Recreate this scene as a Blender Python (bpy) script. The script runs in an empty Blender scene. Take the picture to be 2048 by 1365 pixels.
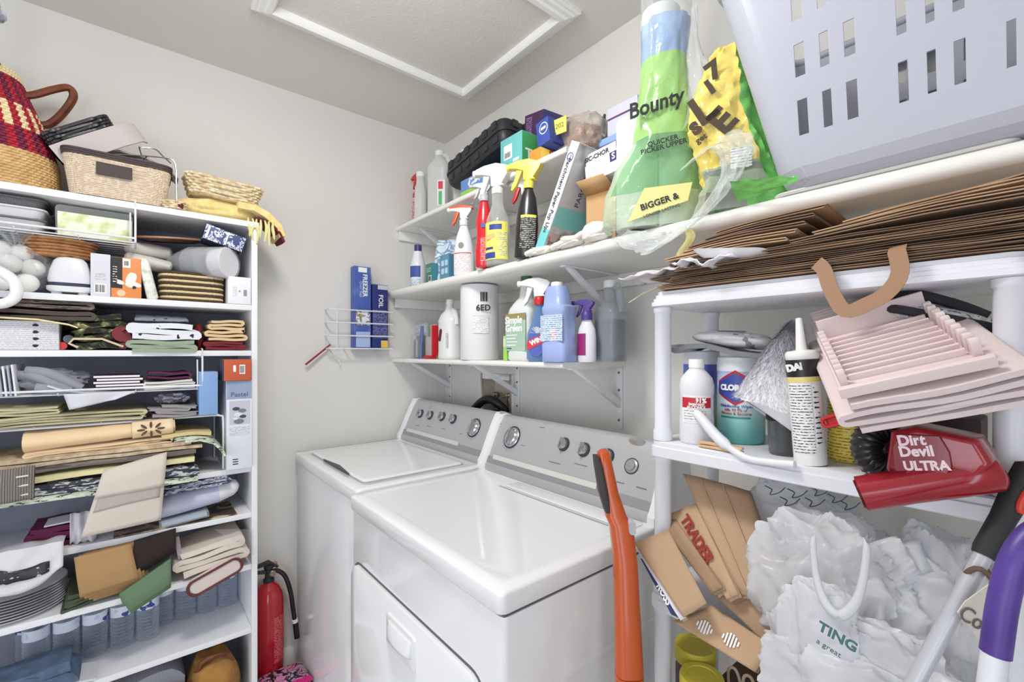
import bpy, bmesh, math, random
from mathutils import Vector, Matrix, Euler, noise
S = bpy.context.scene
COL = S.collection
PI = math.pi
rnd = random.Random(7)

# ---------------------------------------------------------------- camera, light, exposure
EYE = 1.335
cam_d = bpy.data.cameras.new('camera')
cam = bpy.data.objects.new('camera', cam_d)
COL.objects.link(cam)
cam.location = (0, 0, EYE)
cam.rotation_euler = (PI/2, 0, math.radians(50.27))
cam_d.sensor_width = 36
cam_d.lens = 36*909/2048
cam_d.shift_y = 22.5/2048
cam_d.clip_start = .02
S.camera = cam

world = bpy.data.worlds.new('world')
S.world = world
world.use_nodes = True
world.node_tree.nodes['Background'].inputs[0].default_value = (.95, .97, 1, 1)
world.node_tree.nodes['Background'].inputs[1].default_value = .6

def area(name, loc, rot, sx, sy, power, color, shape='RECTANGLE'):
    l = bpy.data.lights.new(name, 'AREA')
    l.shape = shape
    l.size = sx
    if shape == 'RECTANGLE': l.size_y = sy
    l.energy = power
    l.color = color
    o = bpy.data.objects.new(name, l)
    o.location = loc
    o.rotation_euler = rot
    COL.objects.link(o)
    return o
# the ceiling lamp of the room (above the frame) and two added area fills, one behind the camera and one at its right
lp = bpy.data.lights.new('ceiling_lamp_light', 'POINT'); lp.shadow_soft_size = .13; lp.energy = 10.8; lp.color = (1, .975, .955)
lo = bpy.data.objects.new('ceiling_lamp_light', lp); lo.location = (-.80, .20, 2.25); COL.objects.link(lo)
area('ceiling_lamp_downlight', (-.80, .20, 2.36), (0, 0, 0), .28, .28, 5.5, (1, .975, .955), 'DISK')
area('rear_fill_light', (.35, -3.0, 1.2), (math.radians(92), 0, math.radians(10)), 1.9, 1.9, 26, (.82, .885, 1))  # broad fill added behind the camera to even out the room
area('side_fill_light', (1.75, -.85, 1.2), (math.radians(90), 0, math.radians(78)), .9, 1.9, 17, (.74, .84, 1))  # cool fill added to brighten and tint the dryer side
S.view_settings.view_transform = 'Standard'
S.view_settings.look = 'None'
S.view_settings.gamma = 1
S.view_settings.use_curve_mapping = False
S.view_settings.exposure = .39

# ---------------------------------------------------------------- measuring: a pixel of the photograph on a plane of the room
def ray(px, py):
    u, v = (px-1024)/909, (705-py)/909
    return -.769+.639*u, .639+.769*u, v
def onB(px, py, y):          # plane parallel to the back wall
    a, b, c = ray(px, py); t = y/b
    return Vector((a*t, y, EYE+c*t))
def onA(px, py, x):          # plane parallel to the left wall
    a, b, c = ray(px, py); t = x/a
    return Vector((x, b*t, EYE+c*t))
def onZ(px, py, z):          # level plane
    a, b, c = ray(px, py); t = (z-EYE)/c
    return Vector((a*t, b*t, z))
def at(px, py, t):
    a, b, c = ray(px, py)
    return Vector((a*t, b*t, EYE+c*t))

# ---------------------------------------------------------------- materials
def lin(c):
    f = lambda v: v/12.92 if v <= .04045 else ((v+.055)/1.055)**2.4
    return (*[f(v/255) for v in c], 1)
MATS = {}
def _new(name):
    m = bpy.data.materials.new(name)
    m.use_nodes = True
    n = m.node_tree.nodes
    return m, n, m.node_tree.links.new, n['Principled BSDF']
def _bump(n, L, p, src, strength, dist=.002):
    b = n.new('ShaderNodeBump'); b.inputs['Strength'].default_value = strength; b.inputs['Distance'].default_value = dist
    L(src, b.inputs['Height']); L(b.outputs[0], p.inputs['Normal'])
def mat(name, c, r=.5, m=0, bump=None, var=None, coat=0, sss=0, sheen=0, spec=.5):
    """plain painted, plastic or cloth surface; bump=(scale,strength), var=(second colour, scale)"""
    if name in MATS: return MATS[name]
    M, n, L, p = _new(name)
    p.inputs['Base Color'].default_value = lin(c)
    p.inputs['Roughness'].default_value = r
    p.inputs['Metallic'].default_value = m
    p.inputs['Specular IOR Level'].default_value = spec
    if coat: p.inputs['Coat Weight'].default_value = coat; p.inputs['Coat Roughness'].default_value = .08
    if sss: p.inputs['Subsurface Weight'].default_value = sss; p.inputs['Subsurface Radius'].default_value = (.02, .02, .02); p.inputs['Subsurface Scale'].default_value = .3
    if sheen: p.inputs['Sheen Weight'].default_value = sheen
    tc = n.new('ShaderNodeTexCoord')
    if var:
        t = n.new('ShaderNodeTexNoise'); t.inputs['Scale'].default_value = var[1]; t.inputs['Detail'].default_value = 4
        L(tc.outputs['Object'], t.inputs['Vector'])
        k = n.new('ShaderNodeValToRGB'); k.color_ramp.elements[0].color = lin(c); k.color_ramp.elements[1].color = lin(var[0])
        k.color_ramp.elements[0].position = .38; k.color_ramp.elements[1].position = .66
        L(t.outputs[0], k.inputs[0]); L(k.outputs[0], p.inputs['Base Color'])
    if bump:
        t = n.new('ShaderNodeTexNoise'); t.inputs['Scale'].default_value = bump[0]; t.inputs['Detail'].default_value = 3
        L(tc.outputs['Object'], t.inputs['Vector'])
        _bump(n, L, p, t.outputs[0], bump[1])
    MATS[name] = M
    return M
def film(name, c, op=.25, r=.12, edge=.6, bump=None):
    """clear or milky plastic: mostly see-through, glossier towards its edges"""
    if name in MATS: return MATS[name]
    M, n, L, p = _new(name)
    p.inputs['Base Color'].default_value = lin(c); p.inputs['Roughness'].default_value = r
    tr = n.new('ShaderNodeBsdfTransparent'); mx = n.new('ShaderNodeMixShader')
    lw = n.new('ShaderNodeLayerWeight'); lw.inputs['Blend'].default_value = .35
    ma = n.new('ShaderNodeMath'); ma.operation = 'MULTIPLY_ADD'; ma.use_clamp = True
    ma.inputs[1].default_value = edge; ma.inputs[2].default_value = op
    L(lw.outputs['Facing'], ma.inputs[0]); L(ma.outputs[0], mx.inputs[0])
    L(tr.outputs[0], mx.inputs[1]); L(p.outputs[0], mx.inputs[2])
    tr.inputs[0].default_value = tuple(.6+.4*v for v in lin(c)[:3])+(1,)
    if bump:
        tc = n.new('ShaderNodeTexCoord'); t = n.new('ShaderNodeTexNoise'); t.inputs['Scale'].default_value = bump[0]; t.inputs['Detail'].default_value = 4
        L(tc.outputs['Object'], t.inputs['Vector']); _bump(n, L, p, t.outputs[0], bump[1], .006)
    L(mx.outputs[0], n['Material Output'].inputs[0])
    MATS[name] = M
    return M
def polyfilm(name, c, clear=.12, through=.45):
    """thin milky carrier-bag plastic: light passes through it"""
    if name in MATS: return MATS[name]
    M, n, L, p = _new(name)
    p.inputs['Base Color'].default_value = lin(c); p.inputs['Roughness'].default_value = .3
    tl = n.new('ShaderNodeBsdfTranslucent'); tl.inputs[0].default_value = lin(c)
    tr = n.new('ShaderNodeBsdfTransparent'); a = n.new('ShaderNodeMixShader'); b = n.new('ShaderNodeMixShader')
    a.inputs[0].default_value = through; b.inputs[0].default_value = clear
    L(p.outputs[0], a.inputs[1]); L(tl.outputs[0], a.inputs[2]); L(a.outputs[0], b.inputs[1]); L(tr.outputs[0], b.inputs[2]); L(b.outputs[0], n['Material Output'].inputs[0])
    MATS[name] = M
    return M
def pat(name, kind, cols, scale=(30, 30, 30), r=.8, bump=0, rot=(0, 0, 0), dist=0, pos=None, const=True):
    """printed or woven pattern: kind 'noise', 'voronoi', 'bands', 'check' or 'print' over object space"""
    if name in MATS: return MATS[name]
    M, n, L, p = _new(name)
    p.inputs['Roughness'].default_value = r
    tc = n.new('ShaderNodeTexCoord'); mp = n.new('ShaderNodeMapping')
    mp.inputs['Scale'].default_value = scale; mp.inputs['Rotation'].default_value = rot
    L(tc.outputs['Object'], mp.inputs[0])
    if kind == 'noise':
        t = n.new('ShaderNodeTexNoise'); t.inputs['Scale'].default_value = 1; t.inputs['Detail'].default_value = 2; t.inputs['Distortion'].default_value = dist; out = t.outputs[0]
    elif kind == 'voronoi':
        t = n.new('ShaderNodeTexVoronoi'); t.inputs['Scale'].default_value = 1; out = t.outputs['Distance']
    elif kind == 'bands':
        t = n.new('ShaderNodeTexWave'); t.inputs['Scale'].default_value = 1; t.inputs['Distortion'].default_value = dist; t.bands_direction = 'X'; out = t.outputs['Fac']
    elif kind == 'check':
        t = n.new('ShaderNodeTexChecker'); t.inputs['Scale'].default_value = 1; out = t.outputs['Fac']
    else:                    # rows of small type: bands crossed with a noise that breaks them into words
        t = n.new('ShaderNodeTexWave'); t.inputs['Scale'].default_value = .13; t.bands_direction = 'Z'
        t2 = n.new('ShaderNodeTexNoise'); t2.inputs['Scale'].default_value = 1.0; t2.inputs['Detail'].default_value = 1
        L(mp.outputs[0], t2.inputs['Vector'])
        ma = n.new('ShaderNodeMath'); ma.operation = 'MULTIPLY'; L(t.outputs['Fac'], ma.inputs[0]); L(t2.outputs[0], ma.inputs[1]); out = ma.outputs[0]
    L(mp.outputs[0], t.inputs['Vector'])
    k = n.new('ShaderNodeValToRGB'); cr = k.color_ramp
    if const: cr.interpolation = 'CONSTANT'
    N = len(cols)
    pos = pos or ([.0, .42] if kind == 'print' else [i/N if kind != 'noise' else [0, .5, .58, .66, .74][i] if N < 6 else i/N for i in range(N)])
    cr.elements[0].position = pos[0]; cr.elements[0].color = lin(cols[0])
    cr.elements[1].position = pos[1]; cr.elements[1].color = lin(cols[1])
    for i in range(2, N):
        e = cr.elements.new(pos[i]); e.color = lin(cols[i])
    L(out, k.inputs[0]); L(k.outputs[0], p.inputs['Base Color'])
    if bump:
        t = n.new('ShaderNodeTexNoise'); t.inputs['Scale'].default_value = 400; L(tc.outputs['Object'], t.inputs['Vector'])
        _bump(n, L, p, t.outputs[0], bump)
    MATS[name] = M
    return M

# ---------------------------------------------------------------- mesh building
class B:
    """collects shapes in one mesh; self.T transforms what is added next, self.m is the material slot of it"""
    def __init__(s): s.v = []; s.f = []; s.mi = []; s.m = 0; s.T = Matrix()
    def add(s, vs, fs, m=None):
        o = len(s.v)
        s.v += [s.T @ Vector(p) for p in vs]
        s.f += [tuple(i+o for i in f) for f in fs]
        s.mi += [s.m if m is None else m]*len(fs)
        return s
    def box(s, x0, x1, y0, y1, z0, z1, m=None):
        return s.add([(x, y, z) for z in (z0, z1) for y in (y0, y1) for x in (x0, x1)],
                     [(0, 2, 3, 1), (4, 5, 7, 6), (0, 1, 5, 4), (2, 6, 7, 3), (0, 4, 6, 2), (1, 3, 7, 5)], m)
    def loft(s, rings, cap=(1, 1), m=None, closed=True):
        n = len(rings[0]); vs = [p for r in rings for p in r]; fs = []
        for i in range(len(rings)-1):
            for j in range(n if closed else n-1):
                a, b = i*n+j, i*n+(j+1) % n
                fs.append((a, b, b+n, a+n))
        if closed and cap[0]: fs.append(tuple(range(n-1, -1, -1)))
        if closed and cap[1]: fs.append(tuple(range((len(rings)-1)*n, len(rings)*n)))
        return s.add(vs, fs, m)
    def lathe(s, prof, n=24, c=(0, 0, 0), sx=1, sy=1, cap=(1, 1), m=None):
        return s.loft([[(c[0]+r*sx*math.cos(2*PI*k/n), c[1]+r*sy*math.sin(2*PI*k/n), c[2]+z) for k in range(n)] for r, z in prof], cap, m)
    def sup(s, secs, n=28, c=(0, 0, 0), cap=(1, 1), m=None):
        """superellipse sections (z, half width x, half depth y, exponent[, shift x])"""
        R = []
        for q in secs:
            z, a, b, e = q[:4]; dx = q[4] if len(q) > 4 else 0
            r = []
            for k in range(n):
                t = 2*PI*(k+.5)/n; ct, st = math.cos(t), math.sin(t)
                r.append((c[0]+dx+a*math.copysign(abs(ct)**(2/e), ct), c[1]+b*math.copysign(abs(st)**(2/e), st), c[2]+z))
            R.append(r)
        return s.loft(R, cap, m)
    def tube(s, pts, r, n=8, closed=False, m=None, flat=1):
        pts = [Vector(p) for p in pts]; N = len(pts); R = []
        up = Vector((0, 0, 1)); last = None
        for i, p in enumerate(pts):
            d = (pts[(i+1) % N]-pts[i-1]) if closed else (pts[min(i+1, N-1)]-pts[max(i-1, 0)])
            d.normalize()
            a = last if last else (up if abs(d.z) < .9 else Vector((1, 0, 0)))
            a = a-d*a.dot(d); a.normalize(); last = a.copy(); b = d.cross(a)
            rr = r[i] if isinstance(r, (list, tuple)) else r
            R.append([p+(a*math.cos(2*PI*k/n)*flat+b*math.sin(2*PI*k/n))*rr for k in range(n)])
        if closed: R.append(R[0]); return s.loft(R, (0, 0), m)
        return s.loft(R, (1, 1), m)
    def prism(s, outline, d0, d1, axis='y', m=None):
        """outline in (x,z) drawn out along y, or (y,z) along x, or (x,y) along z"""
        f = {'y': lambda p, d: (p[0], d, p[1]), 'x': lambda p, d: (d, p[0], p[1]), 'z': lambda p, d: (p[0], p[1], d)}[axis]
        return s.loft([[f(p, d0) for p in outline], [f(p, d1) for p in outline]], (1, 1), m)
    def ribbon(s, path, th, y0, y1, ny=8, wob=.003, seed=0, m=None, sag=0):
        """a cloth or sheet seen edge-on: a path in (x,z) with thickness th drawn back from y0 to y1, edges wavering"""
        P = [Vector((p[0], p[1])) for p in path]; N = len(P); up, dn = [], []
        for i, p in enumerate(P):
            d = P[min(i+1, N-1)]-P[max(i-1, 0)]
            if d.length < 1e-9: d = Vector((1, 0))
            d.normalize(); q = Vector((-d.y, d.x))*th/2
            up.append(p+q); dn.append(p-q)
        ring = up+dn[::-1]; R = []
        for k in range(ny+1):
            y = y0+(y1-y0)*k/ny; r = []
            for i, p in enumerate(ring):
                w = noise.noise(Vector((p.x*9+seed*7.3, y*9, p.y*14)))
                w2 = noise.noise(Vector((p.x*14-seed*3.1, y*6+5, p.y*30)))
                r.append((p.x+w2*wob, y+(w*wob*2 if k in (0, ny) else 0), p.y+w*wob-sag*(1-k/ny)**2))
            R.append(r)
        return s.loft(R, (1, 1), m)
    def grid(s, f, nu, nv, m=None, mf=None):
        vs = [f(i/nu, j/nv) for j in range(nv+1) for i in range(nu+1)]
        fs = [(j*(nu+1)+i, j*(nu+1)+i+1, (j+1)*(nu+1)+i+1, (j+1)*(nu+1)+i) for j in range(nv) for i in range(nu)]
        o = len(s.mi); s.add(vs, fs, m)
        if mf:
            for q in range(len(fs)): s.mi[o+q] = mf((q % nu+.5)/nu, (q//nu+.5)/nv)
        return s
    def obj(s, name, mats, parent=None, bev=0, smooth=40, solid=0, sub=0, seg=2, flip=False):
        me = bpy.data.meshes.new(name)
        me.from_pydata([tuple(p) for p in s.v], [], s.f)
        if not isinstance(mats, (list, tuple)): mats = [mats]
        for q in mats: me.materials.append(q)
        me.polygons.foreach_set('material_index', s.mi)
        bm = bmesh.new(); bm.from_mesh(me)
        bmesh.ops.remove_doubles(bm, verts=bm.verts, dist=1e-6)
        bmesh.ops.recalc_face_normals(bm, faces=bm.faces)
        if bev:
            es = [e for e in bm.edges if len(e.link_faces) == 2 and e.calc_face_angle(0) > .6]
            if es: bmesh.ops.bevel(bm, geom=es, offset=bev, segments=seg, affect='EDGES', profile=.6, clamp_overlap=True)
        if smooth:
            for f in bm.faces: f.smooth = True
            a = math.radians(smooth)
            for e in bm.edges:
                if len(e.link_faces) == 2: e.smooth = e.calc_face_angle(0) < a
        bm.to_mesh(me); bm.free()
        o = bpy.data.objects.new(name, me); COL.objects.link(o)
        if parent is not None: o.parent = parent
        if solid:
            q = o.modifiers.new('thickness', 'SOLIDIFY'); q.thickness = solid; q.offset = 0
        if sub:
            q = o.modifiers.new('smooth', 'SUBSURF'); q.levels = q.render_levels = sub
        return o

def tag(o, label, cat, group=None):
    o['label'] = label; o['category'] = cat
    if group: o['group'] = group
    return o
def T(name, label, cat, loc=(0, 0, 0), rot=0, group=None):
    """an Empty at the base of a thing; its parts are its children. local x runs right, y away from the viewer, z up"""
    o = bpy.data.objects.new(name, None); COL.objects.link(o)
    o.empty_display_size = .05
    o.location = loc
    o.rotation_euler = rot if isinstance(rot, (tuple, list)) else (0, 0, rot)
    return tag(o, label, cat, group)
def put(o, label, cat, loc, rot=0, group=None):
    o.location = loc; o.rotation_euler = rot if isinstance(rot, (tuple, list)) else (0, 0, rot)
    return tag(o, label, cat, group)
def struct(o): o['kind'] = 'structure'; return o
def dup(root, loc, rot=None, label=None):
    r = root.copy(); COL.objects.link(r); r.location = loc
    if rot is not None: r.rotation_euler = rot
    if label: r['label'] = label
    for ch in root.children:
        c = ch.copy(); COL.objects.link(c); c.parent = r
        for g in ch.children:
            d = g.copy(); COL.objects.link(d); d.parent = c
    return r
def txt(parent, s, size, loc, mt, rot=(PI/2, 0, 0), name='lettering', align='CENTER', wrap=None, bold=0, shear=0, sx=1, th=.0004):
    """printed lettering as a thin mesh standing a hair proud of the surface; wrap = radius of the bottle it goes round"""
    cu = bpy.data.curves.new('lettering', 'FONT')
    cu.body = s; cu.size = size; cu.align_x = align; cu.align_y = 'CENTER'; cu.extrude = th; cu.offset = bold; cu.shear = shear
    cu.resolution_u = 3; cu.space_line = .85
    t = bpy.data.objects.new('lettering', cu); COL.objects.link(t)
    me = bpy.data.meshes.new_from_object(t)
    bpy.data.objects.remove(t)
    if sx != 1: me.transform(Matrix.Diagonal((sx, 1, 1, 1)))
    if wrap:
        for v in me.vertices:
            a = v.co.x/wrap; R = wrap+v.co.z
            x, y, z = R*math.sin(a), v.co.y, R*math.cos(a)-wrap
            v.co = (x, y, z)
    me.materials.clear(); me.materials.append(mt)
    o = bpy.data.objects.new(name, me); COL.objects.link(o)
    o.parent = parent; o.location = loc; o.rotation_euler = rot
    return o
FR, RT, LF, TP = 'front', 'right', 'left', 'top'
def decal(parent, face, a0, a1, b0, b1, at_, mt, name='label_print', th=.0006):
    """a flat print or sticker on a box face; at_ is the plane it lies on"""
    b = B()
    if face == FR: b.box(a0, a1, at_-th, at_+.0004, b0, b1)
    elif face == RT: b.box(at_-.0004, at_+th, a0, a1, b0, b1)
    elif face == LF: b.box(at_-th, at_+.0004, a0, a1, b0, b1)
    else: b.box(a0, a1, b0, b1, at_-.0004, at_+th)
    return b.obj(name, mt, parent, smooth=0)
def barcode(parent, x0, x1, z0, z1, y, mt=None, name='barcode', back=True):
    b = B(); x = x0; r = random.Random(int(abs(x0*1e4)+z0*1e3))
    w = (x1-x0)
    if back: b.box(x0-.1*w, x1+.1*w, y-.0004, y+.0004, z0-.15*(z1-z0), z1+.15*(z1-z0), 1)
    while x < x1-.05*w:
        d = w*r.choice((.03, .05, .08)); b.box(x, x+d, y-.0008, y, z0, z1, 0); x += d+w*r.choice((.04, .06))
    return b.obj(name, [mt or BLACKINK, WHITEINK], parent, smooth=0)
def arcpatch(parent, R, a0, a1, z0, z1, mt, name='label', sy=1, n=14, th=.0006, c=(0, 0)):
    """a paper label wrapped round a bottle, a0..a1 in degrees from the front"""
    b = B(); q = []
    for k in range(n+1):
        a = math.radians(a0+(a1-a0)*k/n); q.append((math.sin(a), -math.cos(a)))
    rr = lambda r: [(c[0]+x*r, c[1]+y*r*sy) for x, y in q]
    out, inn = rr(R+th), rr(R-.0004)
    ring = out+inn[::-1]
    b.loft([[(x, y, z0) for x, y in ring], [(x, y, z1) for x, y in ring]])
    return b.obj(name, mt, parent)
WHITEINK = mat('white_ink', (244, 244, 242), .6)
BLACKINK = mat('black_ink', (28, 28, 32), .6)
BLUEINK = mat('blue_ink', (52, 70, 150), .5)
REDINK = mat('red_ink', (190, 40, 44), .5)
def smooth_path(pts, n=8, closed=False):
    """Catmull-Rom through points"""
    P = [Vector(p) for p in pts]; N = len(P); out = []
    for i in range(N if closed else N-1):
        p0 = P[(i-1) % N] if closed or i > 0 else P[0]*2-P[1]
        p1, p2 = P[i], P[(i+1) % N]
        p3 = P[(i+2) % N] if closed or i+2 < N else P[-1]*2-P[-2]
        for k in range(n):
            t = k/n
            out.append(.5*((2*p1)+(p2-p0)*t+(2*p0-5*p1+4*p2-p3)*t*t+(3*p1-p0-3*p2+p3)*t**3))
    if not closed: out.append(P[-1])
    return out
# ================================================================ the room
XL, YB, XR, YF, ZC = -2.08, 1.27, 1.2, -1.6, 2.44
M_wall = mat('wall_paint', (227, 225, 220), .85, bump=(70, .12))
M_ceil = mat('ceiling_paint', (227, 223, 216), .9, bump=(90, .10))
M_hatch = mat('hatch_texture', (226, 223, 217), .9, bump=(120, .7))
M_trim = mat('trim_paint', (240, 240, 237), .4)
M_floor = pat('floor_tile', 'noise', [(206, 198, 186), (212, 204, 192), (218, 211, 200)], (3, 3, 3), .5, const=False)
M_shelf = mat('shelf_paint', (240, 239, 233), .45, bump=(30, .03))
M_white = mat('white_enamel', (240, 241, 243), .16, coat=.4)
M_bracket = mat('bracket_white', (232, 233, 236), .35)
M_screw = mat('screw_steel', (120, 120, 124), .4, .9)
struct(B().box(XL-.1, XL, YF-.1, YB+.1, 0, ZC).obj('wall_left', M_wall, smooth=0))
wb = B()                                   # the back wall is open where the washer's water box is set in
ox0, ox1, oz0, oz1 = -1.745, -1.535, .975, 1.215
wb.box(XL, ox0, YB, YB+.1, 0, ZC).box(ox1, XR, YB, YB+.1, 0, ZC).box(ox0, ox1, YB, YB+.1, 0, oz0).box(ox0, ox1, YB, YB+.1, oz1, ZC)
struct(wb.obj('wall_back', M_wall, smooth=0))
struct(B().box(XR, XR+.1, -.40, YB+.1, 0, ZC).box(XR, XR+.1, YF-.1, -1.35, 0, ZC).box(XR, XR+.1, -1.35, -.40, 2.08, ZC).obj('wall_right', M_wall, smooth=0))  # opening added so the side fill can shine in
wf = B()
wf.box(XL, -1.35, YF-.1, YF, 0, ZC).box(1.0, XR, YF-.1, YF, 0, ZC).box(-1.35, 1.0, YF-.1, YF, 2.08, ZC)  # opening made wide so the rear fill reaches the washer
struct(wf.obj('wall_front', M_wall, smooth=0))
struct(B().box(XL-.1, XR+.1, YF-.1, YB+.1, ZC, ZC+.1).obj('ceiling', M_ceil, smooth=0))
struct(B().box(XL-.1, XR+.9, YF-2.6, YB+.1, -.1, 0).obj('floor', M_floor, smooth=0))
def base_prof(d): return [(0, 0), (d*.016, 0), (d*.016, .055), (d*.013, .062), (d*.013, .072), (d*.009, .078), (d*.006, .09), (0, .09)]
struct(B().prism([(XL+y, z) for y, z in base_prof(1)], .337, YB, 'y').obj('baseboard_left', M_trim))
struct(B().prism([(YB-y, z) for y, z in base_prof(1)], XL+.02, XR, 'x').obj('baseboard_back', M_trim))
# attic hatch in the ceiling: four lengths of moulding round a textured panel
hx0, hx1, hy0, hy1 = -1.645, -.985, .285, 1.11
hatch = B().box(hx0+.03, hx1-.03, hy0+.03, hy1-.03, ZC-.004, ZC+.001).obj('trim_1', M_hatch, smooth=0)
struct(hatch)
mp = [(0, 0), (0, -.012), (.008, -.016), (.014, -.016), (.018, -.022), (.030, -.024), (.036, -.030), (.050, -.032), (.056, -.026), (.056, 0)]
def moulding(x0, y0, x1, y1, nx, ny):
    b = B(); dx, dy = (x1-x0), (y1-y0); l = math.hypot(dx, dy); dx /= l; dy /= l
    A = [(x0+nx*p+dx*p, y0+ny*p+dy*p, ZC+z) for p, z in mp]; Z = [(x1+nx*p-dx*p, y1+ny*p-dy*p, ZC+z) for p, z in mp]
    o = b.loft([A, Z]).obj('molding', M_trim, hatch, smooth=25)
    return o
moulding(hx0, hy0, hx0, hy1, 1, 0); moulding(hx0, hy1, hx1, hy1, 0, -1); moulding(hx1, hy1, hx1, hy0, -1, 0); moulding(hx1, hy0, hx0, hy0, 0, 1)

# ---------------------------------------------------------------- shelves on the back wall
def shelf_prof(y0, y1, z0, z1, r):
    return [(y1, z0), (y0+r, z0)]+[(y0+r-r*math.sin(a), (z0+z1)/2-(z1-z0)/2*math.cos(a)) for a in [PI*k/8 for k in range(1, 8)]]+[(y0+r, z1), (y1, z1)]
ZTOP, ZMID, ZLOW = 1.95, 1.63, 1.305
def wall_shelf(label, x0, x1, y0, z0, z1, r):
    t = T('wall_shelf', label, 'shelf', (0, 0, 0))
    B().prism(shelf_prof(y0, YB-.001, z0, z1, r), x0, x1, 'x').obj('board', M_shelf, t)
    return t
s_top = wall_shelf('upper white wall shelf in the corner carrying a black tool case', XL+.002, -.935, .985, 1.93, ZTOP, .008)
s_mid = wall_shelf('long white wall shelf with rounded lip under spray bottles and laundry basket', XL+.002, .85, .935, 1.598, ZMID, .016)
s_low = wall_shelf('short white wall shelf above the washer carrying paper towel and detergent', XL+.002, -.93, .965, 1.287, ZLOW, .008)
for tt, z in ((s_mid, 1.598), (s_top, 1.93)):
    B().box(XL+.002, XL+.02, .975 if z < 1.7 else 1.0, YB-.02, z-.045, z-.0005).obj('cleat', M_shelf, tt, bev=.001)
    B().box(XL+.02, -1.0 if z > 1.7 else .85, YB-.02, YB-.001, z-.045, z-.0005).obj('cleat', M_shelf, tt, bev=.001)
def bracket(x, zt, zb, y0, yw, label, c=0):
    t = T('shelf_bracket', label, 'bracket', (x, 0, zb))
    h = zt-zb
    B().box(-.013, .013, yw-.005, yw-.0005, 0, h-.001-c*.0455).obj('rail', M_bracket, t, bev=.002)
    B().box(-.010, .010, y0, yw-.0052-c*.0155, h-.006, h-.0005).obj('top_arm', M_bracket, t, bev=.001)
    a, b = (y0+.03, h-.006), (yw-.004, h*.36)
    B().prism([(a[0]-.012, a[1]), (a[0]+.012, a[1]), (b[0], b[1]+.022), (b[0], b[1]-.006)], -.009, .009, 'x').obj('diagonal_arm', M_bracket, t, bev=.002)
    for z in (.03, h*.62, h*.9):
        o = B().lathe([(.0045, 0), (.0045, .0015), (.003, .0025)], 10).obj('screw', M_screw, t)
        o.location = (0, yw-.005, z); o.rotation_euler = (PI/2, 0, 0)
for x, w in ((-2.03, 'in the corner'), (-1.488, 'beside the washer hose box'), (-.954, 'at the right end')):
    bracket(x, 1.287, 1.075, 1.02, YB, 'white folding bracket under the short wall shelf '+w)
bracket(-.954, 1.598, 1.335, .99, YB, 'white bracket under the long wall shelf behind purple bottles', 1)
bracket(-1.488, 1.93, 1.72, 1.03, YB, 'white bracket under the upper wall shelf behind spray bottles', 1)
bracket(-1.95, 1.93, 1.72, 1.03, YB, 'white bracket under upper wall shelf near the corner above blue pouch', 1)

# ---------------------------------------------------------------- water box with valves and hoses
M_recess = mat('box_recess', (206, 196, 176), .6)
M_brass = mat('valve_metal', (150, 140, 122), .35, .8)
M_hose = mat('black_rubber', (26, 26, 29), .42, bump=(60, .1))
wbx = T('washer_outlet_box', 'white recessed hose box in the wall behind the washer', 'outlet box', ((ox0+ox1)/2, YB, oz0))
w, h = (ox1-ox0)/2, oz1-oz0
fr = B(); fr.box(-w-.022, -w+.004, -.006, .0, -.022, h+.022).box(w-.004, w+.022, -.006, .0, -.022, h+.022).box(-w+.004, w-.004, -.006, 0, h-.004, h+.022).box(-w+.004, w-.004, -.006, 0, -.022, .004)
fr.obj('frame', M_trim, wbx, bev=.001)
rc = B(); rc.box(-w, w, .07, .08, 0, h).box(-w, -w+.004, 0, .07, 0, h).box(w-.004, w, 0, .07, 0, h).box(-w, w, 0, .07, 0, .004).box(-w, w, 0, .07, h-.004, h)
rc.obj('recess', M_recess, wbx, smooth=0)
for vx in (-.045, .05):
    v = B().lathe([(.014, 0), (.014, .02), (.011, .022), (.011, .05), (.016, .052), (.016, .07), (.008, .075)], 14, (vx, .035, .10)).obj('valve', M_brass, wbx)
    B().box(vx-.02, vx+.02, .008, .018, .155, .163).lathe([(.005, 0), (.005, .03)], 10, (vx, .02, .14)).obj('valve_handle', M_brass, v, bev=.002)
for lab, pts, r in (('thick black washer drain hose arching out of the wall box', [(-1.81, 1.225, .80), (-1.80, 1.222, 1.00), (-1.72, 1.218, 1.085), (-1.63, 1.216, 1.125), (-1.565, 1.235, 1.10), (-1.56, 1.285, 1.04)], .019),
                    ('thin black supply hose curving under the drain hose', [(-1.745, 1.235, .80), (-1.735, 1.235, 1.0), (-1.69, 1.24, 1.05), (-1.655, 1.262, 1.062), (-1.645, 1.285, 1.06)], .011),
                    ('black supply hose low in front of the wall box', [(-1.645, 1.215, .80), (-1.635, 1.212, .97), (-1.605, 1.215, 1.03), (-1.58, 1.245, 1.045), (-1.60, 1.29, 1.02)], .013)):
    tag(B().tube(smooth_path(pts, 8), r, 10).obj('washer_hose', M_hose), lab, 'hose')
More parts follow.
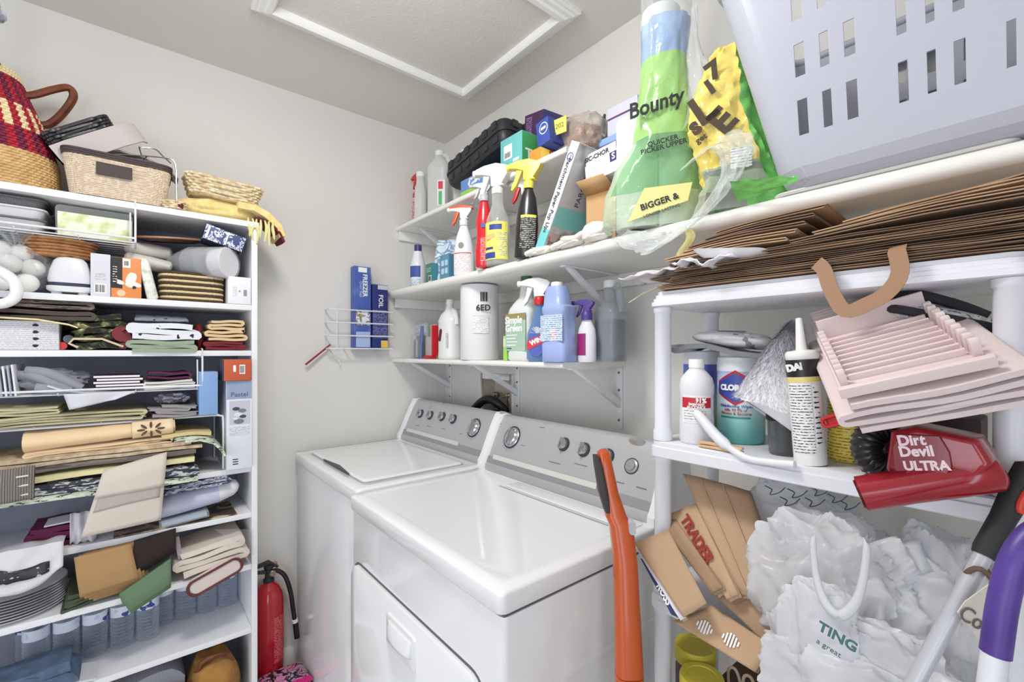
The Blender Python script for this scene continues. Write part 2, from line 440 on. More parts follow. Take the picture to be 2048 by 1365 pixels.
# ================================================================ washer and dryer
M_console = mat('console_silver', (188, 190, 192), .38, .35, bump=(300, .02))
M_console2 = mat('console_silver_dark', (158, 160, 163), .4, .35)
M_console3 = mat('console_band_light', (214, 214, 208), .45, .1)
M_chrome = mat('knob_chrome', (200, 202, 206), .18, .9)
M_dark = mat('dark_grey_plastic', (58, 60, 64), .4)
M_gap = mat('seam_shadow_grey', (96, 98, 106), .7)
M_seam = mat('seam_light', (168, 170, 178), .6)
M_print = mat('console_print', (116, 118, 122), .6)
def rrect(x0, x1, z0, z1, r, n=6):
    o = []
    for cx, cz, a in ((x1-r, z1-r, 0), (x0+r, z1-r, 90), (x0+r, z0+r, 180), (x1-r, z0+r, 270)):
        for k in range(n+1):
            t = math.radians(a+90*k/n); o.append((cx+r*math.cos(t), cz+r*math.sin(t)))
    return o
def console(t, w, yb, zt):
    """sloping control panel; returns a function that places a part on its face"""
    face = [(yb+.008, .942), (yb+.02, .965), (yb+.044, 1.02), (yb+.064, 1.062), (yb+.082, 1.094)]
    prof = [(yb, .914), (yb, .935)]+face+[(yb+.090, 1.102), (yb+.102, 1.104), (yb+.14, 1.09), (yb+.19, .914)]
    B().prism([(y, z) for y, z in prof], -w+.022, w-.022, 'x').obj('control_panel', M_console, t, smooth=50)
    grow = [(y-.010 if i < 8 else y, z+.004 if i > 1 else z) for i, (y, z) in enumerate(prof)]
    for s in (-1, 1):
        b = B(); a = [(s*(w-.023), y, z) for y, z in prof]; c = [(s*(w-.018), y, z) for y, z in grow]; d = [(s*(w+.002), y, z) for y, z in grow]
        b.loft([a, c, d]).obj('end_cap', M_white, t, smooth=30)
    P0, P1 = Vector((0, yb+.008, .942)), Vector((0, yb+.082, 1.094))
    d = P1-P0; ang = math.atan2(d.z, d.y)
    def place(o, x, s, out=.001):
        p = P0+d*s; bulge = .006*math.sin(PI*min(max(s, 0), 1))*0
        nrm = Vector((0, -math.sin(ang), math.cos(ang)))
        q = p+nrm*(out+bulge); o.location = (x, q.y, q.z); o.rotation_euler = (ang, 0, 0)
        return o
    lb = B().box(-w+.05, w*.45, -.0165, -.0005, -.0005, .0009).obj('light_band', M_console3, t, smooth=0)
    place(lb, 0, .19, .001)
    db = B().box(-w+.022, w-.022, -.024, .0, -.0005, .0009).obj('lower_band', M_console2, t, smooth=0)
    place(db, 0, .14, .0005)
    return place
def knob(t, place, x, s, r, main=False):
    k = B().lathe([(r*1.06, 0), (r*1.04, .004), (r*.93, .007), (r*.7, .008)], 28).obj('knob', M_dark if not main else M_chrome, t)
    place(k, x, s)
    B().lathe([(r*.76, .004), (r*.76, .010), (r*.66, .013), (0.001, .0135)], 28).obj('knob_face', M_chrome, k)
    B().loft([[(sx*r*.2*f, y*r, z) for sx, y in ((-1, -.82), (1, -.82), (1, .82), (-1, .82))] for z, f in ((.01, 1.2), (.016, 1), (.026, .55))]).obj('grip', M_chrome, k, bev=.0015)
    if main:
        B().lathe([(r*1.18, 0), (r*1.18, .003), (r*1.04, .0045), (r*1.0, .003)], 36).obj('dial_ring', M_dark, k)
        tk = B()
        for q in range(22):
            a = 2*PI*q/22
            if q in (4, 5, 6): continue
            c, s_ = math.cos(a), math.sin(a)
            tk.add([(c*r*1.3-s_*.0006, s_*r*1.3+c*.0006, .0008), (c*r*1.3+s_*.0006, s_*r*1.3-c*.0006, .0008), (c*r*1.5+s_*.0006, s_*r*1.5-c*.0006, .0008), (c*r*1.5-s_*.0006, s_*r*1.5+c*.0006, .0008)], [(0, 1, 2, 3)])
        o = tk.obj('dial_marks', M_print, k, smooth=0); o['kind'] = 'stuff'
    return k
def body(t, w, dep, splitx=True):
    b = B(); b.prism(rrect(-w, w, .006, dep, .012, 3), .02, .868, 'z'); b.obj('cabinet', M_white, t, smooth=30)
    B().box(-w+.003, w-.003, .010, dep-.003, .8675, .875).obj('seam', M_gap, t, smooth=0)
    tp = B()
    R = lambda g, z, r: [(x, y, z) for x, y in rrect(-w+g, w-g, g, dep-g, r, 5)]
    tp.loft([R(0, .874, .016), R(-.002, .877, .016), R(-.002, .908, .016), R(-.001, .912, .016), R(.003, .9155, .016), R(.034, .9158, .024), R(.038, .9142, .024)], (1, 1))
    return tp.obj('top_panel', M_white, t, smooth=45)
# dryer
DX0, DX1, DY = -1.336, -.62, .49
dw = (DX1-DX0)/2
dry = T('clothes_dryer', 'white clothes dryer with silver sloped console, right beside the plastic shelf unit', 'dryer', ((DX0+DX1)/2, DY, 0))
body(dry, dw, .70)
pl = console(dry, dw, .475, 1.10)
cx = (DX0+DX1)/2
for px, py, r, main in ((1021, 876, .034, True), (1122, 891, .021, False), (1163, 902, .021, False), (1211, 915, .021, False)):
    p = onB(px, py, DY+.475+.045); knob(dry, pl, p.x-cx, (p.z-.942)/.152, r, main)
p = onB(1261, 934, DY+.52)
k = B().lathe([(.019, 0), (.019, .003), (.014, .005), (.013, .009), (.001, .010)], 24).obj('start_button', M_console2, dry); pl(k, p.x-cx, (p.z-.942)/.152)
B().lathe([(.022, 0), (.022, .002), (.019, .0025)], 24).obj('button_ring', M_dark, k)
p = onB(1258, 887, DY+.52)
k = B().lathe([(.026, 0), (.025, .002), (.001, .0025)], 28, sy=.42).obj('badge', M_chrome, dry); pl(k, p.x-cx, (p.z-.942)/.152)
for px, py, wd in ((1045, 868, .02), (1047, 880, .018), (1046, 892, .022), (1070, 858, .024), (1165, 930, .05), (1115, 925, .05), (1240, 962, .05), (990, 850, .016), (1290, 975, .03)):
    p = onB(px, py, DY+.52); o = B().box(-wd/2, wd/2, -.0012, .0012, 0, .0004).obj('console_print', M_print, dry, smooth=0); pl(o, p.x-cx, (p.z-.942)/.152, .0014)
ld = B().loft([[(x, y, z) for x, y in rrect(-.235+g, .235-g, -.028+g, .028-g, .008, 4)] for z, g in ((.9155, 0), (.9185, .001), (.9195, .004))]).obj('lint_door', M_white, dry, smooth=50)
ld.location = (.10, .432, 0)
B().box(-.235, .19, -.002, .002, .9142, .9165).obj('lint_door_groove', M_seam, dry, smooth=0).location = (.09, .392, 0)
# drop-down door with a scoop handle
dr = B(); o = rrect(-dw+.018, dw-.055, .10, .727, .05, 6); 
dr.loft([[(x, y, z) for x, z in rrect(-dw+.018+g, dw-.055-g, .10+g, .727-g, .045, 6)] for y, g in ((.008, 0), (-.003, 0), (-.006, .004))])
door = dr.obj('door', M_white, dry, smooth=40)
B().loft([[(x, .0052, z) for x, z in rrect(-dw+.012, dw-.049, .094, .733, .05, 6)], [(x, .0066, z) for x, z in rrect(-dw+.012, dw-.049, .094, .733, .05, 6)]]).obj('door_seam', M_gap, dry, smooth=0)
h0, h1 = onB(780, 1222, DY), onB(838, 1312, DY)
hx = (h0.x+h1.x)/2-cx
B().loft([[(hx+x, y, .655+z) for x, z in rrect(-.074+g, .074-g, -.040+g, .040-g, .008, 4)] for y, g in ((-.005, 0), (-.011, .002), (-.012, .006))]).obj('handle', M_white, door, smooth=40)
sc = B(); sc.grid(lambda u, v: (hx-.06+.12*u, -.0122-.012*math.sin(PI*u)**.4*math.sin(PI*v*.5), .682-.038*v), 12, 6)
sc.obj('handle_scoop', M_white, door, solid=.003)
B().loft([[(dw+d, y, z) for y, z in rrect(.12+g, .60-g, .12+g, .70-g, .06, 6)] for d, g in ((-.001, -.004), (.0015, 0), (.0015, .012), (.0003, .016))]).obj('side_emboss', M_white, dry, smooth=60)
# washer
WX0, WX1, WY = -2.052, -1.362, .52
ww = (WX1-WX0)/2; cxw = (WX0+WX1)/2
wsh = T('washing_machine', 'white top loading washing machine with silver console in the corner', 'washer', (cxw, WY, 0))
body(wsh, ww, .67)
pl = console(wsh, ww, .47, 1.10)
for px, py, r, main in ((838, 829, .020, False), (857, 832, .020, False), (880, 835, .020, False), (902, 840, .020, False), (946, 857, .033, True)):
    p = onB(px, py, WY+.47+.045); knob(wsh, pl, p.x-cxw, (p.z-.942)/.152, r, main)
p = onB(858, 806, WY+.54)
k = B().lathe([(.022, 0), (.021, .002), (.001, .0025)], 28, sy=.42).obj('badge', M_chrome, wsh); pl(k, p.x-cxw, .90)
for px, py, wd in ((872, 808, .02), (840, 851, .03), (862, 853, .03), (890, 858, .03), (965, 850, .016), (925, 868, .02), (930, 848, .014)):
    p = onB(px, py, WY+.515); o = B().box(-wd/2, wd/2, -.0012, .0012, 0, .0004).obj('console_print', M_print, wsh, smooth=0); pl(o, p.x-cxw, (p.z-.942)/.152, .0014)
LR = lambda g, z, r: [(x, y, z) for x, y in rrect(-.278+g, .283-g, .045+g, .43-g, r, 5)]
B().loft([LR(0, .914, .02), LR(0, .920, .02), LR(.004, .923, .02), LR(.012, .9235, .02), LR(.03, .9232, .03)]).obj('lid', M_white, wsh, smooth=45)
B().loft([[(x, y, z) for x, y in rrect(-.281, .286, .042, .433, .021, 5)] for z in (.9142, .9165)]).obj('lid_seam', M_seam, wsh, smooth=0)
q0, q1 = onZ(662, 918, .92), onZ(718, 946, .92)
B().loft([[(q0.x-cxw, .041, z), ((q0.x+q1.x)/2-cxw, .056, z), (q1.x-cxw, .041, z), ((q0.x+q1.x)/2-cxw, .040, z)] for z in (.916, .9243)]).obj('finger_notch', M_dark, wsh, smooth=0)
# ================================================================ bookcase on the left wall
BF, BR, BLF = -1.80, .333, -.585      # front plane x, outer right y, outer left y
M_case = mat('bookcase_white', (236, 237, 240), .38, bump=(40, .02))
M_caseback = mat('bookcase_back', (150, 152, 166), .7)
bc = T('bookcase', 'tall white bookcase against the left wall, crammed with linens and boxes', 'bookcase', (BF, (BR+BLF)/2, 0), PI/2)
bw = (BR-BLF)/2; bd = BF-XL-.002
for s in (-1, 1):
    B().box(min(s*bw, s*(bw-.018)), max(s*bw, s*(bw-.018)), 0, bd, 0, 1.77).obj('side_panel', M_case, bc, bev=.001)
B().box(-bw-.004, bw+.004, -.006, bd, 1.7705, 1.79).obj('top_panel', M_case, bc, bev=.0015)
ZS = [1.50, 1.341, .937, .777, .596, .374]
for z in ZS+[.09]:
    B().box(-bw+.0185, bw-.0185, .001, bd-.006, z-.0185, z).obj('shelf', M_case, bc, bev=.001)
B().box(-bw+.0185, bw-.0185, .01, .025, 0, .071).obj('kick_board', M_case, bc)
B().box(-bw+.0182, bw-.0182, bd-.0055, bd-.0005, .02, 1.77).obj('back_panel', M_caseback, bc, smooth=0)
ZT = 1.79
# helper for what stands in it: pixel box on the plane x -> centre y, width, top z
def ya(px, x=BF-.02): return onA(px, 705, x).y
def A_(p0, p1, top, x, base):
    y0, y1 = ya(p0, x), ya(p1, x); z = onA((p0+p1)/2, top, x).z
    return Vector((x, (y0+y1)/2, base)), abs(y1-y0), z-base
RA = PI/2
# ================================================================ builders used for several things
def snake(w, h, n, jit=0, seed=0, first=1):
    """path of a cloth folded n times, seen edge-on; base at z=0, centred on x"""
    r = random.Random(seed); s = h/n; P = []
    for i in range(n):
        d = first if i % 2 == 0 else -first
        z = (i+.5)*s; hw = w/2-s*.5
        j0, j1 = r.uniform(-jit, jit), r.uniform(-jit, jit)
        for k in range(9):
            t = k/8; P.append((d*(-hw+j0+(2*hw+j1-j0)*t), z+math.sin(t*PI*2+seed+i)*s*.12))
        if i < n-1:
            for k in range(1, 5):
                a = -PI/2+PI*k/5; P.append((d*(hw+j1+math.cos(a)*s*.5), z+s*.5+math.sin(a)*s*.5))
    return P
def folded(name, label, w, d, h, n, mt, loc, rot, cat='cloth', group=None, jit=.006, seed=0, th=.78, wob=.004, sag=0, side=False, part=None, first=1, ny=8):
    b = B()
    if side: b.T = Matrix.Rotation(PI/2, 4, 'Z')
    if side: b.ribbon([(x+d/2, z) for x, z in snake(d, h, n, jit, seed, -1)], h/n*th, -w/2, w/2, max(ny, 12), wob, seed)
    else: b.ribbon(snake(w, h, n, jit, seed, first), h/n*th, 0, d, ny, wob, seed, sag=sag)
    o = b.obj(name, mt, part, smooth=60)
    if part is None: put(o, label, cat, loc, rot, group)
    return o
def crumple(a, b_, c, seed=0, amp=.25, fr=2.2, nu=44, nv=26, e=2.6, flat=True, ridge=True):
    """a crumpled lump, half sizes a,b_,c, resting on z=0"""
    def f(u, v):
        t, p = 2*PI*u, PI*(v-.5)*.999
        sp = lambda q, k: math.copysign(abs(q)**(2/k), q)
        x, y, z = sp(math.cos(p), e)*sp(math.cos(t), e), sp(math.cos(p), e)*sp(math.sin(t), e), sp(math.sin(p), e)
        q = Vector((math.cos(p)*math.cos(t), math.cos(p)*math.sin(t), math.sin(p)))
        k = 0; A = 1
        for o in range(3):
            nn = noise.noise(q*fr*(2**o)+Vector((seed*5.1, o*3.3, seed)))
            k += A*((1-2*abs(nn))-.55 if ridge else nn); A *= .5
        s = 1+amp*k
        z2 = z*c*s
        return Vector((x*a*s, y*b_*s, max(z2+c, 0) if flat else z2+c))
    return B().grid(f, nu, nv)
def softlump(a, b_, c_, seed, amp=.34, nu=64, nv=40, crease=.13):
    """a lump of soft sheet: broad bulges with creases along cell edges"""
    o_ = Vector((seed*3.1, seed*1.7, seed))
    def f(u, v):
        th, ph = 2*PI*u, PI*(v-.5)*.999
        sp = lambda q, k: math.copysign(abs(q)**(2/k), q)
        d = Vector((math.cos(ph)*math.cos(th), math.cos(ph)*math.sin(th), math.sin(ph)))
        w = Vector((noise.noise(d*1.5+o_), noise.noise(d*1.5-o_), noise.noise(d*1.7+o_*2)))
        q = d+w*.6
        k = .32*noise.noise(q*1.5+o_)
        for s_, g in ((Vector((1.9, 1.9, 1.3)), 1), (Vector((3.6, 2.6, 4.4)), .5)):
            D = noise.voronoi(Vector((q.x*s_.x, q.y*s_.y, q.z*s_.z))+o_)[0]
            k += g*crease*(max(0, 1-(D[1]-D[0])*2.6)-.25-.5*(D[0]-.4))
        s_ = 1+k*amp/.34
        return Vector((sp(math.cos(ph), 2.5)*sp(math.cos(th), 2.3)*a*s_, sp(math.cos(ph), 2.5)*sp(math.sin(th), 2.3)*b_*s_, max(sp(math.sin(ph), 2.3)*c_*s_+c_, 0)))
    return B().grid(f, nu, nv)
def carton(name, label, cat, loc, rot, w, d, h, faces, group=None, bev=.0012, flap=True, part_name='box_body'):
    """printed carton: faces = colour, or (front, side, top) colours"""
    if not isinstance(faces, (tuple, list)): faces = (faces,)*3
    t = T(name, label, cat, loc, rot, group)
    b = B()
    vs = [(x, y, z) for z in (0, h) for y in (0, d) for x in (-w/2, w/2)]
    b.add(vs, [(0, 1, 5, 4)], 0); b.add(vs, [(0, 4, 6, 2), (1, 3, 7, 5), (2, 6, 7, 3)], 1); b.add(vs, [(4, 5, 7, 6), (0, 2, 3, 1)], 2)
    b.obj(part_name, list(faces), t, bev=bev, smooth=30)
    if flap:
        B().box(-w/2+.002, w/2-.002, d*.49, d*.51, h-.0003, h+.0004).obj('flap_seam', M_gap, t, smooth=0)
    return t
def woven(prof, rows, wob, amp, rad, mf=None, n=96, e=4, b=None, seg=6, ph=PI):
    """basketry: closed coils stacked up a profile [(z, half x, half y)], each waving in and out over the stakes"""
    b = b or B()
    def lerp(z):
        for i in range(len(prof)-1):
            if prof[i][0] <= z <= prof[i+1][0]+1e-9:
                t = (z-prof[i][0])/(prof[i+1][0]-prof[i][0]); return [prof[i][k]*(1-t)+prof[i+1][k]*t for k in (1, 2)]
        return prof[-1][1:]
    z0, z1 = prof[0][0], prof[-1][0]
    for r in range(rows):
        z = z0+(z1-z0)*(r+.5)/rows; a, c = lerp(z); P = []
        for k in range(n):
            t = 2*PI*k/n; w = amp*math.sin(wob*t+ph*r)
            ct, st = math.cos(t), math.sin(t)
            P.append(((a+w)*math.copysign(abs(ct)**(2/e), ct), (c+w)*math.copysign(abs(st)**(2/e), st), z))
        o = len(b.mi)
        b.tube(P, rad, seg, closed=True)
        if mf:
            for q in range(o, len(b.mi)): b.mi[q] = mf(r/rows, ((q-o)//seg)/n)
    return b
def spray(name, label, loc, rot, prof, mats, head='trigger', hs=1, sy=.72, cat='spray bottle', facing=-1, lab=None, group=None, tail=True):
    """trigger bottle: prof of the body, mats = body, neck/collar, head, trigger; the nozzle points along facing*x"""
    t = T(name, label, cat, loc, rot, group)
    B().lathe(prof, 26, sy=sy).obj('bottle', mats[0], t, smooth=60)
    H = prof[-1][1]; r = prof[-1][0]; f = facing*hs
    B().lathe([(r*1.25, -.004), (r*1.3, 0), (r*1.3, .016), (r*1.05, .02), (r*.8, .026)], 20, (0, 0, H)).obj('collar', mats[1], t)
    z = H+.022
    hd = [(.022*-f, z), (.014*-f, z+.006), (.028*-f, z+.024*hs), (.034*-f, z+.036*hs), (.026*-f, z+.044*hs), (0, z+.052*hs), (.030*f, z+.050*hs), (.052*f, z+.044*hs), (.056*f, z+.032*hs), (.034*f, z+.030*hs), (.014*f, z+.024*hs), (.012*f, z)]
    h = B().prism(hd, -.011*hs, .011*hs, 'y').obj('spray_head', mats[2], t, bev=.003, seg=3)
    B().lathe([(.0085*hs, 0), (.0085*hs, .010), (.004*hs, .012)], 12).obj('nozzle', mats[3] if len(mats) > 4 else mats[2], h).matrix_local = Matrix.Translation((.055*f, 0, z+.038*hs)) @ Matrix.Rotation(PI/2*facing, 4, 'Y')
    tr = [(.018*f, z+.026*hs), (.034*f, z+.028*hs), (.038*f, z+.006*hs), (.048*f, z-.020*hs), (.044*f, z-.024*hs), (.033*f, z-.012*hs), (.025*f, z+.008*hs)]
    B().prism(tr, -.006*hs, .006*hs, 'y').obj('trigger', mats[3], t, bev=.002)
    return t
def jar_cap(b, r, z, h, c=(0, 0)):
    return b.lathe([(r, 0), (r, h*.85), (r*.93, h), (.0005, h)], 24, (c[0], c[1], z))
def wire(name, mt, parent, lines, r, n=6):
    b = B()
    for l in lines: b.tube(l, r, n)
    return b.obj(name, mt, parent)
# ================================================================ on top of the bookcase
M_red = pat('woven_red', 'bands', [(176, 30, 48), (200, 62, 66), (150, 24, 52)], (0, 0, 70), .7, .3)
M_purple = mat('woven_plum', (116, 26, 62), .7, bump=(200, .3))
M_straw = mat('woven_straw', (222, 190, 134), .8, bump=(200, .3), var=((198, 160, 104), 40))
M_cream = mat('woven_cream', (238, 220, 176), .8, bump=(200, .3))
M_leather = mat('brown_leather', (126, 66, 36), .55, bump=(90, .25), var=((92, 44, 24), 30))
bag = T('woven_tote', 'tall woven tote with plum, red and cream bands on top of the bookcase', 'basket', (-1.95, -.350, ZT+.0006), RA)
def bagm(r, a):
    k = int(a*44) % 2
    if r < .30: return 2
    if r < .48: return 1 if k else 0
    if r < .70: return 0 if k else 3
    if r < .93: return 1 if k else 0
    return 3
woven([(.004, .172, .112), (.10, .170, .115), (.20, .142, .11), (.30, .103, .095), (.345, .090, .09)], 44, 60, .0018, .0052, bagm, n=180, e=2.4).obj('woven_body', [M_red, M_purple, M_straw, M_cream], bag)
B().sup([(.002, .17, .11, 2.4), (.006, .17, .11, 2.4)]).obj('base', M_straw, bag)
def handle(pts): B().tube(smooth_path(pts, 6), .0105, 8).obj('handle', M_leather, bag)
handle([(.095, -.03, .285), (.125, -.03, .30), (.165, -.02, .335), (.195, -.01, .355), (.205, .0, .335), (.18, .02, .285), (.15, .03, .245), (.125, .03, .235)])
handle([(-.02, -.09, .335), (.0, -.12, .37), (.03, -.13, .40), (.045, -.125, .395), (.05, -.11, .36), (.06, -.095, .33)])

M_bas = pat('basket_beige', 'noise', [(212, 194, 170), (222, 205, 181), (229, 213, 190), (203, 183, 158)], (90, 90, 60), .85, .3)
M_basdk = mat('basket_trim_and_shade', (74, 62, 62), .7, bump=(200, .2))
y0, y1 = ya(124, -1.84), ya(343, -1.82)
bx = T('storage_basket', 'beige woven storage basket with dark rim holding wicker and wire pieces', 'basket', (-1.915, (y0+y1)/2, ZT+.0006), RA)
w = (y1-y0)/2
woven([(.010, w*.86, .082), (.125, w*.98, .095)], 22, 44, .0012, .0036, None, n=132, e=9).obj('woven_body', M_bas, bx)
B().sup([(.0, w*.86, .084, 9), (.010, w*.865, .085, 9)]).obj('base', M_basdk, bx)  # dark colour here paints in the shadow edge at the basket's foot
rm = woven([(.122, w, .097), (.140, w+.002, .099)], 3, 1, 0, .0042, None, n=90, e=9); rm.obj('rim', M_basdk, bx)
decal(bx, FR, -.052, .03, .072, .108, -.0985, M_basdk, 'label_slot', .004)
B().sup([(.012, w*.84, .078, 9), (.018, w*.84, .078, 9)]).obj('basket_floor', M_bas, bx)
M_wick = mat('black_wicker', (34, 32, 36), .35, bump=(150, .4))
M_liner = mat('grey_linen', (198, 190, 188), .9, bump=(120, .15), sheen=.2)
p = onA(180, 285, -1.92)
tb = T('wicker_basket', 'small black wicker basket tipped over inside the beige storage basket', 'basket', (-1.925, p.y+.008, ZT+.168), (math.radians(8), math.radians(-36), RA))
woven([(.0, .078, .055), (.075, .084, .062)], 9, 16, .0035, .0058, None, n=96, e=7).obj('woven_body', M_wick, tb)
B().sup([(.0, .076, .053, 7), (.006, .076, .053, 7)]).obj('base', M_wick, tb)
lb = B().ribbon([(-.103, .012), (-.06, .016), (0, .014), (.06, .016), (.112, .004), (.125, -.02)], .005, -.012, .05, 10, .002, 3)
o = lb.obj('liner', M_liner, tb, smooth=60); o.location = (.012, -.062, -.012); o.rotation_euler = (PI/2*.9, 0, 0)
o = B().ribbon([(-.07, .03), (-.03, .05), (.03, .048), (.08, .03), (.12, .0)], .005, 0, .07, 10, .004, 8).obj('linen_napkin', mat('soft_grey_cloth', (176, 172, 172), .9, bump=(140, .2)), smooth=60)
put(o, 'crumpled grey napkin lying in the beige storage basket behind its rim', 'cloth', (-1.875, ya(262, -1.88), ZT+.125), RA)
M_wire = mat('chrome_wire', (150, 148, 146), .25, .9)
yc = (y0+y1)/2
wr = T('wire_stand', 'chrome wire stand hooked over right end of the beige storage basket', 'wire stand', (-1.83, y1-.02, ZT), RA)
wire('wire_frame', M_wire, wr, [smooth_path([(-.12, .03, .155), (-.04, .01, .165), (.015, .0, .168), (.03, .0, .155), (.033, .0, .11), (.034, 0, .04), (.036, 0, .0)], 5),
     smooth_path([(-.13, .05, .15), (-.05, .04, .16), (.0, .03, .15), (.022, .02, .12), (.03, .01, .10)], 5),
     smooth_path([(-.06, .06, .205), (-.02, .06, .21), (.0, .05, .19), (.02, .03, .165)], 5)], .0022)
wire('wire_cross', M_wire, wr, [[(-.04, .01, .165), (-.05, .04, .16), (-.06, .06, .205)], [(.033, 0, .11), (.03, .01, .10)]], .0018)

M_yel = mat('yellow_wool', (246, 224, 156), .95, bump=(220, .5), sheen=.4, var=((236, 208, 130), 60))
M_maroon = mat('maroon_cloth', (104, 34, 40), .9, bump=(160, .2))
sc = T('fringed_scarf', 'yellow fuzzy fringed scarf draped over the bookcase corner under a small basket', 'scarf', (-1.82, ya(448, -1.82), ZT+.001), RA)
o = softlump(.128, .075, .037, 5, .13, 56, 34, .06).obj('scarf_fold', M_yel, sc, smooth=80); o.location = (-.012, .085, 0)
o = B().ribbon([(.04, .055), (.09, .052), (.13, .036), (.17, .0), (.182, -.035)], .022, -.012, .12, 8, .006, 5).obj('draped_end', M_yel, sc, smooth=60)
B().ribbon([(.10, .02), (.14, .008), (.172, -.02), (.185, -.05)], .008, -.008, .1, 8, .006, 9).obj('maroon_border', M_maroon, sc, smooth=60)
M_fr = mat('pale_fringe', (226, 218, 156), .9, bump=(200, .5))
for k in range(7):
    x = .07+k*.013; P = [(x, -.016, .012), (x+.004*math.sin(k*2), -.022, -.012), (x+.006*math.sin(k*3+1), -.024, -.034), (x+.003*math.cos(k), -.022, -.052-.012*(k % 3))]
    B().tube(smooth_path(P, 3), [.0025+.003*math.sin(PI*min(1, i/9)) for i in range(10)], 6).obj('tassel', M_fr, sc)
M_sea = mat('seagrass', (234, 220, 188), .8, bump=(160, .4), var=((200, 174, 130), 70))
sg = T('seagrass_basket', 'small pale seagrass basket sitting on the yellow scarf', 'basket', (-1.872, ya(446, -1.87), ZT+.072), (0, math.radians(3), RA))
woven([(.0, .092, .052), (.062, .112, .064)], 7, 13, .0042, .0055, None, n=104, e=6).obj('woven_body', M_sea, sg)
B().sup([(-.002, .09, .05, 6), (.004, .09, .05, 6)]).obj('base', M_sea, sg)
rg = T('seagrass_trinket', 'little round seagrass ring bowl with a maroon bead lying beside the yellow scarf', 'basket', (-1.815, ya(350, -1.81), ZT+.001), RA)
woven([(.002, .026, .022), (.026, .032, .026)], 4, 9, .002, .0038, None, n=54, e=2).obj('woven_body', M_sea, rg)
B().lathe([(.001, 0), (.008, .003), (.011, .010), (.008, .018), (.001, .021)], 12, (.012, -.018, .002)).obj('bead', M_maroon, rg)
o = crumple(.028, .03, .024, 4, .25).obj('crumpled_tissue', mat('tissue_grey', (206, 202, 196), .8), smooth=60)
put(o, 'wad of pale tissue behind the little seagrass ring bowl', 'tissue', (-1.935, ya(352, -1.9), ZT+.0005))

# ================================================================ under-shelf wire baskets and the wire rack
M_wwire = mat('white_coated_wire', (228, 230, 236), .35)
def hanging_basket(label, y_left, y_right, ztop, zbot, deep=.24):
    w = (y_right-y_left)/2
    t = T('hanging_wire_basket', label, 'wire basket', (BF+.012, (y_left+y_right)/2, zbot), RA)
    h = ztop-zbot
    fr = B()
    for x in (-w, w):
        fr.tube(smooth_path([(x, deep, h-.022), (x, .10, h-.022), (x, .012, h-.0215), (x, -.0, h-.03), (x, 0, .012), (x, .006, 0), (x, .03, -.001), (x, deep, -.001)], 4), .0028, 8)
        fr.tube(smooth_path([(x-.012*(1 if x > 0 else -1), .02, h-.03), (x-.012*(1 if x > 0 else -1), .012, .03), (x-.012*(1 if x > 0 else -1), .02, .0)], 4), .0022, 6)
        fr.tube([(x, .10, h-.022), (x, .012, h-.0215), (x, .002, h-.006), (x, .0, h+.004), (x, .016, h+.006), (x, .06, h+.0045)], .0022, 6)
    fr.tube([(-w, 0, .012), (w, 0, .012)], .0034, 8)
    fr.obj('frame', M_wwire, t)
    for k in range(7):
        y = .008+(deep-.008)*k/6
        B().tube([(-w, y, .0), (w, y, .0)], .0018, 6).obj('wire', M_wwire, t)
    for k in range(1, 4):
        x = -w+2*w*k/4; B().tube([(x, .002, .004), (x, .02, -.0035), (x, deep, -.0035)], .0018, 6).obj('wire', M_wwire, t)
    return t
hanging_basket('white wire basket hung under the top board holding green napkins', -.50, onA(271, 450, BF+.012).y, 1.79, 1.668)
hanging_basket('white wire basket hung under second shelf holding notebooks and table linen', -.50, onA(405, 750, BF+.012).y, ZS[1], 1.215)
yr = onA(447, 835, BF-.005).y
rk = T('wire_shelf_rack', 'white wire helper rack standing in the bookcase over the placemats', 'wire rack', (BF-.008, (yr-.52)/2, ZS[2]), RA)
w = (yr+.52)/2
for x in (-w, w):
    B().tube(smooth_path([(x, .004, .003), (x, .004, .165), (x-.008*(1 if x > 0 else -1), .004, .183), (x-.03*(1 if x > 0 else -1), .004, .186)], 4), .003, 8).obj('leg', M_wwire, rk)
    B().tube([(x, .225, .003), (x, .225, .18), (x-.02*(1 if x > 0 else -1), .225, .186)], .003, 8).obj('leg', M_wwire, rk)
for y in (.004, .04, .08, .115, .15, .19, .225): B().tube([(-w+.01, y, .186), (w-.01, y, .186)], .003 if y < .02 else .0018, 6).obj('wire', M_wwire, rk)
for k in range(6): B().tube([(-w+.03+(2*w-.06)*k/5, .004, .1895), (-w+.03+(2*w-.06)*k/5, .225, .1895)], .0016, 6).obj('wire', M_wwire, rk)
ZR = ZS[2]+.1912

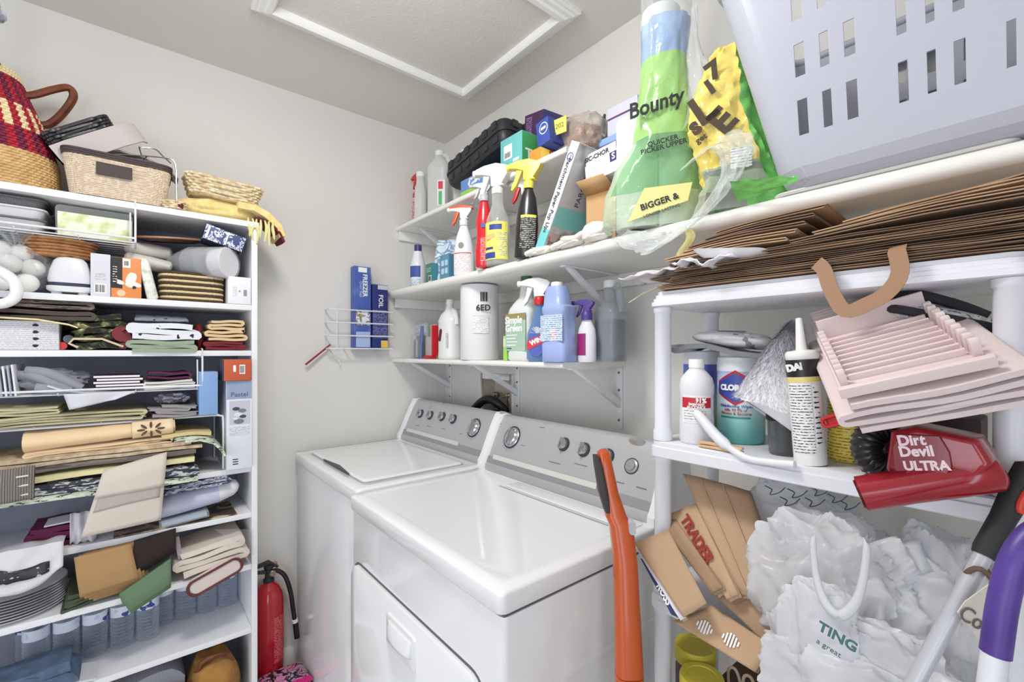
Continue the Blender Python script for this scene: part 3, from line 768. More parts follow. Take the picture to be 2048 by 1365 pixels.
# contents of the upper wire basket
M_blk = mat('glossy_black', (30, 30, 33), .25)
M_lace = pat('black_lace', 'bands', [(40, 40, 44), (226, 226, 230), (60, 60, 64)], (130, 0, 60), .4, 0, dist=3, pos=[0, .5, .72])
M_clear = film('clear_plastic', (226, 228, 230), .14, .1, .55)
M_wrap = film('clear_wrap', (236, 238, 240), .16, .08, .5, bump=(40, .8))
zb = 1.672
yl = ya(45, -1.83)
for k, (h, mt, lab) in enumerate(((.034, mat('grey_white_tray', (196, 196, 200), .5), 'white tray with beaded edge lowest in the hanging wire basket'), (.030, mat('white_tray', (222, 222, 226), .4), 'glossy white tray stacked in the hanging wire basket'), (.026, M_lace, 'black lattice tray topmost in the hanging wire basket'))):
    t = T('serving_tray', lab, 'tray', (-1.822, yl-.055, zb+sum((.034, .030, .026)[:k])), RA)
    B().loft([[(x, y, z) for x, y in rrect(-.10+g, .10-g, g, .17-g, .02, 4)] for z, g in ((0, .012), (h*.8, .002), (h, 0), (h, .006), (h*.35, .014))], (1, 1)).obj('tray_body', mt, t, smooth=40)
    B().tube([(x, y, h-.002) for x, y in rrect(-.10, .10, 0, .17, .02, 4)], .0032, 6, True).obj('beaded_rim', M_lace if k != 1 else mt, t)
M_green_flor = pat('green_floral', 'noise', [(232, 234, 204), (240, 240, 220), (212, 220, 164), (190, 204, 140)], (26, 26, 26), .7, pos=[0, .45, .56, .66], const=False)
y0, y1 = ya(112, -1.83), ya(262, -1.83)
nt_ = T('clear_plastic_tray', 'clear plastic tray standing behind the pale green floral napkins', 'tray', (-1.868, (y0+y1)/2, zb), (math.radians(10), 0, RA))
B().loft([[(x, y, z) for x, z in rrect(-.082-g, .082+g, 0, .094, .012, 4)] for y, g in ((.03, -.012), (.0, 0), (-.002, .004))]).obj('tray_body', film('tray_clear', (206, 210, 206), .45, .1, .5), nt_, smooth=40)
carton('napkin_pack', 'pack of pale green floral paper napkins standing in the hanging wire basket', 'napkins', (-1.828, (y0+y1)/2+.003, zb), RA, abs(y1-y0), .032, .068, (M_green_flor, mat('napkin_edge', (230, 232, 206), .8), mat('napkin_edge', (230, 232, 206), .8)), flap=False)

# ================================================================ first shelf
Z = ZS[0]+.0008
M_ball = mat('white_foam', (236, 236, 232), .7, sss=.1)
cl, w, h = A_(-40, 90, 480, -1.80, Z)
bb = T('clear_bag', 'clear plastic bag full of white foam balls at the left of first shelf', 'bag', (-1.795, ya(30, -1.80)-.034, Z), RA)
crumple(.10, .075, .072, 11, .12, 3, e=2.2).obj('film_bag', film('bag_film', (232, 234, 236), .12, .1, .5, bump=(28, 1)), bb, smooth=50).location = (0, .085, 0)
o = B().grid(lambda u, v: Vector((.03*math.cos(2*PI*u)*(.4+.9*v)+.03, .05+.03*math.sin(2*PI*u)*(.4+.9*v), .135+.04*v+.006*math.sin(9*2*PI*u))), 36, 5).obj('knotted_top', film('bag_film', (232, 234, 236)), bb, smooth=60)
n_ = 0
BN = ('left in the bottom row', 'centre of the bottom row', 'right in the bottom row', 'left in the second row', 'centre of the second row', 'right end of the second row', 'middle of the top row', 'right in the top row', 'behind at the left', 'at the back of bottom row', 'at the back left corner')
for (x, y, z) in ((-.05, .03, .026), (.005, .03, .026), (.06, .03, .026), (-.03, .035, .075), (.025, .035, .076), (.07, .05, .07), (0, .05, .115), (.045, .06, .112), (-.05, .08, .07), (.03, .095, .03), (-.06, .09, .028)):
    b = B().lathe([(.026*math.sin(PI*k/10)+1e-5, -.026*math.cos(PI*k/10)) for k in range(11)], 16)
    p = bb.matrix_basis
    put(b.obj('foam_ball', M_ball), 'white foam ball in the clear plastic bag, '+BN[n_], 'ball', (-1.795-y-.01, bb.location.y+x*.93-.004, Z+z+.001), 0, 'foam balls in the clear bag'); n_ += 1
# white cord loop hanging over the edge
p = onA(12, 600, -1.775)
o = B().tube(smooth_path([(-.06, .03, .045), (-.03, .0, .05), (.0, -.008, .04), (.026, -.012, .015), (.03, -.012, -.02), (.012, -.012, -.042), (-.02, -.010, -.045), (-.07, -.008, -.03)], 6), .0135, 10).obj('power_lead', mat('white_gloss_vinyl', (240, 241, 243), .2, coat=.3))
put(o, 'thick glossy white lead looped over the front of the first shelf', 'cable', (-1.775, p.y-.01, Z+.006), RA)
# toaster-like white appliance
cl, w, h = A_(90, 186, 533, -1.815, Z)
ap = T('white_appliance', 'small white appliance with dark blue stripe and round feet on first shelf', 'appliance', cl, RA)
B().loft([[(x, y, z) for x, y in rrect(-w/2+g, w/2-g, .0+g*.3, .17-g*.3, .02, 4)] for z, g in ((.034, .004), (.045, .002), (.07, .006), (.098, .014), (.107, .022), (.109, .035))]).obj('upper_housing', mat('appliance_white', (226, 226, 230), .35), ap, smooth=50)
B().loft([[(x, y, z) for x, y in rrect(-w/2+g, w/2-g, .0, .17, .02, 4)] for z, g in ((.008, .008), (.014, .0), (.024, .0))]).obj('lower_housing', mat('appliance_white', (226, 226, 230), .35), ap, smooth=50)
B().loft([[(x, y, z) for x, y in rrect(-w/2+.003, w/2-.003, .003, .167, .018, 4)] for z in (.0238, .0342)]).obj('dark_stripe', mat('navy_plastic', (44, 50, 82), .4), ap, smooth=50)
for x in (-w*.28, w*.28): B().lathe([(.010, 0), (.012, .004), (.010, .009)], 14, (x, .02, 0)).obj('foot', mat('appliance_white', (226, 226, 230), .35), ap)
for x in (-w*.28, w*.28): B().lathe([(.010, 0), (.012, .004), (.010, .009)], 14, (x, .14, 0)).obj('foot', mat('appliance_white', (226, 226, 230), .35), ap)
M_tan = mat('tan_wicker', (196, 146, 100), .7, bump=(150, .4), var=((168, 116, 74), 60))
py_ = ya(132, -1.88)
for k in range(6):
    o = B().lathe([(.001, 0), (.074, .0), (.082, .003), (.084, .006), (.080, .0085), (.001, .0075)], 40, sy=.82).obj('round_plate_mat', M_tan)
    put(o, 'tan woven round plate mat, '+('bottom', 'second from bottom', 'third from bottom', 'third from top', 'second from top', 'top')[k]+' of the stack on white appliance', 'plate mat', (-1.892+.003*(k % 2), py_-.014+.004*((k*7) % 3-1), Z+.1095+k*.0092), (math.radians(1.2*((k % 2))), 0, RA), 'tan plate mats stacked on the appliance')
# two upright cartons
cl, w, h = A_(181, 221, 508, -1.812, Z)
c1 = carton('tall_carton', 'tall plain pale grey carton with barcode beside the orange box', 'box', cl, RA, w, .11, h, mat('carton_grey', (214, 215, 222), .6))
barcode(c1, -.011, .011, .012, .034, -.0003); decal(c1, FR, -.012, .012, .05, .07, 0, pat('fine_print', 'print', [(214, 215, 222), (140, 140, 150)], (260, 260, 700), .6))
cl, w, h = A_(222, 283, 516, -1.815, Z)
M_or = mat('carton_orange', (226, 140, 76), .5)
c2 = carton('orange_carton', 'orange kitchen gadget box with black spine and white picture', 'box', cl, RA, w, .10, h, (M_or, mat('carton_black', (38, 32, 34), .5), M_or))
decal(c2, FR, -w/2, -w/2+.026, .028, h-.001, -.0001, mat('carton_black', (38, 32, 34), .5), 'black_panel')
decal(c2, FR, -w/2+.027, w/2-.026, h-.03, h-.003, -.0001, WHITEINK, 'white_panel')
decal(c2, FR, -w/2+.004, -w/2+.014, h*.36, h*.80, -.0008, pat('spine_print', 'print', [(38, 32, 34), (236, 232, 228)], (120, 120, 330), .5), 'spine_print'); barcode(c2, -w/2+.03, w/2-.03, h-.024, h-.010, -.001)
g = B().sup([(-.0005, .012, .020, 2.5), (.0008, .011, .019, 2.5)]); o = g.obj('gadget_picture', mat('gadget_white', (240, 232, 224), .5), c2); o.location = (w*.16, -.0005, h*.48); o.rotation_euler = (PI/2, .3, 0)
for dx, dz in ((-.016, .30), (.008, .24), (.024, .26)):
    o = B().sup([(-.0005, .012, .007, 2), (.0008, .011, .006, 2)]).obj('gadget_picture', mat('gadget_white', (240, 232, 224), .5), c2); o.location = (dx, -.0004, h*dz+.01); o.rotation_euler = (PI/2, .4, 0)
o = B().lathe([(.0045, -.0005), (.0045, .0014)], 12).obj('gadget_button', BLACKINK, c2); o.location = (.018, -.0006, h*.27); o.rotation_euler = (PI/2, 0, 0)
o = B().lathe([(.010, -.0005), (.010, .0006)], 18).obj('seal_print', mat('pale_orange', (242, 200, 160), .5), c2); o.location = (-.012, -.0002, h*.11); o.rotation_euler = (PI/2, 0, 0)
# leaning pack of floral napkins
cl, w, h = A_(284, 316, 522, -1.815, Z)
M_wf = pat('white_floral', 'noise', [(226, 228, 216), (234, 235, 226), (196, 204, 184), (180, 190, 170)], (40, 40, 40), .4, pos=[0, .48, .6, .68], const=False)
o = B().loft([[(x, y, z) for x, y in rrect(-.0145+g, .0145-g, g, .12-g, .008, 3)] for z, g in ((0, .004), (.006, 0), (.12, 0), (.128, .004))]).obj('napkin_pack', M_wf, smooth=50)
put(o, 'glossy pale floral napkin pack leaning between orange box and rope basket', 'napkins', (-1.815, ya(302, -1.815)+.006, Z), (0, math.radians(-12), RA))
# rope basket
M_rope = mat('rope_cream', (220, 196, 152), .85, bump=(120, .3)); M_rope2 = mat('rope_dark', (74, 58, 38), .85, bump=(120, .3))
cl, w, h = A_(316, 452, 548, -1.83, Z)
rb = T('rope_basket', 'coiled rope basket striped cream and dark brown under the wrapped cups', 'basket', (-1.90, cl.y, Z), RA)
woven([(.0, w/2-.008, .072), (.098, w/2-.006, .074)], 11, 34, .0012, .0050, lambda r_, a: 0 if int(r_*11+.5) % 2 else 1, n=136, e=5, ph=.8).obj('coiled_body', [M_rope, M_rope2], rb)
B().sup([(.0, w/2-.01, .07, 5), (.005, w/2-.01, .07, 5)]).obj('base', M_rope2, rb)
# small white box
cl, w, h = A_(463, 509, 555, -1.80, Z)
c3 = carton('small_white_box', 'small white box with barcode at the right end of first shelf', 'box', (cl.x, min(cl.y, BR-.02-w/2), Z), RA, w, .10, h, mat('carton_white', (232, 233, 238), .5))
barcode(c3, .012, .022, .028, .05, -.0003); txt(c3, 'x', .012, (.0, -.0008, .045), REDINK); decal(c3, FR, -.020, -.008, .025, .06, 0, pat('fine_print_w', 'print', [(232, 233, 238), (150, 150, 160)], (300, 300, 800), .6))
# wrapped sleeve of cups
p = onA(468, 527, -1.80)
cp = T('wrapped_cup_sleeve', 'shrink wrapped sleeve of white cups lying on the rope basket', 'cups', (-1.80, p.y-.012, p.z), (0, 0, RA+math.radians(48)))
Mcup = mat('cup_white', (226, 225, 230), .5)
for k in range(3):
    B().lathe([(.001, 0), (.050-.001*k, 0), (.052-.001*k, .003), (.046, .05), (.001, .05)], 36).obj('cup', Mcup if k == 0 else M_clear, cp).matrix_local = Matrix.Translation((0, .045*k+.002, 0)) @ Matrix.Rotation(-PI/2, 4, 'X')
def cupfilm(u, v):
    a = 2*PI*u; rr = .054*(1+.035*noise.noise(Vector((math.cos(a)*2, math.sin(a)*2, v*7))))*(1 if v < .65 else 1-.45*(v-.65)/.35)
    return Vector((rr*math.cos(a), -.001+.20*v, rr*math.sin(a)))
B().grid(cupfilm, 40, 14).obj('shrink_wrap', M_wrap, cp, smooth=60)
# ribbed white plate sleeves
M_rib = pat('ribbed_white', 'bands', [(232, 230, 222), (206, 203, 194)], (0, 0, 400), .6, 0, rot=(0, .9, 0))
for k, (px, py, lab) in enumerate(((325, 520, 'lower white ribbed paper plate sleeve behind the orange box'), (325, 500, 'upper white ribbed paper plate sleeve beneath the wooden plate'))):
    p = onA(px, py, -1.88)
    o = B().loft([[(x, r_*1.0*math.cos(2*PI*q/20), r_*.62*math.sin(2*PI*q/20)) for q in range(20)] for x, r_ in ((-.062, .02), (-.055, .034), (0, .036), (.055, .034), (.062, .02))]).obj('paper_plate_sleeve', M_rib, smooth=60)
    put(o, lab, 'paper plates', (-1.90-.02*k, p.y-.035, Z+.125+.046*k), (0, math.radians(9-4*k), RA))
M_wood = mat('tan_wood', (188, 142, 108), .5, var=((160, 112, 80), 12)); M_woodd = mat('dark_wood', (78, 52, 44), .5)
p = onA(340, 472, -1.88)
t = T('wooden_plate', 'thin round wooden plate tilted on the white plate sleeves', 'plate', (-1.92, p.y+.005, Z+.205), (math.radians(8), math.radians(-5), RA))
B().lathe([(.001, 0), (.07, .001), (.095, .009), (.097, .013), (.09, .012), (.001, .006)], 44).obj('plate_body', M_woodd, t); B().tube([(.0965*math.cos(2*PI*k/44), .0965*math.sin(2*PI*k/44), .0115) for k in range(44)], .0032, 6, True).obj('light_rim', M_wood, t)
# blue patterned napkin box
M_bluep = pat('blue_white_print', 'noise', [(60, 78, 128), (228, 232, 240), (70, 90, 140), (206, 214, 230)], (70, 70, 50), .5, pos=[0, .5, .58, .66], dist=1)
p = onA(453, 478, -1.80)
c4 = carton('blue_print_box', 'navy box printed with white flowers jammed above the wrapped cups', 'box', (-1.80, p.y-.012, p.z-.022), (0, math.radians(16), RA), .118, .10, .05, (M_bluep, mat('carton_navy', (40, 44, 66), .45), mat('carton_navy', (40, 44, 66), .45)), flap=False)
decal(c4, FR, -.052, -.046, .004, .046, 0, WHITEINK, 'white_stripe'); decal(c4, FR, .004, .009, .004, .046, 0, WHITEINK, 'white_stripe')

# ================================================================ second shelf
Z = ZS[1]+.0008
cl, w, h = A_(-60, 118, 641, -1.81, Z)
c5 = carton('printed_carton', 'flat white carton covered in small print and four symbols on second shelf', 'box', cl, RA, w, .16, h, (pat('table_print', 'print', [(224, 224, 230), (176, 176, 188)], (220, 220, 460), .6), mat('carton_white', (232, 233, 238), .5), mat('carton_white', (232, 233, 238), .5)))
for k in range(4):
    b = B().loft([[(.006*math.cos(a)*(1+.3*math.sin(3*a+k)), -y_, .0042*math.sin(a)) for a in [2*PI*q/10 for q in range(10)]] for y_ in (-.0003, .0008)]); b.obj('symbol_print', BLACKINK, c5).location = (w*.22, 0, h*(.14+.24*k))
M_mat1 = pat('striped_mat', 'bands', [(84, 74, 68), (110, 98, 90), (70, 62, 58)], (0, 0, 300), .9)
folded('folded_placemat', 'dark brown striped placemat folded over, on the printed white carton', .30, .15, .032, 2, M_mat1, (-1.80, ya(45, -1.80)-.02, Z+h+.001), RA, 'placemat', seed=2, jit=.012, th=.7, wob=.006)
o = B().ribbon([(-.17, .0), (-.05, .006), (.05, .002), (.11, -.008), (.13, -.016)], .004, -.012, .12, 6, .002, 4).obj('folded_napkin', mat('pale_yellow_cloth', (228, 218, 170), .9), smooth=60)
put(o, 'pale yellow napkin edge showing under dark striped placemat', 'cloth', (-1.795, ya(45, -1.80)-.02, Z+h+.0125-.012), RA)
folded('folded_placemat', 'greyish brown placemat uppermost of the pile over the printed carton', .27, .14, .022, 2, pat('striped_mat2', 'noise', [(96, 84, 76), (128, 116, 108), (76, 66, 62)], (20, 20, 120), .9), (-1.81, ya(60, -1.80)-.02, Z+h+.036), RA, 'placemat', seed=6, jit=.02, th=.8, wob=.006)
bt = T('dark_bottle', 'dark blue bottle with a red cap lying behind the printed carton', 'bottle', (-1.835, ya(136, -1.83), Z+.0315), RA)
B().lathe([(.001, 0), (.012, .0), (.013, .02), (.03, .05), (.031, .17), (.001, .175)], 24).obj('bottle_body', mat('navy_glass', (42, 46, 74), .15, coat=.4), bt).matrix_local = Matrix.Translation((0, .012, 0)) @ Matrix.Rotation(-PI/2, 4, 'X')
o = B().lathe([(.001, 0), (.011, 0), (.011, .014), (.0, .014)], 20).obj('red_cap', mat('red_plastic', (214, 40, 40), .35), bt); o.matrix_local = Matrix.Translation((-.012, -.006, -.020)) @ Matrix.Rotation(-PI/2, 4, 'X')
M_dflor = pat('dark_floral', 'noise', [(40, 34, 30), (70, 80, 48), (120, 128, 84), (214, 190, 150), (60, 44, 40)], (34, 34, 50), .9, dist=.8)
M_burg = mat('burgundy_satin', (120, 22, 36), .45, bump=(30, .3))
folded('floral_runner', 'dark green floral table runner folded in a loop on second shelf', .12, .15, .105, 5, M_dflor, (-1.81, ya(204, -1.81), Z), RA, 'cloth', seed=4, jit=.012, th=.8, wob=.008)
o = B().ribbon([(-.052, .02), (-.07, .032), (-.06, .045), (0, .045), (.05, .022)], .006, -.006, .1, 8, .004, 2).obj('cream_runner', mat('cream_lace', (214, 192, 160), .9, bump=(160, .4)), smooth=60)
put(o, 'cream scalloped runner edge rolled round the dark floral one', 'cloth', (-1.815, ya(204, -1.81), Z-.012+.0), RA)
folded('burgundy_napkin', 'shiny burgundy napkin bundle squeezed beside the dark floral runner', .030, .14, .075, 3, M_burg, (-1.815, ya(249, -1.815), Z), RA, 'cloth', seed=9, th=.9)
M_bwp = pat('bird_print', 'noise', [(218, 222, 228), (226, 229, 234), (44, 46, 56)], (46, 46, 46), .85, pos=[0, .3, .66], dist=.4)
M_sage = mat('sage_cloth', (150, 166, 142), .9, bump=(200, .2), sheen=.2)
y0, y1 = ya(258, -1.80), ya(392, -1.80)
folded('sage_towel', 'pale sage green towel folded under the white printed tea towel', abs(y1-y0)*.98, .17, .036, 3, M_sage, (-1.793, (y0+y1)/2, Z), RA, 'towel', seed=5, jit=.004, th=.93, sag=.006)
folded('printed_tea_towel', 'white tea towel with scattered black print folded on the sage towel', abs(y1-y0), .165, .052, 3, M_bwp, (-1.798, (y0+y1)/2+.002, Z+.0365), RA, 'towel', seed=8, jit=.005, th=.95, sag=.004)
o = B().grid(lambda u, v: Vector(((u-.5)*.135*(1-.15*v), .012+.16*v, .012*math.sin(PI*v)+.012*v+.003*noise.noise(Vector((u*6, v*5, 1))))), 14, 10).obj('dark_print_towel', pat('bird_print_grey', 'noise', [(120, 128, 140), (132, 140, 152), (44, 48, 60)], (46, 46, 46), .85, pos=[0, .3, .64]), solid=.006, smooth=60)
put(o, 'grey printed tea towel on top of the white printed one', 'towel', (-1.80, (y0+y1)/2-.003, Z+.0895+.004), RA)
y0, y1 = ya(400, -1.80), ya(502, -1.80)
folded('dark_red_cloth', 'dark red napkins folded at the bottom right of second shelf', .118, .15, .030, 3, M_burg, (-1.80, (y0+y1)/2, Z), RA, 'cloth', seed=3, th=.85)
folded('beige_napkins', 'thick beige napkins folded over dark red ones on second shelf', .108, .14, .072, 6, mat('beige_cloth', (218, 190, 148), .9, bump=(200, .2)), (-1.797, (y0+y1)/2+.002, Z+.031), RA, 'cloth', seed=13, jit=.008, th=.72)
o = crumple(.010, .06, .045, 6, .1).obj('maroon_cloth', mat('deep_red_cloth', (120, 20, 26), .8, bump=(60, .3)), smooth=60)
put(o, 'deep red cloth bunched between printed tea towel and beige napkins', 'cloth', (-1.87, ya(397, -1.85), Z), RA)
# ================================================================ the hanging basket under the second shelf
Z = 1.2172
M_fold = mat('folder_white', (226, 228, 234), .6); M_foldg = mat('folder_grey', (170, 174, 188), .6)
yb = ya(14, -1.80)
for k in range(5):
    o = B().box(-.002, .002, 0, .16, 0, .085-.002*k).obj('paper_folder', M_fold if k % 2 == 0 else M_foldg, bev=.0005)
    put(o, ('white', 'grey', 'white', 'grey', 'white')[k]+' folder standing upright in the lower hanging basket, '+('first', 'second', 'third', 'fourth', 'fifth')[k]+' counted from the grey scarf', 'folder', (-1.785, yb+.018-.0085*k, Z), (0, math.radians(-5), RA), 'folders upright in the wire basket')
M_gry = mat('grey_wool', (150, 152, 164), .95, bump=(140, .4), sheen=.3)
y0, y1 = ya(32, -1.80), ya(148, -1.80)
g = T('grey_scarf', 'soft grey scarf bundled in the lower hanging wire basket', 'scarf', (-1.80, (y0+y1)/2, Z), RA)
softlump(.075, .06, .034, 21, .34, 60, 36, .16).obj('scarf_bundle', M_gry, g, smooth=60).location = (0, .075, 0)
for k, pts in enumerate(([(-.065, .03, .055), (-.02, .012, .05), (.01, .008, .03), (.04, .01, .012)], [(-.04, .02, .066), (.0, .01, .06), (.04, .012, .035), (.07, .015, .012)], [(-.02, .0, .02), (.02, -.002, .012), (.05, .004, .006)])):
    B().tube(smooth_path(pts, 6), .011, 8, flat=1.2).obj('scarf_fold', M_gry, g, smooth=70)
y0, y1 = ya(188, -1.80), ya(284, -1.80)
M_page = mat('page_white', (240, 236, 238), .7); M_cov = mat('plum_cover', (70, 46, 66), .5)
for k in range(5):
    t = T('notebook', ('lowest notebook', 'second notebook from the bottom', 'middle notebook', 'fourth notebook from the bottom', 'topmost notebook')[k]+' of the white paged stack in the wire basket', 'notebook', (-1.80, (y0+y1)/2+(.004 if k % 2 else -.003)*(k > 0), Z+.0062+k*.0088), RA, 'notebooks in the wire basket')
    ww_ = (y1-y0)/2-.002*(k > 1)
    B().box(-ww_, ww_, 0, .12, .0012, .0066).obj('pages', M_page, t, smooth=0)
    c_ = B(); c_.box(-ww_-.001, ww_+.001, .0, .122, 0, .0011).box(-ww_-.001, ww_+.001, .0, .122, .0067, .0078); c_.obj('cover', M_cov, t, smooth=0)
o = B().ribbon([(-.085, .03), (-.05, .012), (.0, .006), (.05, .003), (.10, .001)], .004, -.010, .05, 8, .003, 3, sag=.006).obj('white_napkin', mat('white_linen', (214, 216, 222), .9, bump=(140, .2)), smooth=60)
put(o, 'white napkin lying under the notebook stack', 'cloth', (-1.795, ya(180, -1.80), Z), RA)
o = B().grid(lambda u, v: Vector(((u-.5)*.16*(1-.4*v)-.02*v, -.014-.006*math.sin(u*6), -.045*v*(1-.5*u)+.001)), 14, 6).obj('white_napkin', mat('white_linen', (214, 216, 222), .9, bump=(140, .2)), solid=.003, smooth=60)
put(o, 'white napkin corner hanging out over the lower wire basket edge', 'cloth', (-1.786, ya(205, -1.79), Z), RA)
y0, y1 = ya(292, -1.80), ya(394, -1.80)
M_lacec = mat('cream_lace_cloth', (226, 222, 214), .9, bump=(110, .6))
folded('lace_cloth', 'cream lace cloth folded under burgundy napkin in the wire basket', abs(y1-y0), .13, .028, 3, M_lacec, (-1.80, (y0+y1)/2, Z), RA, 'cloth', seed=31, wob=.006, jit=.01)
M_plum = mat('plum_cloth', (92, 24, 62), .7, bump=(100, .2))
y0, y1 = ya(290, -1.80), ya(382, -1.80)
folded('plum_napkin', 'plum coloured napkin folded in a loop on cream lace cloth', abs(y1-y0), .12, .030, 2, M_plum, (-1.802, (y0+y1)/2, Z+.029), RA, 'cloth', seed=33, th=.42, jit=.004)

# ================================================================ on the wire rack
Z = ZS[2]+.1925
M_khaki = mat('khaki_cloth', (196, 188, 150), .9, bump=(200, .2))
folded('khaki_tablecloth', 'long khaki tablecloth folded in thin layers on the wire rack', .50, .19, .030, 4, M_khaki, (-1.80, ya(300, -1.80)-.262, Z), RA, 'tablecloth', seed=41, jit=.012, th=.8)
folded('khaki_napkins', 'khaki napkins rumpled on top of the long khaki tablecloth', .19, .15, .024, 3, M_khaki, (-1.80, ya(45, -1.80)-.03, Z+.031), RA, 'cloth', seed=43, jit=.02, wob=.008)
y0, y1 = ya(308, -1.80), ya(394, -1.80)
M_gst = pat('grey_striped', 'bands', [(150, 146, 148), (126, 124, 130), (170, 164, 162)], (0, 0, 160), .9, dist=2, const=False)
folded('grey_cloths', 'grey striped cloths slumped at the right end of the wire rack', abs(y1-y0), .15, .038, 4, M_gst, (-1.80, (y0+y1)/2, Z), RA, 'cloth', seed=45, jit=.02, wob=.008, th=.85)
o = crumple(.045, .05, .017, 44, .2).obj('grey_check_cloth', pat('grey_check', 'check', [(96, 98, 110), (150, 150, 160)], (40, 40, 40), .9), smooth=60)
put(o, 'dark grey checked cloth stuffed over the grey striped cloths', 'cloth', (-1.86, ya(345, -1.85), Z+.0405), RA)
cl, w, h = A_(397, 439, 744, -1.79, Z)
M_lb = pat('sky_blue_layers', 'bands', [(132, 166, 214), (120, 152, 202), (146, 178, 222)], (0, 0, 420), .7, dist=.6)
carton('blue_napkin_stack', 'tall stack of light blue paper napkins standing on the wire rack', 'napkins', (-1.785, cl.y-.002, Z), RA, w-.006, .10, h, (M_lb, M_lb, mat('sky_blue', (140, 172, 218), .7)), flap=False)

# ================================================================ third shelf: placemats, peach cloth and boxes
Z = ZS[2]+.0008
cl, w, h = A_(454, 505, 790, -1.785, Z)
yr_ = BR-.0195
M_bxw = mat('box_pale', (224, 226, 234), .5)
c6 = carton('pastel_box', 'tall pale box with grey top band and photo of bowls at right end of bookcase', 'box', (-1.785, yr_-w/2, Z), RA, w, .17, .30, M_bxw)
hh = .30
decal(c6, FR, -w/2+.001, w/2-.001, hh-.062, hh-.001, 0, mat('grey_blue_print', (150, 164, 190), .5), 'top_band')
txt(c6, 'Pastel', .022, (0, -.001, hh-.047), mat('slate_ink', (80, 92, 120), .5))
decal(c6, FR, -w/2+.008, w/2-.006, hh-.148, hh-.068, 0, mat('photo_grey', (196, 198, 210), .4), 'photo_print')
for k, (dx, dz, r_) in enumerate(((-.010, .085, .011), (.008, .092, .012), (-.004, .105, .012), (.010, .112, .010), (-.002, .128, .015), (-.012, .118, .008))):
    o = B().lathe([(r_, -.0004), (r_, .0006+.0001*k)], 16, sy=.55).obj('bowl_print', mat('bowl_print_'+str(k % 3), ((70, 72, 90), (120, 122, 140), (226, 226, 232))[k % 3], .5), c6); o.location = (dx, -.0008, hh-dz-.01); o.rotation_euler = (PI/2, 0, 0)
decal(c6, FR, -w/2+.008, w/2-.008, hh-.185, hh-.155, 0, pat('fine_print_p', 'print', [(224, 226, 234), (130, 134, 150)], (240, 240, 620), .6))
b = B()
for k in range(3): b.box(-.020, -.004, -.001, 0, .016+.008*k, .019+.008*k)
b.obj('square_mark', BLACKINK, c6, smooth=0)
cl2, w2, h2 = A_(452, 510, 734, -1.775, Z+.301)
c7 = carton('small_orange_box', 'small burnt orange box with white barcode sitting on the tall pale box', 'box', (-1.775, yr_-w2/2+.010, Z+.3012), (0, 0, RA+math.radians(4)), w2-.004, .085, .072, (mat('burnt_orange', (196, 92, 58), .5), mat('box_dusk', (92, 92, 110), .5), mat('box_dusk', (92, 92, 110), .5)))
c7.location.y = yr_-w2/2-.001
barcode(c7, .006, .020, .026, .050, -.0003); decal(c7, FR, -.014, -.006, .030, .052, 0, WHITEINK, 'bottle_print')
M_chk = pat('black_white_check', 'noise', [(52, 54, 64), (70, 72, 84), (202, 206, 208), (128, 132, 140)], (36, 36, 130), .9, pos=[0, .42, .52, .62])
M_gchk = pat('green_white_check', 'noise', [(212, 220, 202), (190, 202, 178), (66, 72, 74), (228, 232, 222)], (34, 34, 110), .9, pos=[0, .46, .57, .63])
M_py = mat('pale_yellow_mat', (232, 222, 172), .9, bump=(240, .2)); M_brn = pat('brown_check', 'noise', [(112, 104, 98), (132, 122, 114), (92, 86, 82)], (12, 12, 60), .9)
M_fr2 = mat('oat_fringe', (218, 198, 168), .95, bump=(220, .6), var=((186, 160, 130), 50))
yc, wid = ya(215, -1.80)-.10, .62
def slope(w, z0, z1, bow=.0): return [(-w/2+w*k/10, z0+(z1-z0)*k/10+bow*math.sin(PI*k/10)) for k in range(11)]
rows = [('green and black checked placemat lowest in the third shelf pile', M_gchk, 0, .016, .63), ('black and white checked placemat second from the bottom of the pile', M_chk, .017, .014, .64), ('greyish striped placemat with black edging in the lower pile', M_chk, .032, .012, .62),
        ('pale yellow placemat running through middle of the pile', M_py, .045, .016, .62), ('brown checked placemat lying on the pale yellow one', M_brn, .062, .016, .63), ('oatmeal fringed placemat under the peach cloth', M_fr2, .079, .012, .66), ('oatmeal woven placemat topmost under the peach cloth', M_fr2, .092, .012, .60)]
for k, (lab, mt, z, th, wd) in enumerate(rows):
    o = B().ribbon(slope(wd, z+th/2, z+th/2+.012*(k > 2), .004), th*.86, -.022-.006*(5-k if k < 5 else 0), .20, 8, .004, 50+k, sag=.012 if k < 4 else .003).obj('placemat', mt, smooth=60)
    put(o, lab, 'placemat', (-1.80, yc, Z), RA, 'placemats piled on the third shelf')
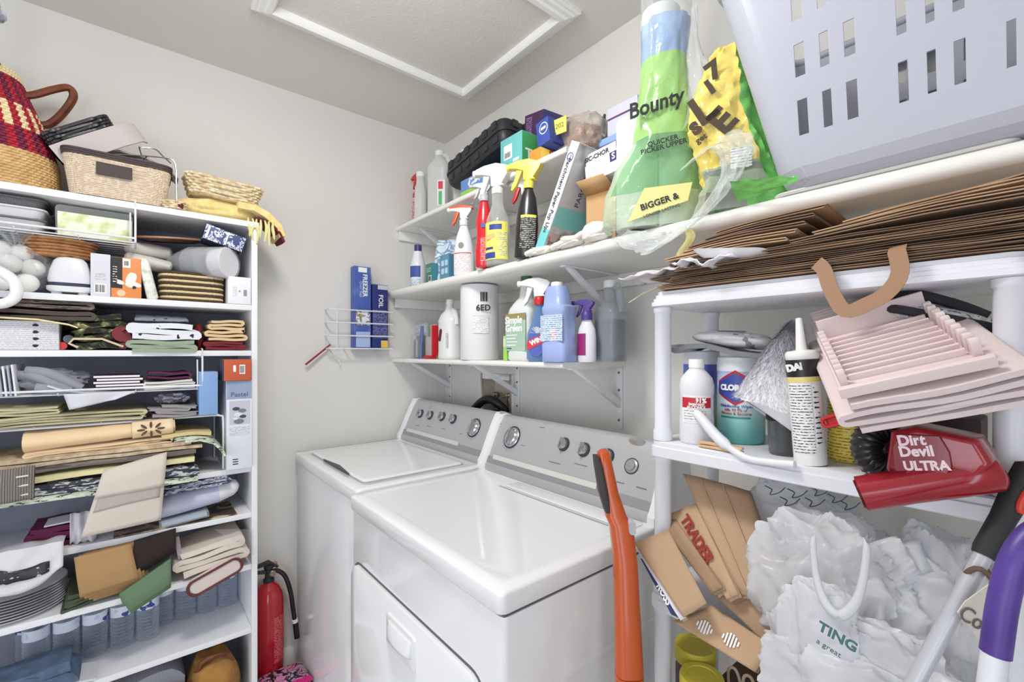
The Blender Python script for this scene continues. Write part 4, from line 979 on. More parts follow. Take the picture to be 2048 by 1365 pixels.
# mats bent down over the edge at the left and right
for lab, px, wd, mt, z0, hgt in (('brown placemat with cream ladder stripes hanging down at the far left', 24, .085, pat('ladder_stripe', 'bands', [(66, 58, 66), (96, 88, 92), (226, 218, 196), (80, 72, 78)], (66, 0, 0), .9), .075, .085),):
    o = B().grid(lambda u, v: Vector(((u-.5)*wd, -.010-.010*math.sin(PI*min(1, v*1.4)/2)+.002*math.sin(u*9), -v*hgt+.004*u)), 10, 10).obj('hanging_placemat', mt, solid=.006, smooth=60)
    put(o, lab, 'placemat', (-1.738, onA(px, 940, -1.738).y, onA(px, 938, -1.738).z), RA)
    for q in range(3):
        b = B().tube([(-.002, -.003, 0), (.02, -.003, .001)], .0022, 5); s_ = b.obj('cream_stitch', mat('cream_thread', (232, 224, 200), .9), o); s_.location = (.012, -.018, -.02-.024*q)
for k, (lab, mt, z, th, wd) in enumerate((('green and white checked placemat folded at the right end of the pile', M_gchk, .110, .015, .10), ('straw coloured fringed placemat on the right over green checks', mat('straw_mat', (222, 202, 146), .95, bump=(200, .5)), .126, .014, .13), ('black and green checked placemat draped down the right side', M_gchk, .062, .040, .09))):
    if k == 2:
        o = B().ribbon([(-.05, .044), (-.01, .046), (.03, .034), (.05, .008), (.055, -.01)], .007, -.030, .12, 8, .006, 70, sag=.006).obj('placemat', mt, smooth=60)
        put(o, lab, 'placemat', (-1.792, ya(405, -1.80), Z+.072), RA, 'placemats piled on the third shelf')
    else:
        o = B().ribbon(slope(wd, th/2, th/2-.004, .005), th*.85, -.016, .16, 8, .005, 60+k).obj('placemat', mt, smooth=60)
        put(o, lab, 'placemat', (-1.80, ya(385, -1.80)-.015*k, Z+z), RA, 'placemats piled on the third shelf')
M_peach = mat('peach_cotton', (240, 210, 168), .95, bump=(180, .25), sheen=.3)
y0, y1 = ya(46, -1.79), ya(352, -1.79)
pc = T('peach_tablecloth', 'rolled peach tablecloth with cut lace end on top of the placemats', 'tablecloth', (-1.79, (y0+y1)/2, Z+.106), (0, math.radians(-2), RA))
w = (y1-y0)
folded('cloth_layers', '', w*.92, .16, .022, 3, M_peach, None, 0, part=pc, seed=71, jit=.012, wob=.005)
b = B()
def roll(u, v):
    a = PI*2*v; sq = .030*(1-.18*u)
    return Vector((-w/2+w*u, .055+.062*math.cos(a), .046+.006*u+sq*math.sin(a)+.003*noise.noise(Vector((u*8, v*5, 2)))))
b.grid(roll, 30, 18).obj('cloth_roll', M_peach, pc, smooth=70)
o = B().grid(lambda u, v: Vector((w*.5-.105+.10*u, .052-.0665*math.cos((v-.5)*1.9), .0515+.0295*math.sin((v-.5)*1.9)*1.05)), 10, 10).obj('lace_end', mat('cream_peach', (240, 216, 180), .95, bump=(60, .5)), pc, solid=.003, smooth=60)
for k in range(8):
    a = 2*PI*k/8; s_ = B().sup([(-.0006, .0035, .010, 2), (.0008, .003, .009, 2)], 14).obj('cut_lace_hole', mat('lace_hole', (96, 74, 50), .9), pc); s_.location = (w*.5-.060+.024*math.cos(a), -.0172+.001*math.cos(2*a), .052+.014*math.sin(a)); s_.rotation_euler = (PI/2, 0, 0); s_.rotation_euler = (PI/2, -a+PI/2, 0)
# linen pouch hanging over the front of the third shelf
M_lin = mat('natural_linen', (214, 204, 192), .92, bump=(260, .25)); M_lin2 = mat('linen_inside', (186, 174, 168), .95, bump=(260, .25))
pts = [onA(x, y, -1.752) for x, y in ((162, 1076), (322, 1040), (334, 908), (206, 945))]
c = (pts[0]+pts[1]+pts[2]+pts[3])/4
po = T('linen_pouch', 'natural linen pouch with folded flap hanging over the placemats on third shelf', 'pouch', (-1.752, c.y, c.z), RA)
def quad(u, v, off=0):
    p = (pts[0]*(1-u)+pts[1]*u)*(1-v)+(pts[3]*(1-u)+pts[2]*u)*v
    return Vector((p.y-c.y, off-.006*math.sin(PI*u)*math.sin(PI*v)+.012*(v > .85)*(v-.85)/.15+.002*noise.noise(Vector((u*5, v*5, 3))), p.z-c.z))
B().grid(lambda u, v: quad(u, v), 14, 14).obj('pouch_body', M_lin, po, solid=.005, smooth=60)
B().grid(lambda u, v: quad(u, .60+.42*v-.10*u*(1-v)*0-.08*(1-v)*(u), -.006), 12, 8).obj('flap', M_lin, po, solid=.003, smooth=60)
B().grid(lambda u, v: quad(.05+.9*u, .36+.28*v+.02*math.sin(PI*u)*(1-v)-.07*u*v, -.0035), 12, 6).obj('flap_lining', M_lin2, po, solid=.002, smooth=60)

# ================================================================ fourth shelf
Z = ZS[3]+.0008
M_lav = mat('lavender_cotton', (198, 200, 222), .8, bump=(60, .1)); 
y0, y1 = ya(300, -1.80), ya(486, -1.80)
pw = T('lavender_pillow_roll', 'long pale lavender pillow roll with white end on the fourth shelf', 'pillow', (-1.80, (y0+y1)/2, Z+.034), (0, math.radians(-6), RA))
w = y1-y0
b = B(); b.loft([[(x, .05+r_*1.2*math.cos(2*PI*k/24), .036+r_*math.sin(2*PI*k/24)) for k in range(24)] for x, r_ in ((-w*.5, .036), (-w*.2, .037), (w*.25, .034))]); b.obj('pillow_body', M_lav, pw, smooth=70)
b = B(); b.loft([[(x, .05+r_*1.2*math.cos(2*PI*k/24), .037+dz+r_*math.sin(2*PI*k/24)) for k in range(24)] for x, r_, dz in ((w*.25, .0342, 0), (w*.42, .028, .004), (w*.47, .020, .006), (w*.5, .006, .005))]); b.obj('white_end', mat('white_cotton', (226, 226, 232), .8), pw, smooth=70)
y0, y1 = ya(300, -1.80), ya(470, -1.80)
folded('dark_check_runner', 'black and lavender checked runner pressed on the lavender pillow roll', abs(y1-y0), .14, .028, 3, pat('lav_check', 'noise', [(70, 70, 90), (186, 186, 206), (120, 120, 140)], (50, 50, 120), .9, pos=[0, .46, .58]), (-1.795, (y0+y1)/2-.012, Z+.108), (0, math.radians(-3), RA), 'cloth', seed=81, wob=.005)
y0, y1 = ya(225, -1.79), ya(474, -1.79)
folded('photo_placemat', 'vinyl placemat printed with dark brown food photo at front of fourth shelf', abs(y1-y0), .17, .004, 1, pat('food_photo', 'noise', [(52, 36, 32), (96, 78, 66), (176, 144, 122), (196, 204, 150), (222, 206, 190)], (16, 16, 16), .3, dist=1.2, const=False), (-1.802, (y0+y1)/2, Z), RA, 'placemat', seed=83, th=.8, wob=.0006)
y0, y1 = ya(318, -1.80), ya(424, -1.80)
pk = T('plastic_packet', 'clear plastic packet with pale blue sheet under the lavender pillow roll', 'packet', (-1.80, (y0+y1)/2, Z+.005), (0, math.radians(-5), RA))
B().box(-.062, .058, .006, .12, .004, .016).obj('blue_sheet', mat('pale_blue_sheet', (180, 200, 214), .6), pk, bev=.002)
B().box(-.068, .064, .0, .125, .001, .020).obj('clear_sleeve', M_wrap, pk, bev=.004)
y0, y1 = ya(60, -1.84), ya(158, -1.84)
folded('magenta_napkins', 'deep magenta napkins folded behind the linen pouch on fourth shelf', abs(y1-y0), .12, .058, 4, mat('magenta_cloth', (96, 10, 62), .7, bump=(100, .2)), (-1.835, (y0+y1)/2, Z), RA, 'cloth', seed=85, th=.95, jit=.008)
o = B().ribbon([(-.03, .0), (.0, .002), (.03, .004)], .004, 0, .08, 5, .002, 6).obj('white_hem', mat('white_linen', (214, 216, 222), .9), smooth=60)
put(o, 'thin white hemmed cloth lying on the deep magenta napkins', 'cloth', (-1.837, ya(118, -1.84), Z+.061), RA)
y0, y1 = ya(140, -1.80), ya(190, -1.80)
o = B().grid(lambda u, v: Vector(((u-.5)*.055, .018+.006*math.sin(u*14)-.012*v, .085*(1-v)+.004+.004*math.sin(u*20)*v)), 24, 8).obj('ruffled_cloth', mat('white_ruffle', (210, 206, 216), .9), solid=.003, smooth=60)
put(o, 'white ruffled cloth edge hanging between magenta napkins and linen pouch', 'cloth', (-1.812, (y0+y1)/2, Z), RA)
y0, y1 = ya(-30, -1.78), ya(128, -1.78)
wb_ = T('white_parcel_bag', 'white plastic parcel bag with a black printed band sagging over the fourth shelf edge', 'bag', (-1.79, (y0+y1)/2, Z), RA)
def parcel(u, v):
    x = (u-.5)*(y1-y0); s_ = (v-.45)/.55
    y, z = (.10*(1-v/.45)-.012, .030*math.sin(PI*min(1, v/.5)*.5+.4)) if v < .45 else (-.012-.016*math.sin(PI*s_*.5), .030-.10*s_-.03*s_*math.sin(PI*u)+.035*s_*u)
    return Vector((x, y+.006*noise.noise(Vector((u*4, v*5, 9))), z+.006*noise.noise(Vector((u*5, v*4, 2)))))
B().grid(parcel, 22, 22).obj('bag_body', mat('white_poly', (216, 216, 220), .35, bump=(22, .5)), wb_, solid=.004, smooth=60)
B().grid(lambda u, v: parcel(u*.82, .66+.16*v+.06*u)+Vector((0, -.005, .0)), 14, 5).obj('black_band', pat('black_print_band', 'noise', [(30, 30, 34), (38, 38, 42), (200, 200, 204)], (60, 60, 120), .4, pos=[0, .3, .64]), wb_, solid=.001, smooth=60)

# ================================================================ fifth shelf
Z = ZS[4]+.0008
M_plate = mat('paper_plate', (226, 224, 230), .7)
yp = ya(28, -1.86)
for k in range(9):
    o = B().lathe([(.001, .001), (.085, .0), (.112, .009), (.115, .0098), (.111, .0108), (.084, .002), (.001, .003)], 48).obj('paper_plate', M_plate)
    put(o, 'white paper plate, '+('lowest', 'second', 'third', 'fourth', 'fifth', 'sixth', 'seventh', 'eighth', 'topmost')[k]+' from the bottom of the plate stack on fifth shelf', 'paper plate', (-1.915+.001*(k % 2), yp-.012, Z+k*.0078), 0, 'paper plates stacked on the fifth shelf')
M_brown = mat('tan_brown_cloth', (176, 140, 96), .92, bump=(240, .3)); M_olive = mat('olive_cloth', (82, 90, 70), .92, bump=(200, .25)); M_blkc = mat('black_brown_cloth', (46, 34, 32), .92, bump=(200, .25)); M_grn = mat('green_cloth', (104, 130, 100), .92, bump=(200, .25))
y0, y1 = ya(128, -1.81), ya(240, -1.81)
folded('olive_cloth', 'dark olive cloth crushed under the tan brown napkins', abs(y1-y0), .15, .05, 4, M_olive, (-1.805, (y0+y1)/2, Z), RA, 'cloth', seed=91, jit=.012, wob=.010)
def hang(name, label, quad4, x, mt, cat, nlay=4, th=.005, gap=.006, bulge=.006, zig=0):
    """folded cloths hanging over the shelf edge: thin slabs one behind the other with their lower edges staggered"""
    P = [onA(a, b, x) for a, b in quad4]      # lower left, lower right, upper right, upper left
    c = sum(P, Vector())/4
    t = T(name, label, cat, (x, c.y, c.z), RA)
    for k in range(nlay):
        def f(u, v, k=k):
            p = (P[0]*(1-u)+P[1]*u)*(1-v)+(P[3]*(1-u)+P[2]*u)*v
            return Vector((p.y-c.y+.003*k*zig, gap*k-bulge*math.sin(PI*min(1, v*1.2))+.002*noise.noise(Vector((u*4, v*4, k))), p.z-c.z-.010*k*(1-v)))
        B().grid(f, 10, 10).obj('cloth_layer', mt, t, solid=th, smooth=60)
    return t
hang('tan_napkins', 'tan brown napkins folded in four hanging off the front of fifth shelf', ((160, 1196), (278, 1158), (262, 1088), (148, 1116)), -1.775, M_brown, 'napkins', 4, gap=.009, zig=3)
hang('brown_black_cloth', 'dark chocolate cloth with folded edges right behind the tan napkins', ((262, 1150), (352, 1095), (352, 1060), (268, 1085)), -1.780, M_blkc, 'cloth', 3, .006, .007)
hang('green_napkins', 'sage green napkins hanging over the fifth shelf edge above water bottles', ((262, 1222), (342, 1170), (342, 1118), (238, 1190)), -1.772, M_grn, 'napkins', 2)
hang('green_napkins', 'second sage green napkin fanned beneath the first over water bottles', ((248, 1212), (300, 1195), (330, 1150), (238, 1190)), -1.781, M_grn, 'napkins', 1)
y0, y1 = ya(362, -1.80), ya(500, -1.80)
folded('cream_canvas_cloths', 'cream canvas cloths folded thick at the right of fifth shelf', abs(y1-y0), .17, .085, 4, mat('cream_canvas', (226, 214, 200), .92, bump=(200, .2)), (-1.79, (y0+y1)/2-.008, Z+.02), (0, math.radians(-9), RA), 'cloth', seed=95, jit=.01, th=.8, wob=.007)
pch = T('edged_pouch', 'cream pouch with dark red piping poking out below cream canvas cloths', 'pouch', (-1.762, ya(430, -1.78), Z+.004), (0, math.radians(-20), RA))
B().loft([[(x, y, z) for x, z in rrect(-.075+g, .075-g, -.022+g*.5, .022-g*.5, .020, 6)] for y, g in ((.0, .003), (.01, 0), (.030, 0))]).obj('pouch_body', mat('pouch_cream', (214, 202, 196), .9), pch, smooth=60)
B().tube([(x, -.001, z) for x, z in rrect(-.078, .078, -.024, .024, .022, 6)], .0042, 8, True).obj('red_piping', mat('oxblood_piping', (96, 40, 40), .5), pch)
o = B().ribbon([(-.02, .07), (-.018, .03), (-.012, .0)], .012, 0, .12, 6, .003, 4).obj('grey_ribbed_cloth', mat('grey_lilac', (164, 156, 168), .9, bump=(160, .4)), smooth=60)
put(o, 'grey ribbed cloth standing between the chocolate cloth and cream canvas', 'cloth', (-1.80, ya(368, -1.80)+.004, Z+.075), RA)
fm = B().grid(lambda u, v: Vector((-.05+.115*u, -.014-.02*math.sin(PI*u), .155-.09*v*u-.03*u*u)), 12, 10).obj('clear_film_sheet', film('thin_film', (228, 226, 230), .10, .1, .45, bump=(50, .8)), smooth=60)
put(fm, 'thin clear film puffed over the cream canvas cloths at bookcase end', 'plastic film', (-1.79, ya(462, -1.79), Z), RA)

# ================================================================ sixth shelf: water bottles and denim
Z = ZS[5]+.0008
M_pet = film('clear_pet', (226, 234, 244), .10, .06, .5); M_wlab = pat('water_label', 'noise', [(60, 76, 150), (222, 230, 242), (196, 210, 234)], (30, 30, 40), .4, pos=[0, .40, .62]); M_wcap = mat('white_cap', (238, 240, 243), .4)
def water_bottle():
    t = T('water_bottle', '', 'water bottle', (0, 0, 0), 0, 'water bottles on the sixth shelf')
    pr = [(.001, .004), (.018, .0), (.029, .003), (.031, .008)]
    for k in range(7): z = .014+.011*k; pr += [(.031, z), (.0265, z+.004), (.031, z+.008)]
    pr += [(.0305, .10), (.0305, .138), (.031, .142), (.027, .160), (.017, .178), (.0125, .184), (.0125, .188)]
    B().lathe(pr, 20).obj('bottle', M_pet, t, smooth=50)
    B().lathe([(.0309, .103), (.0309, .135)], 20, cap=(0, 0)).obj('label', M_wlab, t)
    B().lathe([(.0005, .187), (.0148, .187), (.0148, .198), (.014, .1995), (.0005, .1995)], 16).obj('cap', M_wcap, t)
    return t
w0 = water_bottle(); first = True
spots = [(-2.035, .275-.0655*k, 0) for k in range(9)]+[(-1.968, .035-.0655*k, 1) for k in range(5)]
nm = ('nearest the end panel', 'second from the end panel', 'third from the end panel', 'fourth from the end panel', 'fifth from the end panel', 'sixth from the end panel', 'seventh from the end panel', 'eighth from the end panel', 'farthest from the end panel')
for k, (x, y, f) in enumerate(spots):
    lab = ('ribbed clear water bottle in the back row of sixth shelf, '+nm[k]) if not f else ('ribbed clear water bottle in the front row of sixth shelf, '+('rightmost', 'second from right', 'middle one', 'second from left', 'leftmost')[k-9])
    if k == 0: w0.location = (x, y, Z); w0['label'] = lab; w0.rotation_euler = (0, 0, .3)
    else: dup(w0, (x, y, Z), (0, 0, .7*k), lab)
M_denim = mat('denim', (78, 98, 122), .95, bump=(260, .5), var=((98, 120, 146), 30))
y0, y1 = ya(-30, -1.79), ya(160, -1.79)
dn = T('folded_jeans', 'folded faded blue denim at front of the sixth shelf', 'jeans', (-1.80, (y0+y1)/2-.01, Z), RA)
folded('denim_fold', '', (y1-y0), .105, .078, 3, M_denim, None, 0, part=dn, seed=101, th=.95, jit=.01, wob=.008)
o = B().ribbon([(-.03, .004), (.0, .012), (.03, .008), (.05, .001)], .006, -.004, .09, 6, .003, 5).obj('white_tissue', mat('white_linen', (214, 216, 222), .9), smooth=60)
put(o, 'white cloth tucked beside the folded blue denim', 'cloth', (-1.80, ya(145, -1.79), Z+.004), RA)

# ================================================================ bottom shelf
Z = .0908
M_zig = pat('zigzag_blanket', 'bands', [(150, 152, 164), (196, 196, 204), (128, 130, 144)], (90, 0, 60), .9, dist=5)
y0, y1 = ya(150, -1.82), ya(352, -1.85)
folded('zigzag_blanket', 'grey zigzag knit blanket folded on the bottom shelf', abs(y1-y0), .20, .21, 4, M_zig, (-1.85, (y0+y1)/2, Z), RA, 'blanket', seed=111, th=.95, jit=.01)
y0, y1 = ya(385, -1.80), ya(490, -1.80)
hb = T('mustard_handbag', 'mustard and brown handbag slumped at the right of bottom shelf', 'bag', (-1.87, (y0+y1)/2-.01, Z), RA)
crumple(.075, .06, .105, 17, .10, 1.2, e=3).obj('bag_body', mat('mustard_leather', (176, 126, 56), .6, bump=(40, .3), var=((92, 62, 34), 9)), hb, smooth=60)
B().tube(smooth_path([(-.05, -.04, .18), (-.03, -.05, .215), (.03, -.05, .215), (.05, -.04, .18)], 5), .007, 8).obj('bag_strap', M_leather, hb)
y0, y1 = ya(290, -1.79), ya(395, -1.79)
tb2 = T('tan_tote', 'tan soft tote with brown binding in front of the zigzag blanket', 'bag', (-1.785, (y0+y1)/2-.012, Z), RA)
crumple(.056, .022, .085, 23, .10, 1.5, e=3).obj('tote_body', mat('tan_canvas', (176, 154, 124), .9, bump=(200, .2)), tb2, smooth=60).location = (0, .03, 0)
B().tube(smooth_path([(-.06, -.004, .10), (-.03, -.004, .145), (.0, -.004, .16), (.04, -.004, .165), (.062, -.004, .12)], 5), .0045, 8).obj('brown_binding', M_leather, tb2)
# ================================================================ wire rack on the left wall
XW = XL
p0, p1 = onA(650, 615, XW+.004), onA(778, 630, XW+.05)
zt, zb = onA(715, 622, XW+.05).z, onA(740, 698, XW+.05).z
wy0, wy1 = p0.y, onA(778, 660, XW+.05).y
rk2 = T('wall_wire_rack', 'white wire pocket rack fixed on the left wall holding two blue boxes', 'wire rack', (XW, (wy0+wy1)/2, zb), RA)
w = (wy1-wy0)/2; hgt = zt-zb
for k in range(4):
    z = hgt*k/3
    B().tube(smooth_path([(-w, -.004, z), (-w+.004, -.05, z), (-w+.03, -.07, z), (w-.01, -.07, z), (w, -.065, z), (w, -.004, z)], 4), .0032, 6).obj('wire', M_wwire, rk2)
for x in (-w, w): B().tube([(x, -.003, -.01), (x, -.003, hgt+.012)], .0026, 6).obj('upright', M_wwire, rk2)
B().tube([(-w+.03, -.07, 0), (-w+.03, -.07, hgt)], .002, 6).obj('upright', M_wwire, rk2)
for k in range(5): B().tube([(-w+.02+k*(2*w-.03)/4, -.07, 0), (-w+.02+k*(2*w-.03)/4, -.004, 0)], .0028, 6).obj('wire', M_wwire, rk2)
B().tube(smooth_path([(-w+.01, -.004, -.0), (-w+.03, -.01, -.03), (-w+.055, -.02, -.052), (-w+.06, -.024, -.075)], 4), .0022, 6).obj('hook', M_wwire, rk2)
B().tube(smooth_path([(w-.06, -.004, -.002), (w-.055, -.012, -.02), (w-.05, -.02, -.04)], 4), .0018, 6).obj('hook', M_wwire, rk2)
M_blu = pat('freezer_box', 'noise', [(62, 84, 160), (74, 96, 172), (96, 116, 184)], (9, 9, 9), .45, const=False)
def rackbox(px0, px1, top, dz, lab, mt, words):
    ya0, ya1 = onA(px0, 700, XW+.04).y, onA(px1, 700, XW+.04).y
    zt_ = onA((px0+px1)/2, top, XW+.04).z; z0 = zb+.003
    t = carton('bag_box', lab, 'box', (XW+.062, (ya0+ya1)/2, z0), RA, ya1-ya0, .045, zt_-z0, mt)
    return t, ya1-ya0, zt_-z0
t, w_, h_ = rackbox(705, 738, 535, 0, 'taller blue freezer bag box standing in the wall wire rack', M_blu, '')
txt(t, 'FREEZER', .030, (.010, -.001, h_*.77), WHITEINK, rot=(PI/2, PI/2, 0), sx=.9, bold=.0006)
txt(t, 'Quart Bags', .016, (-.008, -.001, h_*.72), mat('pale_blue_ink', (190, 206, 240), .5), rot=(PI/2, PI/2, 0))
decal(t, FR, -.020, .020, h_-.026, h_-.004, 0, WHITEINK, 'white_panel')
decal(t, FR, -w_/2+.008, w_/2-.004, h_*.28, h_*.46, 0, pat('food_print', 'noise', [(222, 226, 236), (120, 130, 90), (214, 150, 110), (240, 240, 244)], (40, 40, 40), .5, dist=1), 'picture_print')
decal(t, FR, -w_/2+.008, w_/2-.004, .004, h_*.20, 0, mat('ice_blue', (170, 188, 226), .5), 'bottom_panel')
t, w_, h_ = rackbox(741, 772, 571, 0, 'shorter dark blue foil box leaning right in the wall wire rack', mat('foil_box_blue', (38, 50, 116), .4), '')
decal(t, FR, -.012, w_/2-.001, h_-.022, h_-.002, 0, mat('silver_ink', (196, 200, 208), .4), 'silver_panel'); txt(t, 'FOIL', .030, (.002, -.001, h_*.74), WHITEINK, rot=(PI/2, PI/2, 0), bold=.0004)
decal(t, FR, -w_/2+.004, w_/2-.004, h_*.15, h_*.6, 0, pat('blue_fine', 'print', [(38, 50, 116), (170, 180, 216)], (180, 180, 380), .5), 'fine_print'); decal(t, FR, .004, w_/2-.001, .002, h_*.12, 0, mat('yellow_print', (236, 196, 90), .5), 'yellow_panel')
a, b_ = onA(612, 730, XW+.03), onA(660, 690, XW+.012)
tg = T('bag_clip', 'red and white bag clip hooked on the wall wire rack corner', 'clip', (XW+.02, (a.y+b_.y)/2, (a.z+b_.z)/2), RA)
d = (b_.y-a.y)/2; e = (b_.z-a.z)/2
B().tube([(-d, -.004, -e), (d, .004, e)], .0042, 6).obj('red_bar', mat('brick_red', (150, 50, 44), .4), tg)
B().tube([(-d+.004, -.006, -e-.008), (d, .002, e-.008)], .003, 6).obj('white_bar', mat('clip_white', (230, 228, 228), .4), tg)

# ================================================================ fire extinguisher, baseboard corner, bag on the floor
M_red_e = mat('extinguisher_red', (176, 12, 30), .2, coat=.6)
fx, fy = XL+.075, onA(542, 1250, XL+.075).y
fe = T('fire_extinguisher', 'red fire extinguisher with black hose standing beside the bookcase', 'fire extinguisher', (fx, fy-.008, .0006), RA)
B().lathe([(.05, 0), (.054, .008), (.054, .34), (.050, .375), (.036, .405), (.019, .42), (.016, .43), (.001, .43)], 32).obj('cylinder', M_red_e, fe, smooth=50)
B().lathe([(.0205, .425), (.0205, .435), (.014, .44), (.014, .475), (.018, .478), (.018, .492), (.001, .494)], 16).obj('valve', mat('valve_black', (34, 34, 36), .45), fe)
B().prism([(-.045, .487), (-.04, .50), (.0, .508), (.035, .478), (.03, .470), (.0, .492)], -.009, .009, 'y').obj('carry_lever', mat('lever_black', (40, 40, 42), .4), fe, bev=.002)
B().prism([(-.05, .468), (-.045, .476), (.0, .47), (.01, .458), (.0, .455)], -.008, .008, 'y').obj('lower_lever', mat('lever_black', (40, 40, 42), .4), fe, bev=.002)
B().lathe([(.012, 0), (.012, .008), (.010, .010)], 16).obj('gauge', M_brass, fe).matrix_local = Matrix.Translation((.010, -.014, .46)) @ Matrix.Rotation(PI/2, 4, 'X')
B().tube([(.02+.009*math.cos(2*PI*k/14), -.004, .488+.009*math.sin(2*PI*k/14)) for k in range(14)], .0014, 6, True).obj('pull_ring', REDINK, fe)
B().tube(smooth_path([(.012, 0, .462), (.035, .0, .455), (.060, -.004, .425), (.078, -.008, .36), (.087, -.010, .29), (.094, -.012, .235)], 6), .0085, 10).obj('hose', M_hose, fe)
B().tube([(.0945, -.012, .237), (.096, -.012, .225), (.102, -.012, .165)], .0105, 10).obj('nozzle', M_hose, fe); B().tube([(.0925, -.012, .246), (.095, -.012, .232)], .0115, 10).obj('nozzle_band', WHITEINK, fe)
arcpatch(fe, .0543, 8, 60, .12, .30, pat('ext_label', 'print', [(186, 30, 44), (226, 150, 150)], (120, 120, 340), .4))
M_pink = pat('pink_black_print', 'noise', [(206, 40, 120), (222, 150, 190), (36, 30, 36), (196, 176, 190), (40, 34, 40)], (26, 26, 26), .35, dist=1.5, pos=[0, .36, .46, .56, .66])
pbx = T('pink_shopping_bag', 'glossy pink and black printed bag lying on floor by the washer', 'bag', (-1.90, onA(575, 1345, -1.90).y-.018, .0006), (0, math.radians(0), RA))
B().loft([[(x, y, z) for x, y in rrect(-.08+g, .085-g, -.10+g, .06-g, .02, 4)] for z, g in ((0.0005, .004), (.05, 0), (.09, .004), (.098, .016))]).obj('bag_body', M_pink, pbx, smooth=50)
B().ribbon([(-.085, .098), (0, .102), (.085, .094)], .004, -.10, -.07, 3, .004, 3).obj('pink_edge', mat('hot_pink', (222, 30, 130), .4), pbx)
# ================================================================ goods on the wall shelves
def Bp(p0, p1, top, y, base):
    x0, x1 = onB(p0, 705, y).x, onB(p1, 705, y).x
    return Vector(((x0+x1)/2, y, base)), x1-x0, onB((p0+p1)/2, top, y).z-base
def Br(p0, p1, top, y, base):
    """round thing between two pixel columns with its axis at depth y: place, diameter, height"""
    pm = (p0+p1)/2; u = (pm-1024)/909
    p = onB(pm, top, y); t = y/(.639+.769*u)
    return Vector((p.x, y, base)), (p1-p0)*t/909/math.sqrt(1+u*u), p.z-base
def face(px):      # turn about z that points a thing's front at the camera
    a, b, c = ray(px, 705); return math.atan2(-a, b)
M_wpl = mat('white_plastic', (238, 238, 236), .35, sss=.05); M_wpl2 = mat('cool_white_plastic', (228, 230, 234), .35)
M_redp = mat('red_plastic_bright', (206, 34, 42), .35); M_greyp = mat('grey_plastic', (186, 188, 194), .35)
M_milky = film('milky_plastic', (232, 234, 232), .62, .3, .35)
M_clearb = film('clear_bottle', (226, 230, 228), .22, .08, .5)
# ---- upper shelf
Z = ZTOP+.0006
l, w, h = Bp(822, 846, 330, 1.045, Z)
t = spray('trigger_bottle', 'red and clear trigger bottle in the corner of the upper shelf', l, 0, [(.001, 0), (.030, 0), (.034, .006), (.034, .12), (.03, .155), (.015, .175), (.013, .185)], [mat('red_label_bottle', (196, 70, 70), .4), M_redp, M_redp, M_redp], hs=.9)
t.location.x = l.x-.018; t.location.y = 1.06
arcpatch(t, .0343, -60, 60, .02, .13, pat('red_print', 'noise', [(216, 190, 186), (200, 50, 56), (232, 226, 222)], (50, 50, 90), .5), sy=.72)
l, w, h = Bp(828, 851, 345, 1.02, Z)
t = T('tall_bottle', 'slim frosted white bottle standing before the red trigger bottle', 'bottle', (l.x, 1.025, Z))
B().lathe([(.001, 0), (.026, 0), (.029, .006), (.028, .10), (.026, .15), (.020, .165), (.018, h-.02)], 22).obj('bottle', M_milky, t, smooth=60)
jar_cap(B(), .020, h-.022, .022).obj('cap', M_wpl, t)
def jug(name, label, loc, w, d, h, mats, rot=0, cap=.02, capm=None, handle=True, sh=.72, e=4, cat='bottle', neck=.019, hm=None, capz=.022):
    t = T(name, label, cat, loc, rot)
    b = B(); b.sup([(0, w*.46, d*.46, e), (.006, w*.5, d*.5, e), (h*.10, w*.5, d*.5, e), (h*.12, w*.485, d*.485, e), (h*(sh-.03), w*.485, d*.485, e), (h*sh, w*.5, d*.5, e), (h*(sh+.05), w*.49, d*.49, e*.8), (h*(sh+.13), w*.36, d*.38, 2.6), (h*(sh+.19), w*.22, d*.24, 2.2), (h*.945, neck, neck, 2), (h*.96, neck, neck, 2)])
    b.obj('bottle', mats[0], t, smooth=50)
    if handle: B().tube(smooth_path([(w*.20, 0, h*.95), (w*.36, 0, h*.95), (w*.46, 0, h*(sh+.12)), (w*.47, 0, h*(sh+.03))], 5), .011, 8).obj('handle', hm or mats[0], t)
    jar_cap(B(), cap, h*.955, capz).obj('cap', capm or mats[1], t)
    return t
l, w, h = Br(850, 897, 300, 1.075, Z)
t = jug('vinegar_jug', 'translucent white gallon jug with red and green label on the upper shelf', (l.x, 1.09, Z), w*.95, w*.9, h-.012, [M_milky, M_wpl], rot=.7)
decal(t, FR, .005, w*.40, h*.16, h*.52, -w*.437, mat('label_white', (236, 238, 236), .5), 'label'); decal(t, FR, .012, w*.26, h*.17, h*.36, -w*.439, mat('label_green', (92, 186, 120), .5), 'green_panel'); decal(t, FR, .010, w*.30, h*.39, h*.50, -w*.439, mat('label_red', (214, 70, 80), .5), 'red_panel')
l, w, h = Br(895, 945, 297, 1.10, Z)
jug('vinegar_jug', 'second translucent jug behind the black tool case on the upper shelf', (l.x-.005, 1.13, Z), w*.9, w*.85, h-.01, [M_milky, M_wpl], rot=.7)
M_case = mat('tool_case_black', (38, 40, 44), .42, bump=(220, .15))
a, b_ = onB(906, 350, 1.03), onB(1010, 330, 1.03)
l2, w2, h2 = Bp(930, 985, 352, 1.02, Z)
t = carton('blue_green_box', 'blue tissue box with green base under the black tool case', 'box', (l2.x, 1.0, Z), 0, w2, .16, h2, (mat('box_blue', (104, 144, 208), .5), mat('box_blue2', (84, 120, 186), .5), mat('box_blue', (104, 144, 208), .5)))
